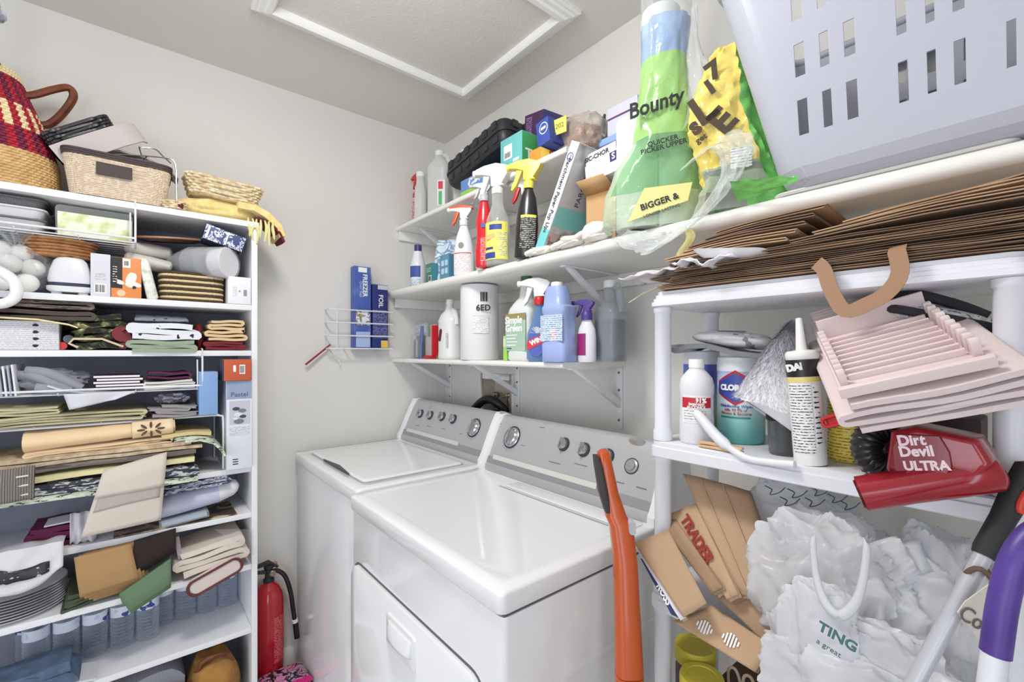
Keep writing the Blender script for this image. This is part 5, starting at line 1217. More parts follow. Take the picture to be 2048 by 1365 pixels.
decal(t, FR, -w2/2+.001, w2/2-.001, .002, h2*.3, 0, mat('lime_print', (150, 206, 90), .5), 'green_band'); decal(t, FR, -w2*.22, w2*.25, h2*.5, h2*.92, 0, pat('white_scrawl', 'noise', [(104, 144, 208), (232, 238, 246)], (60, 60, 60), .5, pos=[0, .5]), 'logo_print')
zc = Z+h2+.0006; cw = .40; ch = .105
tc = T('tool_case', 'black ribbed plastic tool case lying on the blue tissue box', 'tool case', (onB(955, 300, 1.06).x+.035, 1.012, zc+.046), (0, math.radians(-9), 0))
for nm_, z0, z1 in (('lower_shell', .0, ch*.48), ('upper_shell', ch*.5, ch)):
    top = nm_ == 'upper_shell'
    bb_ = B(); R = lambda g, z: [(x, y, z) for x, y in rrect(-cw/2+g, cw/2-g, g, .23-g, .035, 5)]
    bb_.loft([R(.012 if not top else 0, z0), R(.002 if not top else 0, z0+.012), R(0 if not top else .002, z1-.012), R(0 if not top else .014, z1)])
    s_ = bb_.obj(nm_, M_case, tc, smooth=45)
    for k in range(6):
        x = -cw/2+.05+k*(cw-.10)/5
        B().prism(rrect(x-.016, x+.016, z0+.012, z1-.010, .006, 3), -.0025, .004, 'y').obj('rib', M_case, s_, bev=.002)
    for k in range(3):
        y = .06+k*.055
        B().prism(rrect(y-.015, y+.015, z0+.012, z1-.010, .006, 3), cw/2-.004, cw/2+.005, 'x').obj('rib', M_case, s_, bev=.002)
B().loft([[(x, y, ch*.49+dz) for x, y in rrect(-cw/2-.004, cw/2+.004, -.004, .234, .038, 5)] for dz in (-.005, .005)]).obj('rim', M_case, tc, smooth=45)
l, w, h = Bp(1002, 1045, 272, 1.0, Z)
t = carton('tote_bag_box', 'teal and green box of bags lettered Tote before the tool case', 'box', (l.x, .998, Z), 0, w, .135, h, (mat('teal_print', (112, 190, 190), .5), mat('leaf_green', (62, 156, 92), .5), mat('pale_teal', (196, 224, 216), .5)))
decal(t, FR, -w*.33, w*.05, h*.42, h*.80, 0, WHITEINK, 'sticker'); barcode(t, -w*.28, w*.0, h*.46, h*.60, -.0008)
txt(t, 'Tote', .052, (w/2+.0006, .066, h*.42), WHITEINK, rot=(PI/2, 0, PI/2), bold=.001)
decal(t, FR, w*.10, w*.36, h*.29, h*.36, 0, WHITEINK, 'text_line'); decal(t, FR, -w/2+.002, w/2-.002, .002, h*.10, 0, mat('pale_teal', (196, 224, 216), .5), 'white_band')
xo = l.x+w/2
l, w, h = Bp(1066, 1092, 290, 1.03, Z)
t = carton('orange_bag_box', 'small orange and yellow box of hundred bags at the shelf front', 'box', (max(l.x, xo+.03)+.012, 1.0, Z), 0, .052, .13, .044, (mat('bag_orange', (240, 150, 60), .5), mat('bag_yellow', (248, 208, 92), .5), mat('bag_yellow', (248, 208, 92), .5)))
txt(t, '100', .028, (.0265, .05, .022), REDINK, rot=(PI/2, -PI/2, PI/2), bold=.0008); xq = t.location.x
t = carton('navy_bag_box', 'royal blue sandwich bag box with round white seal on the orange box', 'box', (xq+.036, 1.005, Z+.0505), (0, math.radians(-8), 0), .056, .10, .080, (mat('royal_blue', (58, 82, 168), .45), mat('royal_blue2', (48, 66, 140), .45), mat('royal_blue', (58, 82, 168), .45)))
for f_, rr in ((WHITEINK, .019), (mat('royal_blue', (58, 82, 168), .45), .016)):
    o = B().lathe([(rr, 0), (rr, .0007 if rr > .018 else .0012)], 24).obj('seal_print', f_, t); o.location = (.005, -.0, .05); o.rotation_euler = (PI/2, 0, 0)
decal(t, FR, -.006, .016, .046, .054, -.0012, WHITEINK, 'seal_bar')
B().box(.018, .030, .02, .09, .0, .03).obj('lower_flap', mat('royal_blue2', (48, 66, 140), .45), t)
t = carton('purple_bag_box', 'dark purple box with white dots balanced behind the blue bag box', 'box', (onB(1048, 250, 1.085).x+.05, 1.085, Z+.142), (math.radians(4), math.radians(8), 0), .10, .12, .085, (mat('dark_purple', (66, 36, 78), .45), mat('indigo', (50, 52, 116), .45), mat('dark_purple', (66, 36, 78), .45)))
decal(t, FR, -.04, -.01, .01, .075, 0, pat('purple_print', 'print', [(66, 36, 78), (196, 160, 196)], (200, 200, 420), .5))
for y_, z_ in ((.03, .055), (.07, .04), (.10, .065)):
    o = B().lathe([(.008, 0), (.008, .0007)], 14).obj('white_dot', WHITEINK, t); o.location = (.055, y_, z_); o.rotation_euler = (0, PI/2, 0)
put(B().box(-.05, .05, 0, .09, 0, .130).obj('brown_carton', mat('kraft_card', (188, 150, 106), .8), bev=.002), 'plain brown carton hidden behind the orange bag box holding up the purple box', 'box', (onB(1048, 250, 1.085).x+.05, 1.12, Z))
t = T('treat_bag', 'crinkled clear bag of brown treats with yellow tag on the upper shelf', 'bag', (-.985, 1.07, Z+.002), (0, 0, .15))
crumple(.085, .07, .075, 41, .14, 2.4, e=2.6).obj('film_bag', film('treat_film', (224, 216, 206), .25, .1, .45, bump=(40, 1)), t, smooth=50).location = (0, .06, 0)
treat = crumple(.066, .052, .05, 42, .35, 3.5, e=2.4).obj('treats', mat('treat_brown', (176, 122, 86), .8, var=((124, 78, 52), 40), bump=(60, .6)), t, smooth=50); treat.location = (0, .06, .012)
B().box(-.055, -.005, -.030, -.027, .075, .125).obj('yellow_tag', mat('tag_yellow', (240, 232, 110), .5), t, bev=.001)
txt(t, '202', .022, (-.030, -.0306, .10), mat('tag_ink', (120, 130, 40), .5))
bx_ = B().ribbon([(-.11, .10), (-.07, .155), (-.03, .145), (.06, .075), (.12, .02)], .006, 0, .10, 6, .003, 6).obj('paper_sleeve', mat('kraft_light', (214, 206, 190), .8), smooth=50)
put(bx_, 'open pale cardboard sleeve slanting over the treat bag', 'cardboard', (-1.035, 1.14, Z+.045))
# ---- long shelf, left part
Z = ZMID+.0006
l, w, h = Bp(818, 850, 480, 1.0, Z)
t = T('spray_can', 'white and navy bottle with dark cap at the far left of long shelf', 'bottle', (l.x+.012, 1.0, Z))
B().lathe([(.001, 0), (.031, 0), (.034, .005), (.034, .10), (.028, .125), (.022, .15), (.020, .165)], 24).obj('bottle', M_wpl2, t, smooth=50)
arcpatch(t, .0343, -80, 80, .045, .095, mat('navy_label', (62, 84, 160), .5)); jar_cap(B(), .017, .165, .03).obj('cap', mat('navy_cap', (50, 58, 110), .4), t)
arcpatch(t, .0343, -80, 80, .008, .035, pat('navy_print', 'print', [(220, 226, 236), (80, 100, 170)], (150, 150, 400), .5), 'lower_label')
l, w, h = Bp(838, 872, 512, .975, Z)
t = carton('green_pod_box', 'small dark green and white box in front of the blue pouch', 'box', (l.x+.02, .972, Z), 0, .055, .05, .085, (mat('pine_green', (56, 128, 110), .5), mat('teal_side', (70, 140, 156), .5), M_wpl))
decal(t, FR, -.02, .02, .045, .07, 0, pat('green_fine', 'print', [(56, 128, 110), (220, 236, 230)], (160, 160, 360), .5)); barcode(t, .0, .02, .01, .03, -.0008)
l, w, h = Bp(872, 906, 508, .965, Z)
t = carton('teal_pod_box', 'teal box with pale windows standing right of the green pod box', 'box', (l.x, .965, Z), 0, .07, .06, .10, (mat('teal_blue', (92, 146, 172), .5), mat('teal_blue2', (70, 120, 150), .5), M_wpl))
for x, z in ((-.012, .055), (.016, .055), (-.012, .022), (.016, .022)): decal(t, FR, x-.010, x+.010, z, z+.022, 0, mat('pale_aqua', (186, 214, 226), .5), 'window_print')
t = T('detergent_pouch', 'tall blue and white detergent pouch behind the teal box', 'pouch', (l.x-.075, 1.04, Z), .6)
B().grid(lambda u, v: Vector(((u-.5)*.15*(1-.25*v*v), -.02*math.sin(PI*u)*(1-v)+.004*noise.noise(Vector((u*6, v*6, 1))), .185*v)), 14, 16, mf=lambda u, v: 0).obj('pouch_film', pat('pouch_print', 'noise', [(150, 190, 214), (214, 228, 238), (92, 140, 180), (236, 240, 244)], (18, 18, 26), .3, pos=[0, .44, .56, .64], dist=1, const=False), t, solid=.012, smooth=60)
o = B().sup([(-.0005, .022, .016, 2), (.001, .021, .015, 2)]).obj('face_print', mat('peach_print', (228, 190, 150), .5), t); o.location = (.03, -.024, .11); o.rotation_euler = (PI/2, .5, 0)
SP = [(.001, 0), (.030, 0), (.035, .006), (.035, .07), (.031, .11), (.034, .135), (.026, .17), (.014, .19), (.012, .20)]
l, w, h = Bp(905, 952, 420, .985, Z)
t = spray('trigger_bottle', 'white trigger bottle with bright orange trigger at front of long shelf', (l.x, .985, Z), .7, [(.001, 0), (.034, 0), (.040, .006), (.040, .075), (.037, .11), (.03, .15), (.018, .185), (.013, .20)], [mat('bottle_white', (236, 238, 242), .3), M_wpl, M_wpl, mat('orange_trigger', (238, 96, 44), .35)], hs=1.0, sy=.66)
B().prism([(-.056, .262), (-.05, .270), (-.01, .276), (.036, .268), (.04, .26), (-.01, .264)], -.012, .012, 'y').obj('orange_cover', mat('orange_trigger', (238, 96, 44), .35), t, bev=.002)
arcpatch(t, .0403, -55, 55, .010, .085, pat('white_red_print', 'print', [(240, 240, 242), (190, 150, 156)], (160, 160, 420), .5), sy=.66); arcpatch(t, .0405, -55, 55, .084, .087, REDINK, 'red_line', sy=.66)
o = B().sup([(-.0005, .011, .012, 2), (.0008, .010, .011, 2)]).obj('emblem_print', mat('emblem_grey', (140, 144, 130), .5), t); o.location = (-.004, -.0258, .115); o.rotation_euler = (PI/2, 0, 0)
t = T('round_bottle', 'round white bottle with black cap behind the red bottle', 'bottle', (onB(948, 500, 1.03).x-.008, 1.075, Z))
B().lathe([(.001, 0), (.03, 0), (.036, .012), (.04, .05), (.036, .09), (.026, .11), (.02, .13), (.019, .17)], 24).obj('bottle', M_wpl, t, smooth=60); jar_cap(B(), .021, .17, .07).obj('cap', mat('black_cap', (40, 40, 42), .4), t); B().lathe([(.0205, .148), (.0205, .166)], 20).obj('yellow_band', mat('amber_band', (236, 196, 80), .5), t)
l, w, h = Br(953, 990, 395, .94, Z)
t = spray('trigger_bottle', 'red trigger bottle with grey head leaning at the shelf front', (l.x-.010, .940, Z), .75, [(.001, 0), (.026, 0), (.030, .006), (.031, .06), (.027, .09), (.026, .13), (.029, .155), (.022, .195), (.016, .225), (.013, .235)], [mat('gloss_red', (214, 30, 44), .2, coat=.5), M_greyp, M_greyp, M_greyp], hs=.75, sy=.75)
decal(t, FR, -.008, .022, .02, .10, -.0238, pat('red_white_print', 'print', [(220, 60, 66), (240, 200, 196)], (150, 150, 400), .4)); decal(t, FR, -.006, .022, .135, .150, -.0225, mat('navy_label', (62, 84, 160), .5), 'navy_panel')
l, w, h = Bp(983, 1034, 345, .99, Z)
t = spray('trigger_bottle', 'big clear trigger bottle with yellow label and large white trigger head', (l.x+.004, .960, Z), .45, [(.001, 0), (.038, 0), (.043, .006), (.043, .135), (.040, .16), (.026, .195), (.021, .21), (.021, .245), (.016, .25)], [M_clearb, M_wpl, M_wpl, M_wpl, M_wpl], hs=1.5, sy=.8)
arcpatch(t, .0433, -75, 75, .018, .145, mat('label_yellow', (246, 232, 110), .45), sy=.8)
arcpatch(t, .0438, -20, 40, .118, .136, BLUEINK, 'blue_panel', sy=.8, th=.0008); arcpatch(t, .0438, -60, 10, .022, .042, BLUEINK, 'blue_panel', sy=.8, th=.0008); arcpatch(t, .0438, -50, 0, .052, .060, BLUEINK, 'blue_panel', sy=.8, th=.0008)
arcpatch(t, .0438, 25, 72, .03, .11, pat('blue_on_yellow', 'print', [(246, 236, 140), (110, 120, 160)], (150, 150, 420), .5), 'fine_print', sy=.8, th=.0008)
o = B().sup([(-.0005, .018, .009, 2.2), (.0008, .017, .008, 2.2)]).obj('hand_print', mat('peach_ink', (240, 184, 130), .5), t); o.location = (-.01, -.0352, .095); o.rotation_euler = (PI/2, -.3, 0)
B().lathe([(.0005, .004), (.037, .004), (.040, .01), (.040, .06), (.0005, .06)], 24, sy=.78).obj('liquid', film('pale_liquid', (240, 240, 216), .35, .1, .2), t)
l, w, h = Bp(1024, 1050, 365, 1.02, Z)
t = spray('trigger_bottle', 'slim white trigger bottle with red collar and red trigger behind yellow label bottle', (l.x+.016, 1.04, Z), .5, [(.001, 0), (.028, 0), (.031, .006), (.031, .15), (.024, .19), (.014, .215), (.013, .225)], [mat('bottle_grey_white', (216, 218, 216), .4), M_redp, M_wpl, M_redp], hs=1.05, sy=.8)
l, w, h = Bp(1044, 1092, 358, .985, Z)
t = spray('trigger_bottle', 'black trigger bottle with bright yellow trigger head', (l.x-.004, .953, Z), (0, math.radians(3), .45), [(.001, 0), (.032, 0), (.037, .006), (.038, .10), (.034, .14), (.026, .19), (.016, .215), (.013, .225)], [mat('black_gloss_bottle', (36, 36, 38), .25, coat=.3), mat('lemon_plastic', (246, 228, 96), .35), mat('lemon_plastic', (246, 228, 96), .35), mat('lemon_plastic', (246, 228, 96), .35)], hs=1.25, sy=.75)
arcpatch(t, .0385, -15, 65, .03, .125, pat('black_white_print', 'print', [(40, 40, 42), (214, 214, 200)], (150, 150, 420), .4), sy=.75); arcpatch(t, .0388, -15, 65, .125, .132, mat('lemon_plastic', (246, 228, 96), .35), 'yellow_line', sy=.75)
# parchment box, leaning
a, c = onB(1088, 478, .97), onB(1166, 250, .97)
ang = math.atan2(c.x-a.x, c.z-a.z); L_ = math.hypot(c.x-a.x, c.z-a.z)
M_pside = pat('parchment_photo', 'noise', [(176, 176, 182), (196, 196, 200), (150, 138, 136), (206, 200, 196)], (10, 10, 10), .4, const=False)
t = carton('parchment_box', 'tall white parchment paper box with aqua ends leaning to the right', 'box', (a.x-.014, .955, Z+.016*0+.0005), (0, ang, 0), .034, .15, L_, (mat('parchment_white', (240, 240, 240), .4), M_pside, mat('parchment_white', (240, 240, 240), .4)), flap=False)
t.location.z = Z+.017*math.sin(ang)+.0005
decal(t, FR, -.0168, .0168, .001, L_*.24, 0, mat('aqua', (120, 206, 206), .45), 'aqua_panel')
txt(t, 'Parchment Paper Pop Ups', .0205, (0, -.0008, L_*.53), mat('ink_grey', (70, 72, 80), .5), rot=(PI/2, PI/2, 0), bold=.0003)
o = B().tube([(.0115*math.cos(2*PI*k/20), -.0006, .0115*math.sin(2*PI*k/20)+L_*.87) for k in range(20)], .0012, 6, True).obj('ring_emblem', BLUEINK, t); txt(t, 'MP', .010, (0, -.0008, L_*.87), BLUEINK, rot=(PI/2, PI/2, 0))
decal(t, RT, .005, .145, L_*.28, L_*.46, .017, mat('aqua_band', (130, 200, 198), .45), 'aqua_band'); decal(t, RT, .01, .14, L_*.05, L_*.22, .017, pat('cookie_photo', 'noise', [(190, 170, 166), (150, 112, 104), (206, 196, 192)], (22, 22, 22), .4), 'photo_print'); txt(t, 'PARCHMENT', .026, (.0174, .075, L_*.72), mat('ink_grey', (70, 72, 80), .5), rot=(PI/2, -PI/2, PI/2))
# cardboard, scale box, lidded tubs
p = onB(1190, 448, 1.02)
t = carton('cardboard_box', 'plain open cardboard box under the small lettered box', 'box', (p.x+.012, 1.03, Z), (0, 0, math.radians(5)), .10, .085, .165, mat('kraft_brown', (206, 166, 118), .8, bump=(60, .1)))
B().add([(-.05, -.001, .165), (.05, -.001, .165), (.045, -.055, .19), (-.045, -.055, .19)], [(0, 1, 2, 3)]).obj('box_flap', mat('kraft_brown', (206, 166, 118), .8), t, solid=.003)
t2 = carton('lettered_box', 'white box lettered CHOR with boxed S mark on the cardboard box', 'box', (p.x+.040, 1.002, Z+.193), (0, math.radians(-5), math.radians(3)), .104, .105, .082, (mat('carton_white', (232, 233, 238), .5), mat('carton_blue', (70, 88, 150), .5), mat('carton_white', (232, 233, 238), .5)))
txt(t2, 'SIC-CHOR', .018, (-.012, -.0008, .066), BLACKINK, bold=.0004, align='CENTER'); decal(t2, FR, .030, .054, .030, .056, 0, mat('deep_blue_ink', (38, 46, 104), .5), 'square_mark'); txt(t2, 'S', .024, (.042, -.001, .043), WHITEINK, bold=.0006)
decal(t2, FR, -.055, .02, .012, .05, 0, pat('fine_print_w', 'print', [(232, 233, 238), (150, 150, 160)], (300, 300, 800), .6))
M_tublid = mat('tub_lid_blue', (150, 180, 230), .35)
def tub(label, loc, w, d, h, rot=0):
    t = T('lidded_tub', label, 'tub', loc, rot)
    B().loft([[(x, y, z) for x, y in rrect(-w/2+g, w/2-g, g, d-g, .015, 4)] for z, g in ((0, .012), (.006, .008), (h-.022, .003))]).obj('tub_body', film('tub_clear', (228, 232, 240), .7, .25, .3), t, smooth=45)
    B().loft([[(x, y, z) for x, y in rrect(-w/2-g, w/2+g, -g, d+g, .02, 4)] for z, g in ((h-.024, .003), (h-.016, .006), (h-.010, .004), (h-.004, .003), (h, -.004))]).obj('lid', M_tublid, t, smooth=45)
    decal(t, FR, -w*.38, w*.40, h*.22, h*.62, .004, pat('tub_label', 'print', [(236, 238, 244), (120, 134, 190)], (200, 200, 420), .5), 'label'); return t
p = onB(1238, 330, 1.12)
t3 = T('folding_crate', 'blue plastic crate standing behind the cardboard box under the lidded tub', 'crate', (p.x-.02, 1.125, Z))
B().loft([[(x, y, z) for x, y in rrect(-.10+g, .13-g, g, .14-g, .012, 4)] for z, g in ((0, .01), (.267, 0), (.271, .0), (.274, .004))]).obj('crate_body', mat('crate_blue', (112, 134, 190), .4), t3, smooth=45)
for k in range(4): B().box(-.095+.055*k, -.055+.055*k, -.003, .002, .03, .25).obj('crate_slat', mat('crate_blue2', (150, 168, 214), .4), t3, bev=.001)
tub('white tub with pale blue lid and label above the lettered box', (p.x-.005, 1.122, Z+.2755), .155, .14, .095)
o = carton('zip_bag_box', 'pale lilac zipper bag box standing on the blue lidded tub', 'box', (p.x+.0, 1.135, Z+.3715), 0, .11, .08, .09, (mat('lilac_box', (214, 214, 232), .5), mat('lilac_side', (180, 184, 214), .5), mat('lilac_box', (214, 214, 232), .5))); decal(o, FR, -.054, .054, .052, .058, 0, mat('plum_line', (110, 60, 110), .5), 'plum_line')
br = T('round_brush', 'black bristle brush head poking out left of the lilac box', 'brush', (p.x-.09, 1.15, Z+.3715+.031), (0, .2, 0))
b = B(); r = random.Random(3)
for k in range(150):
    a, z = r.uniform(0, 2*PI), r.uniform(-.02, .04); d = Vector((math.cos(a), math.sin(a), r.uniform(-.2, .2)))*.03
    q = Vector((-d.y, d.x, 0)).normalized()*.0009; b.add([(q.x, q.y, z), (-q.x, -q.y, z), (d.x, d.y, z+d.z)], [(0, 1, 2)])
o = b.obj('bristles', mat('bristle_black', (46, 40, 44), .6), br, smooth=0); o['kind'] = 'stuff'
B().lathe([(.006, -.03), (.008, .02), (.004, .06)], 10).obj('brush_core', M_dark, br)
# white work gloves / cloths at the shelf front
M_glove = mat('white_cotton_knit', (232, 228, 218), .95, bump=(240, .4), sheen=.2)
for lab, px, py, a_, b_, c_, sd, rz in (('white cotton glove crumpled at the foot of the black trigger bottle', 1082, 497, .040, .020, .012, 3, .1), ('white cotton glove flattened along the shelf lip under parchment box', 1142, 482, .052, .026, .015, 8, -.1), ('white cotton glove heaped against the foot of the towel pack', 1194, 464, .042, .026, .024, 14, .3)):
    g = T('cotton_glove', lab, 'glove', (onB(px, py, .948).x, .948, Z), rz)
    softlump(a_, b_, c_, sd, .3, 44, 26, .08).obj('glove_cloth', M_glove, g, smooth=70)
    for q in range(3): B().tube(smooth_path([(-a_*.5, -b_*.5+.012*q, c_), (-a_*.9, -b_*.6+.014*q, c_*.9), (-a_*1.25, -b_*.6+.016*q, c_*.6)], 5), .0085, 8).obj('glove_finger', M_glove, g, smooth=80)
# ---- short low shelf
Z = ZLOW+.0006
p = onB(842, 700, 1.06)
t = T('swab_packet', 'clear hanging packet of grey brushes at the left of short shelf', 'packet', (onB(838, 700, 1.05).x, 1.06, Z))
B().box(-.055, .055, .0, .012, 0, .17).obj('backing_card', mat('card_grey', (176, 180, 190), .5), t, bev=.002); B().box(-.053, .053, -.030, .0, .004, .115).obj('clear_blister', M_clear, t, bev=.006)
for k in range(4): B().tube([(-.035+.022*k, -.014, .008), (-.035+.022*k, -.014, .09)], .0055, 8).obj('brush_handle', M_greyp if k % 2 else M_dark, t)
decal(t, FR, -.05, .05, .122, .165, 0, pat('card_print', 'print', [(206, 210, 218), (120, 124, 140)], (150, 150, 360), .5), 'header_print')
t = T('lint_brush', 'slate blue handled brush standing among the clear packets', 'brush', (onB(842, 700, 1.01).x, 1.008, Z), (0, math.radians(6), 0))
B().loft([[(x, y, z) for x, y in rrect(-w_, w_, -.006, .006, .004, 3)] for z, w_ in ((0, .012), (.02, .008), (.05, .007), (.11, .009), (.15, .006))]).obj('handle', mat('slate_blue', (96, 116, 160), .45), t, smooth=50)
t = T('tape_packet', 'clear packet with a red strip beside the white detergent bottle', 'packet', (onB(857, 700, 1.02).x, 1.02, Z)); B().box(-.028, .026, 0, .03, .014, .10).obj('clear_pack', film('frosted_pack', (216, 206, 200), .5, .2, .3), t, bev=.003)
B().box(-.03, .035, -.012, .022, 0, .013).obj('red_bar', M_redp, t, bev=.004); B().box(.028, .036, .0, .03, .013, .15).obj('red_card', M_redp, t, bev=.001); B().box(-.02, .027, .02, .032, .10, .155).obj('header_card', mat('kraft_label', (196, 180, 160), .6), t, bev=.001)
l, w, h = Br(871, 925, 605, 1.04, Z)
t = jug('detergent_bottle', 'white detergent bottle with dark red oval logo on the short shelf', (l.x, 1.045, Z), w, .085, h, [mat('detergent_white', (236, 236, 236), .3), M_wpl], cap=.016, handle=False, sh=.66, e=2.6, neck=.014)
o = B().loft([[(x, y, z) for x, z in rrect(-.011+g, .011-g, -.028+g, .028-g, .010, 5)] for y, g in ((0, 0), (-.0014, .001))]).obj('logo_print', mat('maroon_print', (92, 34, 44), .5), t); o.location = (-.012, -.0405, h*.42); o.rotation_euler = (0, .25, 0)
decal(t, FR, .03, .044, h*.2, h*.45, -.039, pat('navy_fine', 'print', [(236, 236, 236), (70, 80, 140)], (150, 150, 400), .5), 'side_print')
B().tube(smooth_path([(w*.2, 0, h*.86), (w*.40, 0, h*.80), (w*.48, 0, h*.6)], 5), .010, 8).obj('handle', mat('detergent_white', (236, 236, 236), .3), t)
l, w, h = Br(916, 998, 573, 1.03, Z)
M_quilt = mat('quilted_paper', (240, 240, 240), .9, bump=(60, .5))
t = T('paper_towel_roll', 'wrapped paper towel roll with barcode on the short shelf', 'paper towel', (l.x, 1.035, Z), (0, 0, .75))
R_ = w/2*.93
B().lathe([(.02, .001), (R_*.97, 0), (R_, .006), (R_, h-.006), (R_*.97, h), (.02, h), (.02, .001)], 40, cap=(0, 0)).obj('roll', M_quilt, t)
B().lathe([(R_*.6, h+.0012), (R_*.98, h+.001), (R_+.0012, h-.005), (R_+.0012, .004), (R_*.98, -.0001), (R_*.6, -.0001)], 40, cap=(0, 0)).obj('wrapper', film('roll_wrap', (244, 244, 246), .10, .08, .3), t)
for a0, a1, z0, z1 in ((20, 23, .22, .255), (24.5, 26, .22, .255), (27.5, 31, .22, .255), (32.5, 34, .22, .255), (36, 40, .22, .255)): arcpatch(t, R_+.0018, a0-6, a1-6, z0, z1, BLACKINK, 'barcode_bar', n=3)
txt(t, 'ᴏ 6 ED', .030, (.018, -R_-.0022, .195), BLACKINK, wrap=R_, bold=.0008) if False else txt(t, 'o  6ED', .032, (.012, -R_-.0022, .195), BLACKINK, wrap=R_, bold=.0006)
arcpatch(t, R_+.0018, -6, 38, .10, .165, pat('grey_fine', 'print', [(240, 240, 242), (168, 170, 176)], (140, 140, 420), .5), 'fine_print')
l, w, h = Bp(999, 1010, 672, 1.0, Z)
t = carton('lime_box', 'narrow lime green box squeezed right of the paper towel roll', 'box', (l.x+.004, 1.01, Z), 0, .022, .06, h, (mat('lime_green', (166, 222, 96), .5), mat('lime_dark', (120, 190, 70), .5), mat('pale_lime', (214, 230, 190), .5)))
decal(t, FR, -.010, .010, h*.55, h*.9, 0, mat('pale_lime', (214, 230, 190), .5), 'pale_panel')
l, w, h = Br(1008, 1078, 555, 1.03, Z)
M_sgw = mat('cleaner_jug', (226, 230, 228), .3)
t = jug('cleaner_jug', 'white cleaner jug with dark green cap and green label on the short shelf', (l.x+.004, 1.05, Z), w*1.0, w*.8, h-.004, [M_sgw, M_wpl], cap=.020, capm=mat('bottle_green', (54, 104, 82), .4), rot=0, sh=.58)
yf = -w*.392
decal(t, FR, -w*.47, w*.40, h*.12, h*.56, yf, pat('green_label', 'noise', [(150, 186, 160), (176, 204, 180), (196, 216, 196)], (5, 5, 8), .45, const=False), 'label'); decal(t, FR, -w*.47, w*.40, h*.48, h*.56, yf-.0004, mat('olive_gold', (156, 146, 92), .5), 'gold_band')
txt(t, 'Simple', .034, (-w*.10, yf-.0016, h*.48), WHITEINK, bold=.0014); txt(t, 'Green', .034, (-w*.10, yf-.0016, h*.385), WHITEINK, bold=.0014)
for k in range(4): decal(t, FR, -w*.42, w*(.05-.06*(k % 2)), h*(.30-.04*k), h*(.312-.04*k), yf-.0004, WHITEINK, 'text_line')
decal(t, FR, -w*.42, -w*.2, h*.14, h*.155, yf-.0004, mat('bottle_green', (54, 104, 82), .4), 'text_line')
l, w, h = Br(1054, 1104, 566, .995, Z)
t = spray('glass_cleaner_bottle', 'clear blue window cleaner trigger bottle with red word label', (l.x, .995, Z), .5, [(.001, 0), (.034, 0), (.042, .008), (.043, .05), (.040, .09), (.03, .115), (.02, .14), (.014, .17), (.013, .185)], [film('blue_cleaner', (120, 160, 210), .5, .1, .4), M_redp, M_wpl, M_wpl], hs=1.15, sy=.7)
o = B().sup([(-.0006, .028, .045, 2.2), (.001, .027, .044, 2.2)]).obj('label', mat('cobalt_label', (74, 96, 176), .45), t); o.location = (.0, -.0312, .06); o.rotation_euler = (PI/2, 0, 0)
B().prism([(-.03, .035), (.03, .062), (.03, .088), (-.03, .066)], -.0335, -.031, 'y').obj('red_banner', M_redp, t); txt(t, 'WIN', .020, (.0, -.0342, .064), WHITEINK, rot=(PI/2, -.4, 0), bold=.0012)
st = B()
for k in range(9):
    a = PI*(.05+.9*k/8); st.add([(.0, 0, .088), (.020*math.cos(a)+.002, 0, .088+.020*math.sin(a)), (.020*math.cos(a)-.002, 0, .088+.020*math.sin(a)+.002)], [(0, 1, 2)])
st.obj('starburst', WHITEINK, t, smooth=0, solid=.0006).location = (0, -.0332, 0)
l, w, h = Br(1087, 1150, 566, .99, Z)
M_peri = mat('periwinkle_plastic', (160, 178, 226), .35, sss=.05)
t = T('floor_cleaner_bottle', 'periwinkle blue cleaner bottle with white cap and pale printed label', 'bottle', (l.x, .99, Z), .08)
B().sup([(0, w*.47, .036, 4), (.004, w*.5, .039, 4), (.055, w*.5, .039, 4), (.058, w*.47, .037, 4), (.145, w*.47, .037, 4), (.150, w*.5, .039, 4), (.165, w*.5, .039, 4), (.172, w*.42, .034, 3.4, -.006), (.20, w*.40, .032, 3, -.007), (.228, w*.32, .028, 2.6, -.008), (h-.035, w*.22, .020, 2, -.009), (h-.022, .016, .016, 2, -.009)]).obj('bottle', M_peri, t, smooth=50)
jar_cap(B(), .018, h-.024, .026, (-.009, 0)).obj('cap', M_wpl, t)
decal(t, FR, -w*.45, w*.45, .062, .140, -.0372, pat('sky_label', 'print', [(206, 222, 238), (96, 120, 170)], (170, 170, 400), .45), 'label'); decal(t, FR, .0, w*.2, .065, .10, -.0376, pat('pink_label', 'print', [(226, 224, 232), (190, 120, 140)], (170, 170, 400), .45), 'label_block')
l, w, h = Br(1150, 1178, 598, 1.03, Z)
t = spray('trigger_bottle', 'purple trigger bottle with white side behind the blue cleaner bottle', (l.x+.006, 1.045, Z), .3, [(.001, 0), (.026, 0), (.029, .006), (.029, .075), (.026, .10), (.016, .12), (.013, .13)], [mat('white_purple', (226, 224, 232), .4), mat('violet_plastic', (84, 62, 140), .4), mat('violet_plastic', (84, 62, 140), .4), mat('violet_plastic', (84, 62, 140), .4)], hs=.72, sy=.7)
arcpatch(t, .0293, -80, 10, .02, .085, mat('magenta_label', (150, 40, 110), .45), sy=.7)
l, w, h = Br(1172, 1230, 568, 1.06, Z)
t = jug('water_jug', 'clear gallon jug half full of dark blue liquid at the right end of short shelf', (l.x-.012, 1.12, Z), w*1.05, w*.9, h+.005, [film('smoke_jug', (206, 212, 216), .30, .12, .4), M_wpl], sh=.60)
B().sup([(.004, w*.47, w*.40, 4), (h*.55, w*.48, w*.41, 4)]).obj('liquid', film('blue_liquid', (70, 96, 130), .6, .1, .2), t, smooth=50)
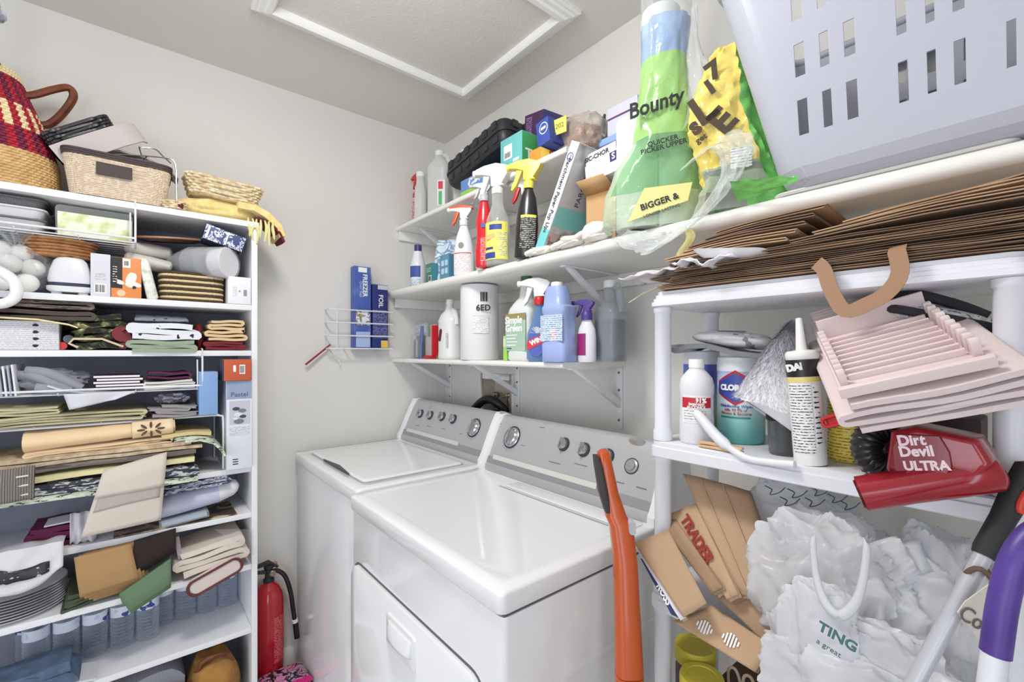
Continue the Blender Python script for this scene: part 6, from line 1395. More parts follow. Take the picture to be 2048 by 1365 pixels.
# ================================================================ white plastic shelf unit on the right and what it holds
M_uplast = mat('shelf_plastic', (226, 227, 234), .35, sss=.05, bump=(120, .03))
UX0, UX1, UY0, UY1 = -.548, -.012, .822, 1.075
ux, uyd = (UX0+UX1)/2, UY1-UY0; uw = (UX1-UX0)/2
unit = T('plastic_shelf_unit', 'white plastic shelf unit beside the dryer stuffed with bags and cleaning goods', 'shelf unit', (ux, UY0, 0))
UZ = [1.46, 1.153, .84, .53, .22]
for k, z in enumerate(UZ):
    prof = [(0, -.032, .004), (0, -.030, .0), (0, -.022, 0), (0, -.021, .003), (0, -.015, .003), (0, -.014, .006), (0, -.008, .006), (0, -.007, .009), (0, -.001, .009), (0, 0, .012)] if k == 0 else [(0, -.033, .003), (0, -.031, 0), (0, -.012, 0), (0, -.010, .003), (0, -.002, .003), (0, 0, .006)]
    B().loft([[(x, y, z+dz) for x, y in rrect(-uw+g, uw-g, g, uyd-g, .022, 5)] for _, dz, g in prof]).obj('shelf', M_uplast, unit, smooth=30)
for x in (-uw+.022, uw-.026):
    for y in (.023, uyd-.025):
        for k in range(len(UZ)):
            z1 = UZ[k]-.0325; z0 = UZ[k+1]+.0005 if k < 4 else 0
            B().lathe([(.0165, z0), (.019, z0+.0001), (.019, z0+.02), (.0165, z0+.024), (.0165, z1-.012), (.0185, z1-.010), (.0185, z1)], 24, (x, y, 0)).obj('post', M_uplast, unit, smooth=50)
# ---- paper bags piled on top of it
KR = [mat('kraft_a', (172, 142, 114), .85, bump=(120, .15), var=((156, 126, 98), 8)), mat('kraft_b', (144, 117, 94), .85, bump=(120, .15)), mat('kraft_c', (190, 158, 126), .85, bump=(120, .15)), mat('kraft_d', (124, 100, 82), .85, bump=(120, .15)), mat('kraft_e', (184, 154, 124), .85, bump=(40, .3))]
Z = UZ[0]+.0006
r = random.Random(12)
def paper_bag(label, x0, x1, z, y, rise, th, mt, seed, bow=0, dep=.22, rot=0, plies=2):
    w = x1-x0; P = []
    for k in range(plies):
        d = 1 if k % 2 == 0 else -1
        for q in range(11):
            s_ = q/10; X = (-w/2+w*s_)*d+random.Random(seed+k).uniform(-.004, .004); f = X/w+.5
            P.append((X, th*(k+.5)/plies+rise*f+bow*math.sin(PI*f)))
    b = B(); b.ribbon(P, th/plies*.45, 0, dep, 8, .0035, seed)
    o = b.obj('paper_bag', mt, smooth=60)
    return put(o, label, 'paper bag', ((x0+x1)/2, y, z), rot, 'brown paper bags piled on the shelf unit')
ords = ['lowest', 'second', 'third', 'fourth', 'fifth', 'sixth', 'seventh', 'eighth']
for k in range(8):
    paper_bag('flat brown paper bag, %s from the bottom of the pile on the shelf unit' % ords[k], -.53+r.uniform(-.02, .05), .0+r.uniform(-.02, .05), Z+.0063*k, .812+r.uniform(0, .016), r.uniform(-.001, .0015), .0058, KR[r.randrange(5)], 200+k, .001, rot=r.uniform(-.02, .02))
zt = Z+.0525
for k in range(5):
    paper_bag('brown paper bag slanting in the left heap, %s from its bottom' % ords[k], -.50+.022*k+.01*(k % 2), -.285+.012*k, zt+.0098*k, .815+.006*k, .004+.002*k, .0085, KR[(k*2+2) % 5], 220+k, .003, rot=.05)
for k in range(4):
    paper_bag('brown paper bag bowed up in the right heap, %s from its bottom' % ords[k], -.285+.034*k, .05-.014*k, zt-.001+.0085*k, .822+.006*k, .006+.003*k, .0080, KR[(k*3+1) % 5], 240+k, .005 if k < 3 else -.003, rot=-.03)
hb_ = onB(1625, 515, .806); he_ = onB(1812, 492, .806)
bag_h = [onB(a, c, .803) for a, c in ((1628, 522), (1648, 540), (1662, 580), (1690, 622), (1735, 608), (1775, 585), (1800, 545), (1790, 488))]
hd = B(); n_ = len(bag_h)
P_ = smooth_path(bag_h, 4); R_ = []
for i, p in enumerate(P_):
    d = (P_[min(i+1, len(P_)-1)]-P_[max(i-1, 0)]).normalized(); q = Vector((-d.z, 0, d.x))*.010
    R_.append([p+q+Vector((0, -.0012, 0)), p-q+Vector((0, -.0012, 0)), p-q+Vector((0, .0012, 0)), p+q+Vector((0, .0012, 0))])
R_[0] = [p+Vector((0, .02, 0)) for p in R_[0]]; R_[-1] = [p+Vector((0, .02, 0)) for p in R_[-1]]
hb2 = next(o for o in COL.objects if o.get('label', '').startswith('flat brown paper bag, eighth'))
hb2['label'] = 'flat brown paper bag whose strap handle loops down over the white shelf lip'
ho = hd.loft(R_).obj('strap_handle', mat('kraft_strap', (166, 132, 104), .85), hb2, smooth=50)
ho.matrix_parent_inverse = (Matrix.Translation(hb2.location) @ Euler(hb2.rotation_euler).to_matrix().to_4x4()).inverted()
p = onB(1450, 505, .80)
o = B().loft([[(x, y, z) for x, y in rrect(-.065+g, .065-g, g, .10-g, .02, 4)] for z, g in ((0, .016), (.009, .003), (.012, 0), (.010, .004), (.003, .018))]).obj('foam_tray', mat('foam_white', (234, 234, 238), .6), smooth=50)
put(o, 'white foam tray poking out of the paper bag pile', 'tray', (p.x, .80, p.z-.004), (math.radians(-6), math.radians(8), .1))
o = B().grid(lambda u, v: Vector((-.09+.16*u, -.02+.08*v, .018*noise.noise(Vector((u*5, v*4, 1)))-.012*(1-u)**2)), 22, 8).obj('tissue_sheet', mat('tissue_lilac', (206, 200, 204), .6), solid=.002, smooth=60)
p = onB(1325, 542, .83); put(o, 'crumpled pale tissue sheet hanging left out of the paper bag pile', 'tissue', (p.x, .83, p.z), (0, .05, .1))
o = B().grid(lambda u, v: Vector((-.06+.11*u, -.01+.08*v, .016*noise.noise(Vector((u*6, v*4, 7)))+.006*math.sin(u*9))), 18, 8).obj('tissue_sheet', mat('tissue_white', (228, 226, 232), .6), solid=.002, smooth=60)
p = onB(1410, 522, .80); put(o, 'crumpled white tissue under the white foam tray', 'tissue', (p.x, .80, p.z), (0, .05, .0))
p, q = onB(1258, 606, .86), onB(1318, 575, .86)
o = B().tube([p, (p+q)/2+Vector((0, 0, .004)), q], [.002, .004, .005], 6, flat=.5).obj('paper_strap', mat('paper_cream', (222, 208, 188), .8)); tag(o, 'cream twisted paper strap sticking out left below the paper bags', 'strap')

# ---- goods on the second shelf
Z = UZ[1]+.0006
M_cl1 = mat('wipes_white', (238, 240, 244), .35)
def canister(label, p0, p1, top, y, cols, rot):
    l, d, h = Br(p0, p1, top, y, Z); R = d/2
    t = T('wipes_canister', label, 'wipes', l, (0, 0, rot))
    B().lathe([(R*.96, 0), (R, .004), (R, h-.030), (R*.985, h-.028), (.001, h-.028)], 32).obj('canister_body', cols, t, smooth=50)
    B().lathe([(R*1.01, h-.030), (R*1.01, h-.012), (R*.98, h-.010), (R*.98, h-.003), (R*.9, h), (.001, h)], 32).obj('lid', M_cl1, t, smooth=40)
    return t, R, h
gr = pat('wipes_gradient', 'bands', [(118, 150, 214), (206, 226, 236), (226, 234, 238), (92, 178, 172)], (0, 0, 0), .35)
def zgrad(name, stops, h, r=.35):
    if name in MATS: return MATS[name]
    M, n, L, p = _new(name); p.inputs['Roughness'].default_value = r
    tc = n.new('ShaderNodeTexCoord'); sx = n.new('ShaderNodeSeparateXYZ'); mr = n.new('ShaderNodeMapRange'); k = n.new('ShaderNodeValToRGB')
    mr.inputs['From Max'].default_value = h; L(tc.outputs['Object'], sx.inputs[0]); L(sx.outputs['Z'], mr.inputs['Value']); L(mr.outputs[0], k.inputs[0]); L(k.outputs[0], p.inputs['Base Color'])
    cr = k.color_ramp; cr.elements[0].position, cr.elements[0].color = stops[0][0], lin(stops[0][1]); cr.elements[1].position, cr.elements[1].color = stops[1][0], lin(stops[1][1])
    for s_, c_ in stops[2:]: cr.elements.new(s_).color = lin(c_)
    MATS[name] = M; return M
t, R, h = canister('white and teal disinfecting wipes canister with red edged blue badge', 1433, 1530, 713, .955, zgrad('wipes_print', [(0, (86, 166, 164)), (.25, (150, 206, 204)), (.42, (226, 236, 238)), (.62, (214, 226, 240)), (.85, (128, 158, 220))], .19), face(1480)-.22)
hx_ = lambda R0, z0, sc, th, mt, nm: None
def badge(parent, R, zc, w, hgt, mt, name, th):
    q = [(-w, -.18*hgt), (-w, .18*hgt), (0, .5*hgt), (w, .18*hgt), (w, -.18*hgt), (0, -.5*hgt)]
    q2 = []
    for i in range(6):
        a, b_ = q[i], q[(i+1) % 6]
        for s_ in range(5): q2.append((a[0]+(b_[0]-a[0])*s_/5, a[1]+(b_[1]-a[1])*s_/5))
    f = lambda x, z, r_: (r_*math.sin(x/R), -r_*math.cos(x/R), zc+z)
    b = B(); c0 = [f(x, z, R+th) for x, z in q2]; n_ = len(q2)
    b.add([f(0, 0, R+th)]+[f(x*.5, z*.5, R+th) for x, z in q2]+c0+[f(x, z, R-.0004) for x, z in q2],
          [(0, 1+i, 1+(i+1) % n_) for i in range(n_)]+[(1+i, 1+n_+i, 1+n_+(i+1) % n_, 1+(i+1) % n_) for i in range(n_)]+[(1+n_+i, 1+2*n_+i, 1+2*n_+(i+1) % n_, 1+n_+(i+1) % n_) for i in range(n_)])
    return b.obj(name, mt, parent, smooth=30)
badge(t, R, h*.64, R*.86, .070, REDINK, 'badge_edge', .0008); badge(t, R, h*.64, R*.80, .058, mat('badge_blue', (58, 76, 160), .4), 'badge', .0014)
txt(t, 'CLOROX', .0150, (0, -R-.0022, h*.64), WHITEINK, wrap=R, bold=.0010)
txt(t, 'Disinfecting Wipes', .0085, (0, -R-.001, h*.43), mat('badge_blue', (58, 76, 160), .4), wrap=R); txt(t, 'kills 99.9% of\nViruses & Bacteria', .008, (0, -R-.001, h*.365), REDINK, wrap=R)
arcpatch(t, R, -40, 35, h*.29, h*.312, mat('wipes_teal', (50, 140, 126), .4), 'teal_arrow')
t, R, h = canister('violet blue wipes canister half hidden behind the alcohol bottle', 1366, 1440, 702, .99, zgrad('wipes_print2', [(0, (120, 150, 90)), (.25, (190, 206, 180)), (.45, (150, 176, 224)), (.62, (96, 110, 200)), (.85, (110, 124, 214))], .20), face(1400))
l, d, h = Br(1358, 1428, 719, .875, Z); R = d/2
t = T('alcohol_bottle', 'frosted white alcohol bottle with red and white label on second shelf', 'bottle', l, (0, 0, face(1393)))
M_fro = mat('frosted_white', (226, 227, 230), .4, sss=.15)
B().lathe([(.001, .002), (R*.92, 0), (R, .006), (R, .05), (R*.97, .055), (R*.97, .095), (R, .10), (R*1.01, .115), (R*.9, .130), (R*.6, .142), (R*.43, .148), (R*.43, .152)], 30).obj('bottle', M_fro, t, smooth=60)
jar_cap(B(), R*.46, .150, h-.150).obj('cap', M_wpl, t)
arcpatch(t, R*1.0, -50, 50, .042, .096, mat('label_white', (236, 238, 236), .5)); arcpatch(t, R*1.0+.0006, -50, 50, .072, .092, mat('label_crimson', (196, 36, 52), .45), 'red_panel')
txt(t, '91%', .012, (.008, -R-.002, .0865), WHITEINK, wrap=R, bold=.0005); txt(t, 'Isopropyl\nALCOHOL', .0078, (0, -R-.002, .0765), WHITEINK, wrap=R, bold=.0003)
arcpatch(t, R+.0006, -42, 30, .046, .068, pat('fine_grey_print', 'print', [(236, 238, 236), (150, 150, 156)], (200, 200, 460), .5), 'fine_print')
# flat pack of wipes lying on the canisters
p = onB(1442, 690, .95)
t = T('wipes_pack', 'soft pack of wipes with grey underside draped on the canisters', 'wipes', (p.x+.018, .90, Z+.176), (0, math.radians(3), .1))
b = B(); b.ribbon([(-.105, .012), (-.085, .004), (-.06, .016), (-.02, .018), (.03, .006), (.085, .002)], .010, -.010, .10, 6, .003, 1); b.obj('grey_underside', mat('pack_grey', (136, 138, 142), .4), t, smooth=60)
o = softlump(.080, .050, .016, 9, .16, 40, 26, .06).obj('pack_film', pat('pack_speckle', 'noise', [(222, 222, 224), (232, 232, 234), (150, 152, 156)], (30, 30, 30), .35, pos=[0, .4, .66]), t, smooth=60); o.location = (.012, .045, .016); o.rotation_euler = (0, .06, 0)
B().grid(lambda u, v: Vector((-.02+.07*u, .015+.05*v, .0485-.003*(2*v-1)**2-.004*u)), 6, 6).obj('resealable_flap', mat('flap_silver', (224, 224, 226), .3), t, solid=.002, smooth=60)
for k in range(2): B().box(-.012+.006*k, .040-.006*k, .026+.016*k, .032+.016*k, .0485, .0496).obj('text_line', mat('ink_grey', (70, 72, 80), .5), t, smooth=0)
# fluffy duster mitt
a_, c_ = onB(1500, 780, .90), onB(1600, 640, .93)
dm = T('duster_mitt', 'fluffy grey white duster mitt with smooth white lining draped over the black lidded container', 'duster', (onB(1549, 780, .88).x, .873, Z+.086), (0, 0, face(1550)))
def mitt(u, v):
    a = 2*PI*u; rr = (1-v)**.75
    return Vector((-.002+.034*v+(.056*rr+.004)*math.cos(a), .0+(.034*rr+.004)*math.sin(a), -.012*math.cos(a)*rr*1.2+.152*v+.006*noise.noise(Vector((math.cos(a)*2, math.sin(a)*2, v*4)))))
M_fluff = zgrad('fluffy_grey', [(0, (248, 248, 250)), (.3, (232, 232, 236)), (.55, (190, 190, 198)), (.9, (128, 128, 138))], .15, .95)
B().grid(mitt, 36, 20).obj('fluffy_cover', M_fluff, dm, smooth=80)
b = B(); r = random.Random(8)
for k in range(6500):
    u, v = r.random(), r.random()**1.2*.97+.02; p = mitt(u, v); q = mitt(u, min(1, v+.03)); c = Vector((.034*v-.002, 0, p.z)); n_ = (p-c).normalized()
    tip = p+n_*r.uniform(.004, .011)+Vector((r.uniform(-.005, .005), r.uniform(-.005, .005), -.006)); s_ = Vector((-n_.y, n_.x, 0))*.0008
    b.add([p+s_, p-s_, tip], [(0, 1, 2)])
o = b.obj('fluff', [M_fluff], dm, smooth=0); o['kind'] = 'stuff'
def lining(u, v):
    a = 2*PI*u; k = 1-v
    return Vector((-.002+(.056+.003*v)*math.cos(a)*(1-.12*k*k), (.034+.003*v)*math.sin(a)*(1-.2*k), -.012*math.cos(a)*1.2-.046*k*(.5+.5*math.cos(a-.3))+.004*v))
B().grid(lining, 32, 6).obj('white_lining', mat('lining_white', (226, 226, 232), .6), dm, solid=.002, smooth=80)
l, d, h = Br(1532, 1600, 822, .89, Z); R = d/2
t = T('clear_container', 'smoky clear container with black lid under the duster mitt', 'container', l, 0)
B().lathe([(.001, .001), (R*.80, 0), (R*.86, .004), (R*.96, .062), (R*.96, .064)], 28).obj('container_body', film('smoke_plastic', (120, 124, 126), .45, .1, .4), t); B().lathe([(R, .060), (R*1.05, .062), (R*1.05, .072), (R*.98, .078), (.001, .0785)], 28).obj('black_lid', mat('black_lid', (30, 30, 34), .35), t)
B().lathe([(.001, .003), (R*.45, .003), (R*.5, .055), (.001, .055)], 20).obj('dark_insert', mat('charcoal', (70, 72, 76), .4), t)
# caulk tube
l, d, h = Br(1596, 1660, 712, .852, Z); R = .0235
t = T('caulk_tube', 'white caulk tube with black band, standing at the front of second shelf', 'caulk tube', (l.x-.004, .85, Z), (0, math.radians(-4), face(1628)))
B().lathe([(.001, .006), (R*.94, .006), (R*.94, 0), (R, 0), (R, .172), (R*1.03, .173), (R*1.03, .180), (R*.9, .184), (R*.35, .186), (R*.33, .19), (R*.2, .238), (.002, .239)], 30).obj('tube_body', M_wpl, t, smooth=40)
arcpatch(t, R, -120, 120, .142, .170, mat('caulk_black', (34, 34, 36), .4), 'black_band'); arcpatch(t, R, -120, 120, .134, .141, mat('caulk_yellow', (232, 214, 120), .4), 'yellow_band')
txt(t, 'DAP', .0145, (-.009, -R-.0018, .158), WHITEINK, wrap=R, bold=.0012, rot=(PI/2, -.15, 0))
arcpatch(t, R, -60, 22, .020, .131, pat('caulk_print', 'print', [(238, 238, 238), (60, 60, 66)], (260, 260, 520), .5), 'fine_print'); arcpatch(t, R, 30, 50, .03, .13, pat('caulk_print2', 'print', [(238, 238, 238), (40, 40, 60)], (120, 120, 300), .5), 'side_lettering')
# yellow can with rows of print
l, d, h = Br(1652, 1748, 745, .93, Z); R = d/2*.98
t = T('yellow_can', 'yellow can covered in rows of small print beside the caulk tube', 'can', l, face(1690))
B().lathe([(R*.97, 0), (R, .003), (R, h-.004), (R*.97, h), (.001, h)], 36).obj('can_body', pat('yellow_can_print', 'print', [(246, 222, 96), (140, 122, 40)], (170, 170, 460), .4), t, smooth=50); B().lathe([(R*1.01, h-.006), (R*1.02, h-.003), (R*.97, h+.002), (.001, h+.001)], 36).obj('lid', mat('can_lid', (196, 180, 110), .4, .3), t)
p = onB(1680, 838, .84)
o = B().loft([[(x, y, z) for x, y in rrect(-.018, .022, -.009, .009, .006, 4)] for z in (-.009, .009)]).obj('red_scraper', mat('red_scraper', (190, 32, 40), .35), smooth=50)
rs = T('red_clip', 'red plastic clip stuck out between caulk tube and pink mat', 'clip', (p.x, .838, p.z), (0, math.radians(-24), 0)); o.parent = rs; o.name = 'clip_body'
B().tube([(x, -.0095, z) for x, z in rrect(-.021, .004, -.007, .007, .006, 4)], .003, 6, True).obj('clip_loop', mat('red_scraper', (190, 32, 40), .35), rs)
# white handle leaning out and clothes-peg
pts = [onB(1392, 826, .842), onB(1402, 836, .838), onB(1440, 880, .830), onB(1490, 915, .822), onB(1540, 925, .818), onB(1590, 930, .815)]
wt = B().tube(smooth_path(pts, 5), [.008+.003*math.sin(i*.09) if i < 12 else .0065 for i in range(26)], 10).obj('brush_handle_white', mat('cool_white_plastic', (228, 230, 234), .35)); wt.name = 'plastic_scoop'
tag(wt, 'white plastic scoop with long handle lying over the second shelf lip', 'scoop')
p, q = onB(1393, 890, .835), onB(1492, 906, .830)
pg = T('clothes_peg', 'wooden clothes peg lying on the lip of the second shelf', 'clothes peg', ((p.x+q.x)/2, .832, Z+.001), (0, 0, -.05))
for z0 in (.0, .0066): B().prism([(-.042, z0), (.042, z0), (.042, z0+.0045), (.0, z0+.006), (-.042, z0+.004)], -.005, .005, 'y').obj('wooden_half', mat('peg_wood', (214, 180, 136), .7), pg, bev=.001)
B().tube([(.012+.004*math.cos(k), -.006+.012*k/20, .006+.005*math.sin(k)) for k in range(21)], .0009, 5).obj('spring', M_wire, pg)
# red hand vacuum
M_dev = mat('vacuum_red', (150, 14, 34), .22, coat=.5)
dv = T('hand_vacuum', 'dark red hand vacuum with black hose hanging over the second shelf edge', 'vacuum', (-.115, .79, Z+.0), 0)
def ring(c, a, b_, ax, n=24):
    ax = Vector(ax).normalized(); s_ = Vector((0, 0, 1)).cross(ax).normalized(); u_ = ax.cross(s_)
    return [Vector(c)+s_*a*math.cos(2*PI*k/n)+u_*b_*math.sin(2*PI*k/n) for k in range(n)]
g = lambda px, py, y: onB(px, py, y)-Vector((-.115, .79, Z))
m0, m1 = g(1722, 988, .735), g(1990, 945, .775)
ax = (m1-m0)
B().loft([ring(m0+ax*f-Vector((0, 0, dz)), r_, r_*1.0, ax+Vector((.0, .0, .0))) for f, r_, dz in ((-.01, .016, .0), (0, .0225, 0), (.05, .0222, 0), (.4, .0215, 0), (.75, .0225, 0), (1.0, .022, 0), (1.05, .015, 0))]).obj('motor_tube', M_dev, dv, smooth=50)
B().loft([ring(m0+ax*f, r_, r_, ax) for f, r_ in ((-.02, .0215), (-.02, .018), (.06, .016))], (0, 1)).obj('nozzle_mouth', mat('deep_red_mouth', (110, 8, 24), .4), dv, smooth=30)
q = [g(a, c, .752) for a, c in ((1768, 940), (1778, 862), (1830, 852), (1960, 880), (1992, 930), (1960, 965), (1830, 985))]
B().loft([[p+Vector((0, dy, 0))*1+Vector((0, 0, 0))+(c0-p)*k for p in q] for c0 in [sum(q, Vector())/len(q)] for dy, k in ((-.004, .16), (.0, .05), (.012, 0), (.050, .0), (.058, .1))]).obj('body_shell', M_dev, dv, bev=.003, smooth=50)
q2 = [g(a, c, .746) for a, c in ((1790, 940), (1785, 895), (1800, 868), (1880, 872), (1900, 905), (1905, 935), (1880, 965), (1820, 972))]
B().loft([[p+(c0-p)*k+Vector((0, dy, 0)) for p in q2] for c0 in [sum(q2, Vector())/len(q2)] for dy, k in ((0, .0), (-.003, .03))]).obj('badge_panel', mat('vacuum_red_dark', (128, 10, 30), .25, coat=.4), dv, smooth=40)
yt = .7425-.79
for s_, px, py, sz in (('Dirt', 1822, 882, .0175), ('Devil', 1832, 904, .0175), ('ULTRA', 1852, 933, .0155)):
    p = g(px, py, .742); txt(dv, s_, sz, (p.x, yt, p.z), mat('pale_pink_ink', (240, 214, 222), .5), rot=(PI/2, -.20, .0), bold=.0007, sx=.9, align='CENTER')
hs = [g(a, c, y) for a, c, y in ((1790, 850, .80), (1752, 862, .79), (1735, 885, .785), (1740, 915, .79), (1765, 930, .80))]
hp = smooth_path(hs, 7); B().tube(hp, [.0185+.0016*(1 if i % 2 else -1) for i in range(len(hp))], 14).obj('ribbed_hose', mat('black_gloss_hose', (30, 30, 32), .3), dv, smooth=70)
B().box(-.075, .045, .035, .12, .0015, .055).obj('back_body', mat('vacuum_maroon', (84, 10, 24), .4), dv, bev=.01)
# pink dish mat and rack, folded
M_pink2 = mat('blush_plastic', (228, 210, 208), .5); M_mat2 = mat('blush_fabric', (224, 208, 208), .9, bump=(300, .3))
F = Vector((-.112, .715, 1.304)); ey = Vector((-.13, .285, .125)).normalized(); ex = Vector((.137, .01, .028)); ex = (ex-ey*ex.dot(ey)).normalized(); ez = ex.cross(ey)
RM = Matrix((ex, ey, ez)).transposed().to_4x4()
rot_ = RM.to_euler()
dk = T('dish_rack', 'blush pink slatted dish rack tilted forward on a folded pink mat', 'dish rack', F, tuple(rot_))
RW, RL = .072, .298
B().loft([[(x, y, z) for x, y in rrect(-RW+g, RW-g, g, RL-g, .006, 3)] for z, g in ((-.008, .002), (-.006, 0), (.0, 0), (.002, .002))]).obj('tray_base', M_pink2, dk, smooth=40)
B().box(-RW-.002, RW+.002, -.006, .004, -.006, .008).obj('front_rail', M_pink2, dk, bev=.002)
for k in range(9): B().box(-RW+.014, RW-.014, .024+.0165*k, .029+.0165*k, .001, .010).obj('slat', M_pink2, dk, bev=.001)
for k in range(8): B().box(-RW+.006, RW-.004, .185+.0145*k, .1895+.0145*k, .001, .016 if k else .034).obj('slat', M_pink2, dk, bev=.001)
for s_ in (-1, 1):
    for k in range(10):
        f = B().prism([(-.005, 0), (.005, 0), (.005, .018), (.003, .023), (-.003, .023), (-.005, .018)], -.0045, .0045, 'y').obj('fin', M_pink2, dk, bev=.0012)
        f.location = (s_*(RW-.007), .018+.0165*k, .001); f.rotation_euler = (0, 0, PI/2)
mt_ = T('drying_mat', 'blush pink drying mat folded in four under the dish rack', 'dish mat', F-ez*.0565+ex*.010, tuple(rot_))
B().ribbon([(x, z) for x, z in snake(.168, .046, 4, .010, 5)], .0075, -.012, .255, 8, .002, 5).obj('mat_folds', M_mat2, mt_, smooth=70)
put(B().box(-.055, .05, .0, .09, 0, .085).obj('dark_bin', mat('dark_bin', (62, 44, 46), .6), bev=.004), 'dark box behind the red hand vacuum propping up the pink mat', 'box', (-.12, .925, Z))
# dark trimmed mitt on the right of the mat
p = onB(1900, 665, .93)
mtt = T('trimmed_mitt', 'grey speckled mitt with black trim lying behind the pink dish rack', 'mitt', (p.x-.012, .912, p.z+.002), (0, .3, .3))
o = crumple(.062, .035, .016, 51, .12, 1.6, e=3).obj('speckled_cloth', pat('speckle_grey', 'noise', [(196, 196, 200), (224, 224, 226), (130, 130, 138)], (120, 120, 120), .95, pos=[0, .45, .58]), mtt, smooth=60)
B().tube([(x, y, .016) for x, y in rrect(-.068, .066, -.038, .038, .03, 6)], .0065, 8, True).obj('black_trim', mat('black_binding', (48, 48, 54), .8), mtt)
B().tube(smooth_path([(-.062, 0, .018), (-.07, 0, .036), (-.04, .0, .046), (.01, 0, .042), (.045, 0, .034)], 5), .0075, 8).obj('hanging_loop', mat('black_binding', (48, 48, 54), .8), mtt)
put(B().tube(smooth_path([(-.06, -.02, .01), (-.01, -.03, .02), (.05, -.03, .012), (.08, -.02, -.02)], 5), .014, 10).obj('dark_cloth_roll', mat('charcoal_cloth', (74, 76, 84), .95, bump=(120, .4)), smooth=70), 'charcoal cloth roll right of the pink rack below the trimmed mitt', 'cloth', (p.x+.075, .90, p.z-.052))

# ---- third shelf: folded paper bags, carrier bags
Z = UZ[2]+.0006
def slab(name, label, cat, q, ys, th, mt, group=None, bulge=.004, plies=2, gap=.004, seed=0):
    """a folded paper bag seen broadside: four corners in the picture (lower left, lower right, upper right, upper left) each with its own depth"""
    P = [onB(a, c, y) for (a, c), y in zip(q, ys)]
    c = sum(P, Vector())/4; t = T(name, label, cat, c, 0, group)
    n = (P[1]-P[0]).cross(P[3]-P[0]).normalized()
    if n.y > 0: n = -n
    for k in range(plies):
        def f(u, v, k=k):
            p = (P[0]*(1-u)+P[1]*u)*(1-v)+(P[3]*(1-u)+P[2]*u)*v-c
            return p-n*(gap*k)+n*(bulge*(math.sin(PI*u)*.6+.5*math.sin(PI*3*u)*.3)+.002*noise.noise(Vector((u*4+seed, v*4, k))))+(P[0]-P[3])*(.015*(k % 2)*(1-v))
        B().grid(f, 12, 10).obj('bag_ply', mt if k % 2 == 0 else KR[(seed+k) % 5], t, solid=th, smooth=50)
    return t, P, c, n
KG = 'folded brown paper bags on the third shelf'
t, P, c, n = slab('paper_bag', 'large creased brown paper bag standing tallest, its dark open mouth downwards', 'paper bag', ((1473, 1190), (1580, 1206), (1500, 984), (1366, 948)), (.795, .81, .93, .91), .0025, KR[4], KG, .010, 3, .007, 1)
for k, s_ in enumerate((.28, .62)):
    p0, p1 = P[0]+(P[1]-P[0])*s_-c+n*.0085, P[3]+(P[2]-P[3])*s_-c+n*.0085
    B().tube([p0+(p1-p0)*.03, (p0+p1)/2+n*.002, p0+(p1-p0)*.97], .0012, 5).obj('crease', KR[2], t)
slab('paper_bag', 'dark inside flap of paper bag opening under the large creased bag', 'paper bag', ((1560, 1275), (1592, 1262), (1580, 1205), (1500, 1190)), (.80, .80, .815, .81), .002, mat('kraft_dark', (104, 82, 68), .9), KG, .003, 1, .004, 2)
t, P, c, n = slab('paper_bag', 'brown paper bag with dark red TRADER lettering along its fold', 'paper bag', ((1455, 1200), (1478, 1190), (1392, 1008), (1334, 1032)), (.78, .785, .88, .87), .0025, KR[2], KG, .003, 4, .006, 3)
d_ = ((P[0]+P[1])/2-(P[2]+P[3])/2).normalized(); s_ = (P[1]-P[0]+P[2]-P[3]).normalized(); s_ = (s_-d_*s_.dot(d_)).normalized(); nn = d_.cross(s_)
o = txt(t, 'TRADER', .029, (0, 0, 0), mat('dark_red_ink', (150, 48, 40), .7), bold=.001, rot=(0, 0, 0), sx=1.0)
if nn.y > 0: nn = -nn
up_ = nn.cross(d_)
o.rotation_euler = Matrix((d_, up_, nn)).transposed().to_euler(); o.location = ((P[2]+P[3])/2+d_*.075+n*.0065+up_*-.002)-c
slab('paper_bag', 'thin brown paper bag left of the red lettered bag with scrawled print', 'paper bag', ((1424, 1188), (1446, 1176), (1352, 1040), (1322, 1050)), (.775, .78, .86, .85), .002, KR[0], KG, .003, 4, .006, 4)
t, P, c, n = slab('paper_bag', 'brown paper bag with white inside nearest to the dryer, leaning out past the post', 'paper bag', ((1368, 1236), (1414, 1208), (1338, 1062), (1268, 1086)), (.735, .75, .812, .788), .0025, KR[4], KG, .002, 1, .004, 5)
slab('paper_bag', 'white lined under side of the bag nearest to the dryer', 'paper bag', ((1362, 1242), (1372, 1236), (1280, 1092), (1268, 1090)), (.742, .745, .80, .798), .003, mat('paper_white', (226, 224, 228), .8), KG, .001, 2, .005, 6)
t, P, c, n = slab('printed_bag', 'navy and white printed shop bag under the brown bag nearest the dryer', 'paper bag', ((1342, 1228), (1362, 1236), (1300, 1120), (1282, 1118)), (.75, .752, .79, .79), .0025, mat('paper_navy', (52, 62, 110), .7), KG, .001, 2, .004, 7)
d_ = (P[0]-P[3]).normalized(); s_ = (P[1]-P[0]).normalized(); s_ = (s_-d_*s_.dot(d_)).normalized(); nn = d_.cross(s_)
if nn.y > 0: nn = -nn
o = txt(t, 'ROSS', .017, (0, 0, 0), WHITEINK, rot=(0, 0, 0), bold=.0006); o.rotation_euler = Matrix((d_, nn.cross(d_), nn)).transposed().to_euler(); o.location = (P[0]*.65+P[3]*.35+(P[1]-P[0])*.5)-c+n*.003
slab('paper_bag', 'brown paper bag sloping down right beneath the upright ones', 'paper bag', ((1640, 1352), (1668, 1340), (1470, 1100), (1440, 1130)), (.79, .80, .84, .82), .0025, KR[1], KG, .003, 3, .006, 8)
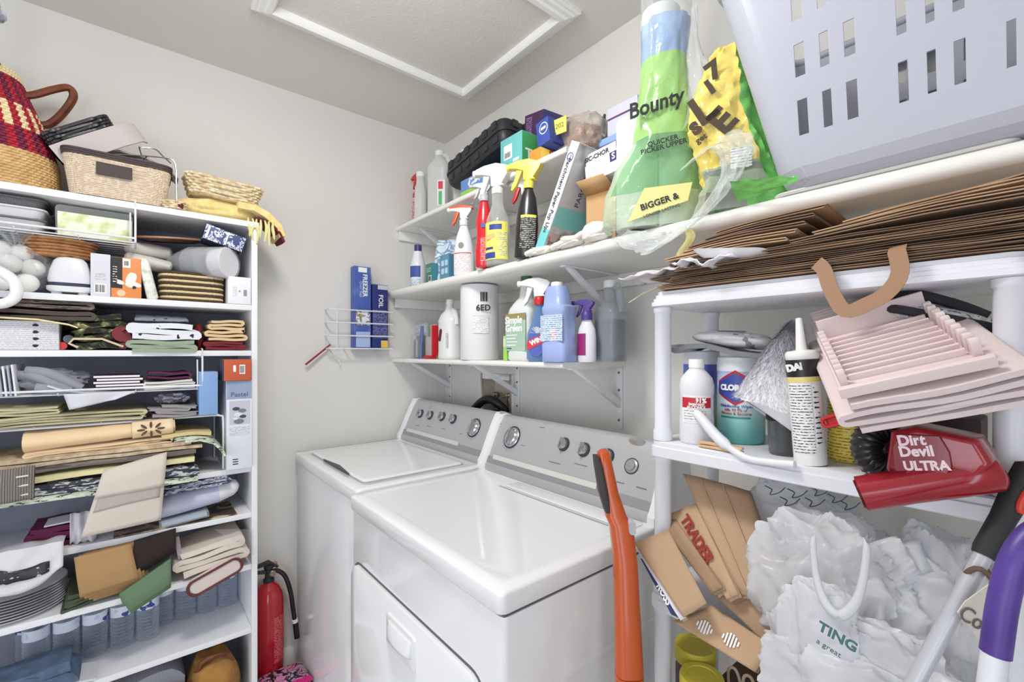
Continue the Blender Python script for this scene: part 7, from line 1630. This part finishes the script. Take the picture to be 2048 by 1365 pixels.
slab('paper_bag', 'brown paper bag lying along shelf edge below the sloping one', 'paper bag', ((1600, 1352), (1650, 1352), (1478, 1165), (1430, 1190)), (.775, .785, .82, .80), .0025, KR[0], KG, .003, 2, .006, 9)
t, P, c, n = slab('paper_bag', 'lowest brown paper bag with two white leaf prints over the yellow lids', 'paper bag', ((1510, 1345), (1550, 1296), (1424, 1212), (1346, 1244)), (.755, .78, .80, .765), .0025, KR[2], KG, .002, 2, .006, 10)
for u_, v_ in ((.36, .72), (.45, .40)):
    p = (P[3]*(1-u_)+P[2]*u_)*v_+(P[0]*(1-u_)+P[1]*u_)*(1-v_)-c+n*.004
    dd = (P[0]-P[3]).normalized(); ss = (P[1]-P[0]); ss = (ss-dd*ss.dot(dd)).normalized(); b = B()
    for k in range(6):
        w_ = .011*math.sin(PI*(k+.7)/6.4)
        c0 = p+dd*(.0052*(k-2.5)); b.loft([[c0+ss*w_+dd*.0014+n*z, c0+ss*w_-dd*.0014+n*z, c0-ss*w_-dd*.0020+n*z, c0-ss*w_+dd*.0008+n*z] for z in (0, .0008)])
    b.obj('leaf_print', WHITEINK, t, smooth=0)
M_poly = polyfilm('milky_film', (246, 247, 250)); M_tealink = mat('teal_print_ink', (70, 110, 118), .6)
def carrier(label, px, py, y, a, b_, c_, seed, fr=2.0, amp=.34, rz=0, z=None):
    p = onB(px, py, y)
    t = T('carrier_bag', label, 'plastic bag', (p.x, y, p.z if z is None else z), rz, 'white carrier bags on the third shelf')
    softlump(a, b_, c_, seed, amp, 120, 76, .17).obj('bag_film', M_poly, t, smooth=80)
    return t
carrier('white carrier bag with dark teal zebra print jammed at the back under the second shelf', 1600, 1100, .985, .11, .05, .115, 61, 1.8, .25, z=Z+.002)
carrier('largest white carrier bag bulging forward in the middle of the third shelf', 1672, 1240, .85, .10, .075, .115, 62, 1.7, z=Z+.001)
carrier('white carrier bag puffed out at the right, behind the grey mop pole', 1890, 1240, .905, .07, .075, .11, 63, 1.9, z=Z+.001)
carrier('white carrier bag drooping over the shelf edge at the bottom of the heap', 1730, 1420, .755, .12, .045, .10, 64, 1.8, z=Z-.085)
carrier('small white carrier bag knot hanging in front of the largest one', 1640, 1215, .735, .052, .018, .062, 65, 2.2, .25, z=Z+.045)
def strap(parent, q, y, wd):
    c = parent.location; P = smooth_path([onB(a, e, y)-c for a, e in q], 6); N = len(P)-1
    B().grid(lambda u, v: P[int(round(v*N))]+Vector(((u-.5)*wd*.25, (.25-(u-.5)**2)*-.014, (u-.5)*wd*(1 if v < .5 else -1)*.35))+Vector((wd*(u-.5)*math.sin(PI*v)*0, 0, 0)), 6, N).obj('bag_handle', M_poly, parent, solid=.0008, smooth=80)
def scrawl(parent, px, py, y, pts, r_):
    c = parent.location; q = [onB(px+a, py+b_, y)-c for a, b_ in pts]
    B().tube(smooth_path(q, 4), r_, 5, flat=.4).obj('printed_scrawl', M_tealink, parent)
cb = [o for o in COL.objects if o.name.startswith('carrier_bag')]
strap(cb[4], ((1625, 1075), (1632, 1150), (1650, 1205), (1680, 1232), (1712, 1205), (1728, 1150), (1735, 1085)), .715, .03)
for dx, dy in ((0, 0), (45, 6), (90, 2), (30, 22), (80, 24), (125, 16), (150, 30)):
    scrawl(cb[0], 1530+dx, 972+dy, .893, ((0, 0), (14, 8), (10, 18), (28, 14), (40, 4)), .0022)
for dx, dy in ((0, 0), (14, 14), (-18, -22)): scrawl(cb[1], 1600+dx, 1190+dy, .752, ((0, 0), (14, 10), (6, 22), (24, 26), (30, 14)), .0022)
p = onB(1680, 1268, .70)-cb[3].location; txt(cb[3], 'TING', .018, (p.x, -.066, p.z), M_tealink, rot=(PI/2, .25, 0), bold=.0006); txt(cb[3], 'a great', .010, (p.x-.01, -.064, p.z-.02), M_tealink, rot=(PI/2, .25, 0))

# ---- fourth shelf: jars with yellow lids
Z = UZ[3]+.0006
def jar(label, px, py, y, R, zl, lidm, bodym):
    p = onB(px, py, y); t = T('lidded_jar', label, 'jar', (p.x, y, Z)); hh = zl-Z
    B().lathe([(R*.9, 0), (R*.95, .006), (R*.95, hh-.05), (R*.86, hh-.036), (R*.86, hh-.030), (.001, hh-.030)], 28).obj('jar_body', bodym, t, smooth=50)
    B().lathe([(R*.98, hh-.032), (R, hh-.030), (R, hh-.006), (R*.95, hh), (R*.7, hh), (R*.68, hh-.002), (.001, hh-.002)], 36).obj('lid', lidm, t, smooth=40); return t
M_ylid = mat('olive_yellow_lid', (206, 190, 60), .4); M_jb = mat('dark_jar', (82, 66, 58), .35)
jar('jar with dull yellow lid standing behind another under the paper bags', 1390, 1288, .93, .042, .705, M_ylid, M_jb)
jar('front jar with bright yellow lid below the paper bags', 1404, 1335, .862, .042, .697, mat('bright_yellow_lid', (222, 208, 66), .4), M_jb)
jar('pale frosted tub at lower right beside the yellow lidded jars', 1560, 1335, .90, .05, .70, mat('frosted_lid', (206, 200, 176), .45), mat('frosted_tub', (196, 190, 170), .45))
t = T('jute_bag', 'brown paper carrier with cream cord handles behind the yellow lids', 'bag', (onB(1480, 1340, .93).x, .95, Z)); B().box(-.05, .05, 0, .10, 0, .12).obj('bag_body', mat('cocoa_paper', (92, 66, 54), .8), t, bev=.003)
for k in (-.018, .012): B().tube(smooth_path([(k-.012, -.002, .10), (k-.010, -.008, .150), (k+.006, -.010, .158), (k+.016, -.004, .12)], 5), .003, 6).obj('cord_handle', mat('cream_cord', (206, 186, 160), .8), t)
# ================================================================ laundry basket and towel packs on the long shelf
Z = ZMID+.0006
M_lb = polyfilm('laundry_plastic', (216, 219, 231), 0, .35)
def laundry_basket():
    x0, x1, y0, y1 = -.338, .24, .922, 1.235
    t = T('laundry_basket', 'large white plastic laundry basket with slotted sides on the long shelf', 'laundry basket', ((x0+x1)/2, (y0+y1)/2, Z+.006))
    a0, b0 = (x1-x0)/2, (y1-y0)/2; H = .40; cx, cy = (x0+x1)/2, (y0+y1)/2
    gx = [(onB(px, 200, .89).x-cx) for px in (1592, 1612, 1642, 1660, 1690, 1712, 1794, 1814, 1852, 1870, 1906, 1930, 2012, 2032)]
    xs = sorted(set([-a0-.06]+gx))
    cols = [(gx[i], gx[i+1]) for i in range(0, 14, 2)]
    rows = [(.082, .140), (.178, .230), (.268, .312), (.338, .375)]
    zs = [0, .004, .012, .03, .055]+[v for r_ in rows for v in (r_[0], r_[0]+.006, r_[1]-.006, r_[1])]+[.388, H]
    S_ = []                              # perimeter stations: (nx, ny, sx, sy) straight runs and rounded corners
    rc = .055
    def per(k, z):
        f = z/.335; a = a0+.075*f; b_ = b0+.062*f
        g = .014*max(0, 1-z/.03)**2
        return a-g, b_-g
    us = []
    frx = [-1]+[v for c in cols for v in c]+[1]
    for v in frx: us.append(('f', v))
    for k in range(1, 14): us.append(('c', (1, -1), -90+90*k/14))
    for v in [-.10, -.075, -.06, -.035, -.015, .010, .03, .055, .07, .095]: us.append(('r', v))
    for k in range(0, 15): us.append(('c', (1, 1), 90*k/14))
    bk = [v for c in [(-.19, -.155), (-.125, -.10), (-.07, -.035), (.03, .065), (.09, .12), (.145, .18)][::-1] for v in c[::-1]]
    for v in bk: us.append(('b', v))
    for k in range(0, 15): us.append(('c', (-1, 1), 90+90*k/14))
    for v in [.095, .07, .055, .03, .010, -.015, -.035, -.06, -.075, -.10]: us.append(('l', v))
    for k in range(0, 15): us.append(('c', (-1, -1), 180+90*k/14))
    us = [u for u in us if not (u[0] == 'f' and abs(u[1]) == 1)]
    def pt(u, z):
        p = pt0(u, z); b_ = per(0, z)[1]
        return p if p.y < 0 else Vector((p.x, p.y*(b0+.018*z/H)/b_, p.z))
    def pt0(u, z):
        a, b_ = per(0, z)
        if u[0] == 'f': return Vector((u[1], -b_, z))
        if u[0] == 'b': return Vector((u[1], b_, z))
        if u[0] == 'r': return Vector((a, u[1], z))
        if u[0] == 'l': return Vector((-a, u[1], z))
        s, an = u[1], math.radians(u[2]); return Vector((s[0]*(a-rc)+rc*math.cos(an), s[1]*(b_-rc)+rc*math.sin(an), z))
    n = len(us); vs = [pt(u, z) for z in zs for u in us]; fs = []
    inrow = lambda z: any(r_[0]+1e-6 < z < r_[1]-1e-6 for r_ in rows)
    for j in range(len(zs)-1):
        for i in range(n):
            u, u2 = us[i], us[(i+1) % n]
            zc_ = (zs[j]+zs[j+1])/2
            hole = False
            if u[0] == u2[0] and inrow(zc_) and (u[0] == 'f' or .17 < zc_ < .32):
                if u[0] == 'f': hole = any(abs(u[1]-c[0]) < 1e-6 and abs(u2[1]-c[1]) < 1e-6 for c in cols)
                elif u[0] == 'b': hole = bk.index(u[1]) % 2 == 0 and bk.index(u2[1]) == bk.index(u[1])+1
                elif u[0] in 'rl':
                    L_ = [q[1] for q in us if q[0] == u[0]]; hole = L_.index(u[1]) % 2 == 0
            if not hole: fs.append((j*n+i, j*n+(i+1) % n, (j+1)*n+(i+1) % n, (j+1)*n+i))
    fs.append(tuple(range(n-1, -1, -1)))
    B().add(vs, fs).obj('basket_body', M_lb, t, solid=.0028, smooth=0)
    B().tube([pt(u, H)+Vector((0, 0, .002)) for u in us], .009, 8, True).obj('rim', M_lb, t, smooth=70)
    return t
laundry_basket()
p = onB(1780, 325, .93)
put(B().loft([[(x, y, z) for x, y in rrect(-.16+g, .16-g, g, .20-g, .02, 4)] for z, g in ((0, .004), (.003, 0), (.0055, .002))]).obj('plastic_tray', mat('clear_white_lid', (232, 232, 230), .25), smooth=40), 'flat white plastic tray lying under the laundry basket', 'tray', (p.x-.02, .938, Z))
# ---- packs of paper towels in printed film
M_filmp = film('pack_film_clear', (236, 240, 240), .12, .07, .5, bump=(34, 1))
M_blue = film('pack_film_blue', (164, 190, 226), .72, .12, .3, bump=(34, .8)); M_green = film('pack_film_green', (168, 216, 132), .74, .12, .3, bump=(34, .8)); M_dgreen = film('pack_film_dark_green', (136, 196, 138), .5, .12, .3, bump=(34, .8))
M_yel2 = film('pack_film_yellow', (244, 220, 116), .85, .12, .3, bump=(34, .8)); M_tint = film('pack_film_pale', (206, 226, 200), .42, .1, .4, bump=(34, 1)); M_grn2 = film('pack_film_leaf', (120, 200, 104), .85, .15, .3, bump=(34, .8))
def film_pack(t, name, secs, tz, px0, base_py, dep, mfun, mats, seed, nu=56, nv=70, amp=.006, closed_top=True):
    """film wrapped round a pack: sections (pixel row, left, right); mfun(u,v,row) picks the print"""
    k = (tz-.05)/909
    def sec(py):
        for i in range(len(secs)-1):
            if secs[i][0] >= py >= secs[i+1][0]:
                s_ = (secs[i][0]-py)/(secs[i][0]-secs[i+1][0]); return [secs[i][q]*(1-s_)+secs[i+1][q]*s_ for q in (1, 2)]
        return secs[-1][1:]
    lo, hi = secs[0][0], secs[-1][0]
    def f(u, v):
        py = lo+(hi-lo)*v; a, b_ = sec(py); an = 2*PI*u-PI/2
        c, s_ = math.cos(an), math.sin(an); q = Vector((c*2.2, s_*2.2, v*6+seed))
        w = amp*(1-2*abs(noise.noise(q)))+amp*.7*noise.noise(q*2.7)
        hw = (b_-a)/2*k+w; hd = dep*min(1, (b_-a)*k/2/.05)+w
        e = 2.8
        return Vector((((a+b_)/2-px0)*k+hw*math.copysign(abs(c)**(2/e), c), hd*math.copysign(abs(s_)**(2/e), s_), (base_py-py)*k))
    b = B().grid(f, nu, nv, mf=lambda u, v: mfun(u, lo+(hi-lo)*v))
    return b.obj(name, mats, t, smooth=60)
tz = 1.13; px0 = 1312
base = at(px0, 470, tz); base.z = Z+.001
bp = T('paper_towel_pack', 'tall paper towel pack in crinkled film with blue top and green label', 'paper towels', base, face(px0))
def m1(u, py):
    fr = abs(u-.0) if u < .5 else abs(u-1)      # 0 = facing the viewer
    if py < 60: return 0
    if py < 134: return 1 if fr < .36 else 0
    if py < 292: return 2 if (u > .70 or u < .17) else 0
    if py < 400: return 3 if (u < .16 or u > .86) else (5 if u > .72 else 0)
    return 5 if fr < .3 else 0
film_pack(bp, 'printed_film', [(470, 1222, 1396), (455, 1204, 1400), (400, 1208, 1400), (345, 1232, 1396), (300, 1264, 1390), (240, 1276, 1380), (190, 1282, 1372), (135, 1288, 1370), (60, 1286, 1374), (0, 1284, 1376), (-60, 1292, 1370), (-120, 1310, 1356)], tz, px0, 470, .075, m1, [M_filmp, M_blue, M_green, M_dgreen, M_yel2, M_tint], 1)
kk = (tz-.05)/909
for cx_, R_, z0, z1, lab in ((-.045, .052, .012, .285, 'left'), (.055, .052, .012, .285, 'right')):
    B().lathe([(.02, z0), (R_, z0), (R_, z1), (.02, z1)], 30, (cx_, .01, 0), cap=(0, 0)).obj('paper_roll', M_quilt, bp, smooth=40)
B().lathe([(.02, .288), (.046, .288), (.046, .55), (.02, .55)], 30, (.012, .012, 0), cap=(0, 0)).obj('paper_roll', M_quilt, bp, smooth=40)
M_bink = mat('pack_ink', (34, 40, 40), .5)
sgn = -.078
txt(bp, 'Bounty', .050, ((1310-px0)*kk, sgn-.008, (470-238)*kk), M_bink, rot=(PI/2, -.18, 0), bold=.0012, sx=.85, shear=.2)
txt(bp, '2', .062, ((1322-px0)*kk, sgn+.004, (470-95)*kk), WHITEINK, rot=(PI/2, -.1, 0), bold=.0005); txt(bp, 'THE\nPICK', .018, ((1328-px0)*kk, sgn+.006, (470-122)*kk), WHITEINK, rot=(PI/2, -.1, 0))
txt(bp, 'QUICKER\nPICKER UPPER', .016, ((1325-px0)*kk, sgn-.012, (470-318)*kk), M_bink, rot=(PI/2, -.15, 0), bold=.0003)
B().prism([((a-px0)*kk, (470-c)*kk) for a, c in ((1258, 462), (1370, 430), (1378, 396), (1290, 398))], sgn-.006, sgn-.0045, 'y').obj('yellow_panel', mat('pale_yellow_panel', (226, 222, 150), .4), bp)
txt(bp, 'BIGGER &', .020, ((1318-px0)*kk, sgn-.0072, (470-428)*kk), M_bink, rot=(PI/2, -.25, 0), bold=.0004); txt(bp, 'LONGER LASTING', .010, ((1322-px0)*kk, sgn-.0072, (470-446)*kk), M_bink, rot=(PI/2, -.25, 0))
# the second wrapper, yellow and green
tz2 = .985; px2 = 1470; base = at(px2, 420, tz2); base.z = Z+.001
yp_ = T('paper_towel_pack', 'crumpled yellow and green towel wrapper with big black letters by the laundry basket', 'paper towels', base, face(px2))
def m2(u, py):
    right = .08 < u < .36
    if py > 392: return 0 if u > .6 else 3
    if py > 330 and (u > .8 or u < .08): return 2 if int(py/14) % 3 else 0
    if right: return 3
    return 1 if (u > .62 or u <= .08) else 2
film_pack(yp_, 'printed_film', [(420, 1395, 1590), (400, 1400, 1580), (360, 1416, 1546), (300, 1404, 1530), (240, 1386, 1514), (200, 1388, 1500), (150, 1402, 1494), (110, 1420, 1484), (70, 1440, 1476)], tz2, px2, 420, .055, m2, [M_filmp, M_yel2, M_tint, M_grn2], 7, amp=.010)
k2 = (tz2-.05)/909
for s_, a, c, sz, rr in (('L', 1412, 215, .085, -.5), ('E', 1448, 246, .075, -.75), ('7', 1432, 140, .05, -.5), ('1', 1425, 172, .04, -.5), ('S', 1398, 250, .035, -.6), ('get', 1408, 272, .018, -.5)):
    txt(yp_, s_, sz, ((a-px2)*k2, -.066, (420-c)*k2), mat('pack_brown_ink', (70, 58, 40), .5), rot=(PI/2, rr, 0), bold=.003 if sz > .03 else .0006)
decal(yp_, FR, (1462-px2)*k2, (1500-px2)*k2, (420-345)*k2, (420-303)*k2, -.066, pat('qr_free_print', 'print', [(232, 232, 226), (110, 112, 110)], (160, 160, 420), .4), 'printed_panel')
# grey-white towel roll standing between the packs
p = onB(1398, 440, 1.08)
rl = T('paper_towel_roll', 'plain greenish white towel roll standing between the green pack and yellow wrapper', 'paper towel', (p.x, 1.075, Z)); B().lathe([(.02, .001), (.056, .001), (.058, .004), (.058, .225), (.056, .228), (.02, .228)], 36, cap=(0, 0)).obj('roll', mat('towel_greenish', (206, 214, 204), .9, bump=(80, .3)), rl, smooth=40)
B().lathe([(.0205, .001), (.0205, .228)], 20, cap=(0, 0)).obj('core', mat('kraft_card', (188, 150, 106), .8), rl)
# clear film spilling over the shelf edge
def film_tail(label, pts, wd, seed, y0=.905):
    c = onB(pts[0][0], pts[0][1], y0); P = smooth_path([onB(a, b_, y)-c for a, b_, y in pts], 6); N = len(P)-1
    def f(u, v):
        p = P[int(round(v*N))]; a = 2*PI*u; q = Vector((math.cos(a)*1.5, math.sin(a)*1.5, v*7+seed))
        rr = wd*(1+.5*noise.noise(q)+.35*noise.noise(q*2.3))*(.35+.65*math.sin(PI*min(1, max(.06, v*.96+.03)))**.5)
        return p+Vector((rr*math.cos(a), rr*math.sin(a)*.55, rr*math.sin(a)*.5+.3*rr*math.cos(a)))
    o = B().grid(f, 30, N).obj('film_tail', M_filmp, smooth=60)
    return put(o, label, 'plastic film', c)
film_tail('clear crinkled film trailing from the green pack down over the shelf lip', [(1375, 330, .93), (1440, 280, .925), (1470, 320, .915), (1430, 400, .91), (1370, 455, .905), (1320, 490, .895), (1290, 500, .89)], .030, 2)
film_tail('clear crinkled film puff hanging lowest under the green towel pack', [(1240, 470, .905), (1300, 485, .90), (1345, 470, .90), (1400, 440, .90)], .032, 5)
film_tail('clear film strand looping beside the blue topped pack', [(1378, 20, 1.0), (1385, 120, 1.0), (1392, 200, .99), (1360, 260, .98), (1300, 320, .97), (1230, 370, .96)], .024, 9)
o = B().grid(lambda u, v: Vector((-.05+.12*u, -.02+.035*v*(1-u)-.004*u, .034*(1-v)*(1-.75*u)+.005*noise.noise(Vector((u*6, v*5, 4))))), 16, 8).obj('green_film_corner', M_grn2, smooth=60)
p = onB(1530, 385, .93); put(o, 'bright green wrapper corner flattened at the foot of the laundry basket', 'plastic film', (p.x, .912, Z+.004))
o = B().grid(lambda u, v: Vector((.012*math.sin(v*7)+.018*(u-.5), -.004*math.sin(u*5), -.085*v)), 5, 16).obj('fringe_cord', mat('pale_fringe', (226, 218, 156), .9, bump=(200, .5)), solid=.006, smooth=60)
p = onB(1372, 458, .915); put(o, 'pale yellow frayed cord hanging off the shelf over the paper bags', 'cord', (p.x, .915, p.z))

# ================================================================ orange stick vacuum by the dryer
M_or2 = mat('burnt_orange_gloss', (190, 80, 24), .3, coat=.3)
DV, RV = Vector((-.769, .639, 0)), Vector((.639, .769, 0))
st = T('stick_vacuum', 'slim orange stick vacuum with black grip standing at the dryer corner', 'vacuum', (at(1258, 1365, .84).x, at(1258, 1365, .84).y, 0))
o_ = st.location.copy()
def secs_(L):
    R = []
    for px, py, t_, hw, hd in L:
        c = at(px, py, t_)-o_; k = t_/909
        ring_ = []
        for x, y in rrect(-hw*k, hw*k, -hd, hd, min(hw*k, hd)*.7, 4): ring_.append(c+RV*x+DV*y)
        R.append(ring_)
    return R
B().loft(secs_([(1207, 899, .90, 5, .006), (1207, 905, .90, 12, .013), (1210, 930, .898, 14, .016), (1220, 985, .892, 16, .017), (1231, 1030, .886, 21, .019), (1242, 1050, .882, 23, .020), (1250, 1120, .872, 23, .021), (1255, 1240, .857, 25, .022), (1258, 1345, .842, 27, .023)])).obj('body', M_or2, st, smooth=40)
B().loft(secs_([(1258, 1347, .841, 27, .023), (1262, 1480, .825, 28, .024), (1268, 1700, .80, 30, .026), (1274, 1980, .765, 32, .028)])).obj('dust_cup', M_or2, st, smooth=40)
B().loft(secs_([(1192, 912, .897, 5, .014), (1196, 930, .896, 7, .018), (1206, 985, .890, 8, .019), (1214, 1022, .885, 5, .016)])).obj('black_grip', mat('grip_charcoal', (58, 50, 48), .6), st, smooth=50)
c = at(1264, 1056, .86)-o_; b = B(); b.loft([[c+RV*x+Vector((0, 0, z))+DV*d for x, z in rrect(-.006, .006, -.012, .012, .005, 4)] for d in (-.006, .02)]); b.obj('grey_button', M_greyp, st, smooth=50)
e = at(1276, 2000, .76)-o_; B().loft([[Vector((e.x, e.y, 0))+RV*x+DV*y+Vector((0, 0, z)) for x, y in rrect(-.12, .12, -.05, .05, .03, 4)] for z in (.003, .045)]).obj('floor_head', mat('grip_charcoal', (58, 50, 48), .6), st, bev=.006)

# ================================================================ mop and brush handles at the right front
M_pole = mat('grey_pole', (196, 198, 206), .35, .2)
def leaning(p_top, p_low):
    d = (p_low-p_top); s_ = (p_top.z-.01)/(p_top.z-p_low.z); return p_top+d*s_
mp_t, mp_b = at(1966, 1112, .53), at(1830, 1365, .525)
foot = leaning(mp_t, mp_b)
mo = T('mop', 'grey mop pole with black grip and red hanging eye leaning at far right', 'mop', (foot.x, foot.y, 0))
o_ = mo.location.copy(); d = (mp_t-foot).normalized()
B().tube([foot-o_, mp_t-o_+d*.02], .0086, 16).obj('pole', M_pole, mo)
g1 = mp_t+d*.088
B().tube([mp_t-o_, mp_t+d*.008-o_, mp_t+d*.05-o_, g1-o_, g1+d*.03-o_, g1+d*.034-o_], [.0105, .0122, .0118, .0140, .0135, .008], 18, flat=1).obj('black_grip', mat('grip_black', (44, 44, 48), .6), mo)
ce = mp_t+d*.083-DV*.0135-o_; s_ = RV
B().tube([ce+s_*.0072*math.cos(2*PI*k/20)+d*.019*math.sin(2*PI*k/20) for k in range(20)], .0032, 8, True).obj('red_eye', mat('coral_red', (226, 72, 58), .4), mo)
B().loft([[ce+DV*q+s_*.006*math.cos(2*PI*k/20)+d*.017*math.sin(2*PI*k/20) for k in range(20)] for q in (-.0005, .001)]).obj('eye_recess', mat('dark_red', (150, 40, 36), .5), mo)
B().box(-.13, .13, -.05, .05, .0, .04).obj('mop_head', mat('mop_head_grey', (120, 122, 130), .6), mo, bev=.01)
pk = at(1957, 1142, .525); 
B().tube([pk-o_+RV*.011*math.cos(a)*.9+Vector((0, 0, .006*math.sin(a*2)))+DV*.011*math.sin(a) for a in [2*PI*k/14 for k in range(14)]], .003, 6, True).obj('twine_knot', mat('brown_twine', (112, 92, 80), .8), mo)
tagp = [at(a, c, .505) for a, c in ((1916, 1226), (1958, 1282), (1990, 1262), (1985, 1165), (1930, 1205))]
b = B(); b.loft([[p-o_+DV*q for p in tagp] for q in (0, .0012)]); pt_ = b.obj('paper_tag', mat('tag_paper', (222, 216, 206), .8), mo, smooth=0)
c = at(1944, 1238, .5035)-o_; x_ = txt(mo, 'Co', .024, tuple(c), mat('pencil_ink', (110, 104, 104), .7), name='tag_lettering'); x_.rotation_euler = (PI/2, -.55*-1, math.radians(50.27))
pu = [at(a, c, t_) for a, c, t_ in ((2092, 1055, .43), (2058, 1078, .43), (2028, 1125, .43), (2006, 1206, .43), (1991, 1308, .43))]
bt_ = at(1975, 1440, .425); foot = leaning(pu[-1], bt_)
br_ = T('brush_pole', 'purple handled brush with white pole cut off at the bottom right corner', 'brush', (foot.x, foot.y, 0)); o_ = br_.location.copy()
B().tube([p-o_ for p in smooth_path(pu, 6)], [.0112]*12+[.0114]*13, 18).obj('purple_grip', mat('violet_grip', (86, 62, 150), .4, var=((66, 44, 124), 20)), br_, smooth=80)
B().tube([pu[-1]-o_+Vector((0, 0, .004)), foot-o_], .0100, 16).obj('pole', mat('pole_white', (222, 224, 232), .4), br_)
B().box(-.10, .10, -.03, .03, 0, .05).obj('brush_head', mat('brush_head_white', (210, 212, 220), .5), br_, bev=.008)

# little thing hanging in at the top left corner
p = onA(2, 20, -1.86)
hg = T('hanging_glass', 'blue white glass ornament at the top left corner of the frame', 'ornament', (-1.86, p.y-.012, p.z-.02), 0)
B().lathe([(.001, -.012), (.018, -.010), (.024, 0), (.022, .012), (.012, .022), (.009, .05), (.014, .075), (.001, .076)], 20).obj('ornament_body', mat('ornament_blue', (120, 126, 160), .15, coat=.4, var=((226, 228, 236), 40)), hg)
B().tube([(0, 0, .076), (0, 0, ZC-p.z+.02)], .0015, 6).obj('cord', M_dark, hg)
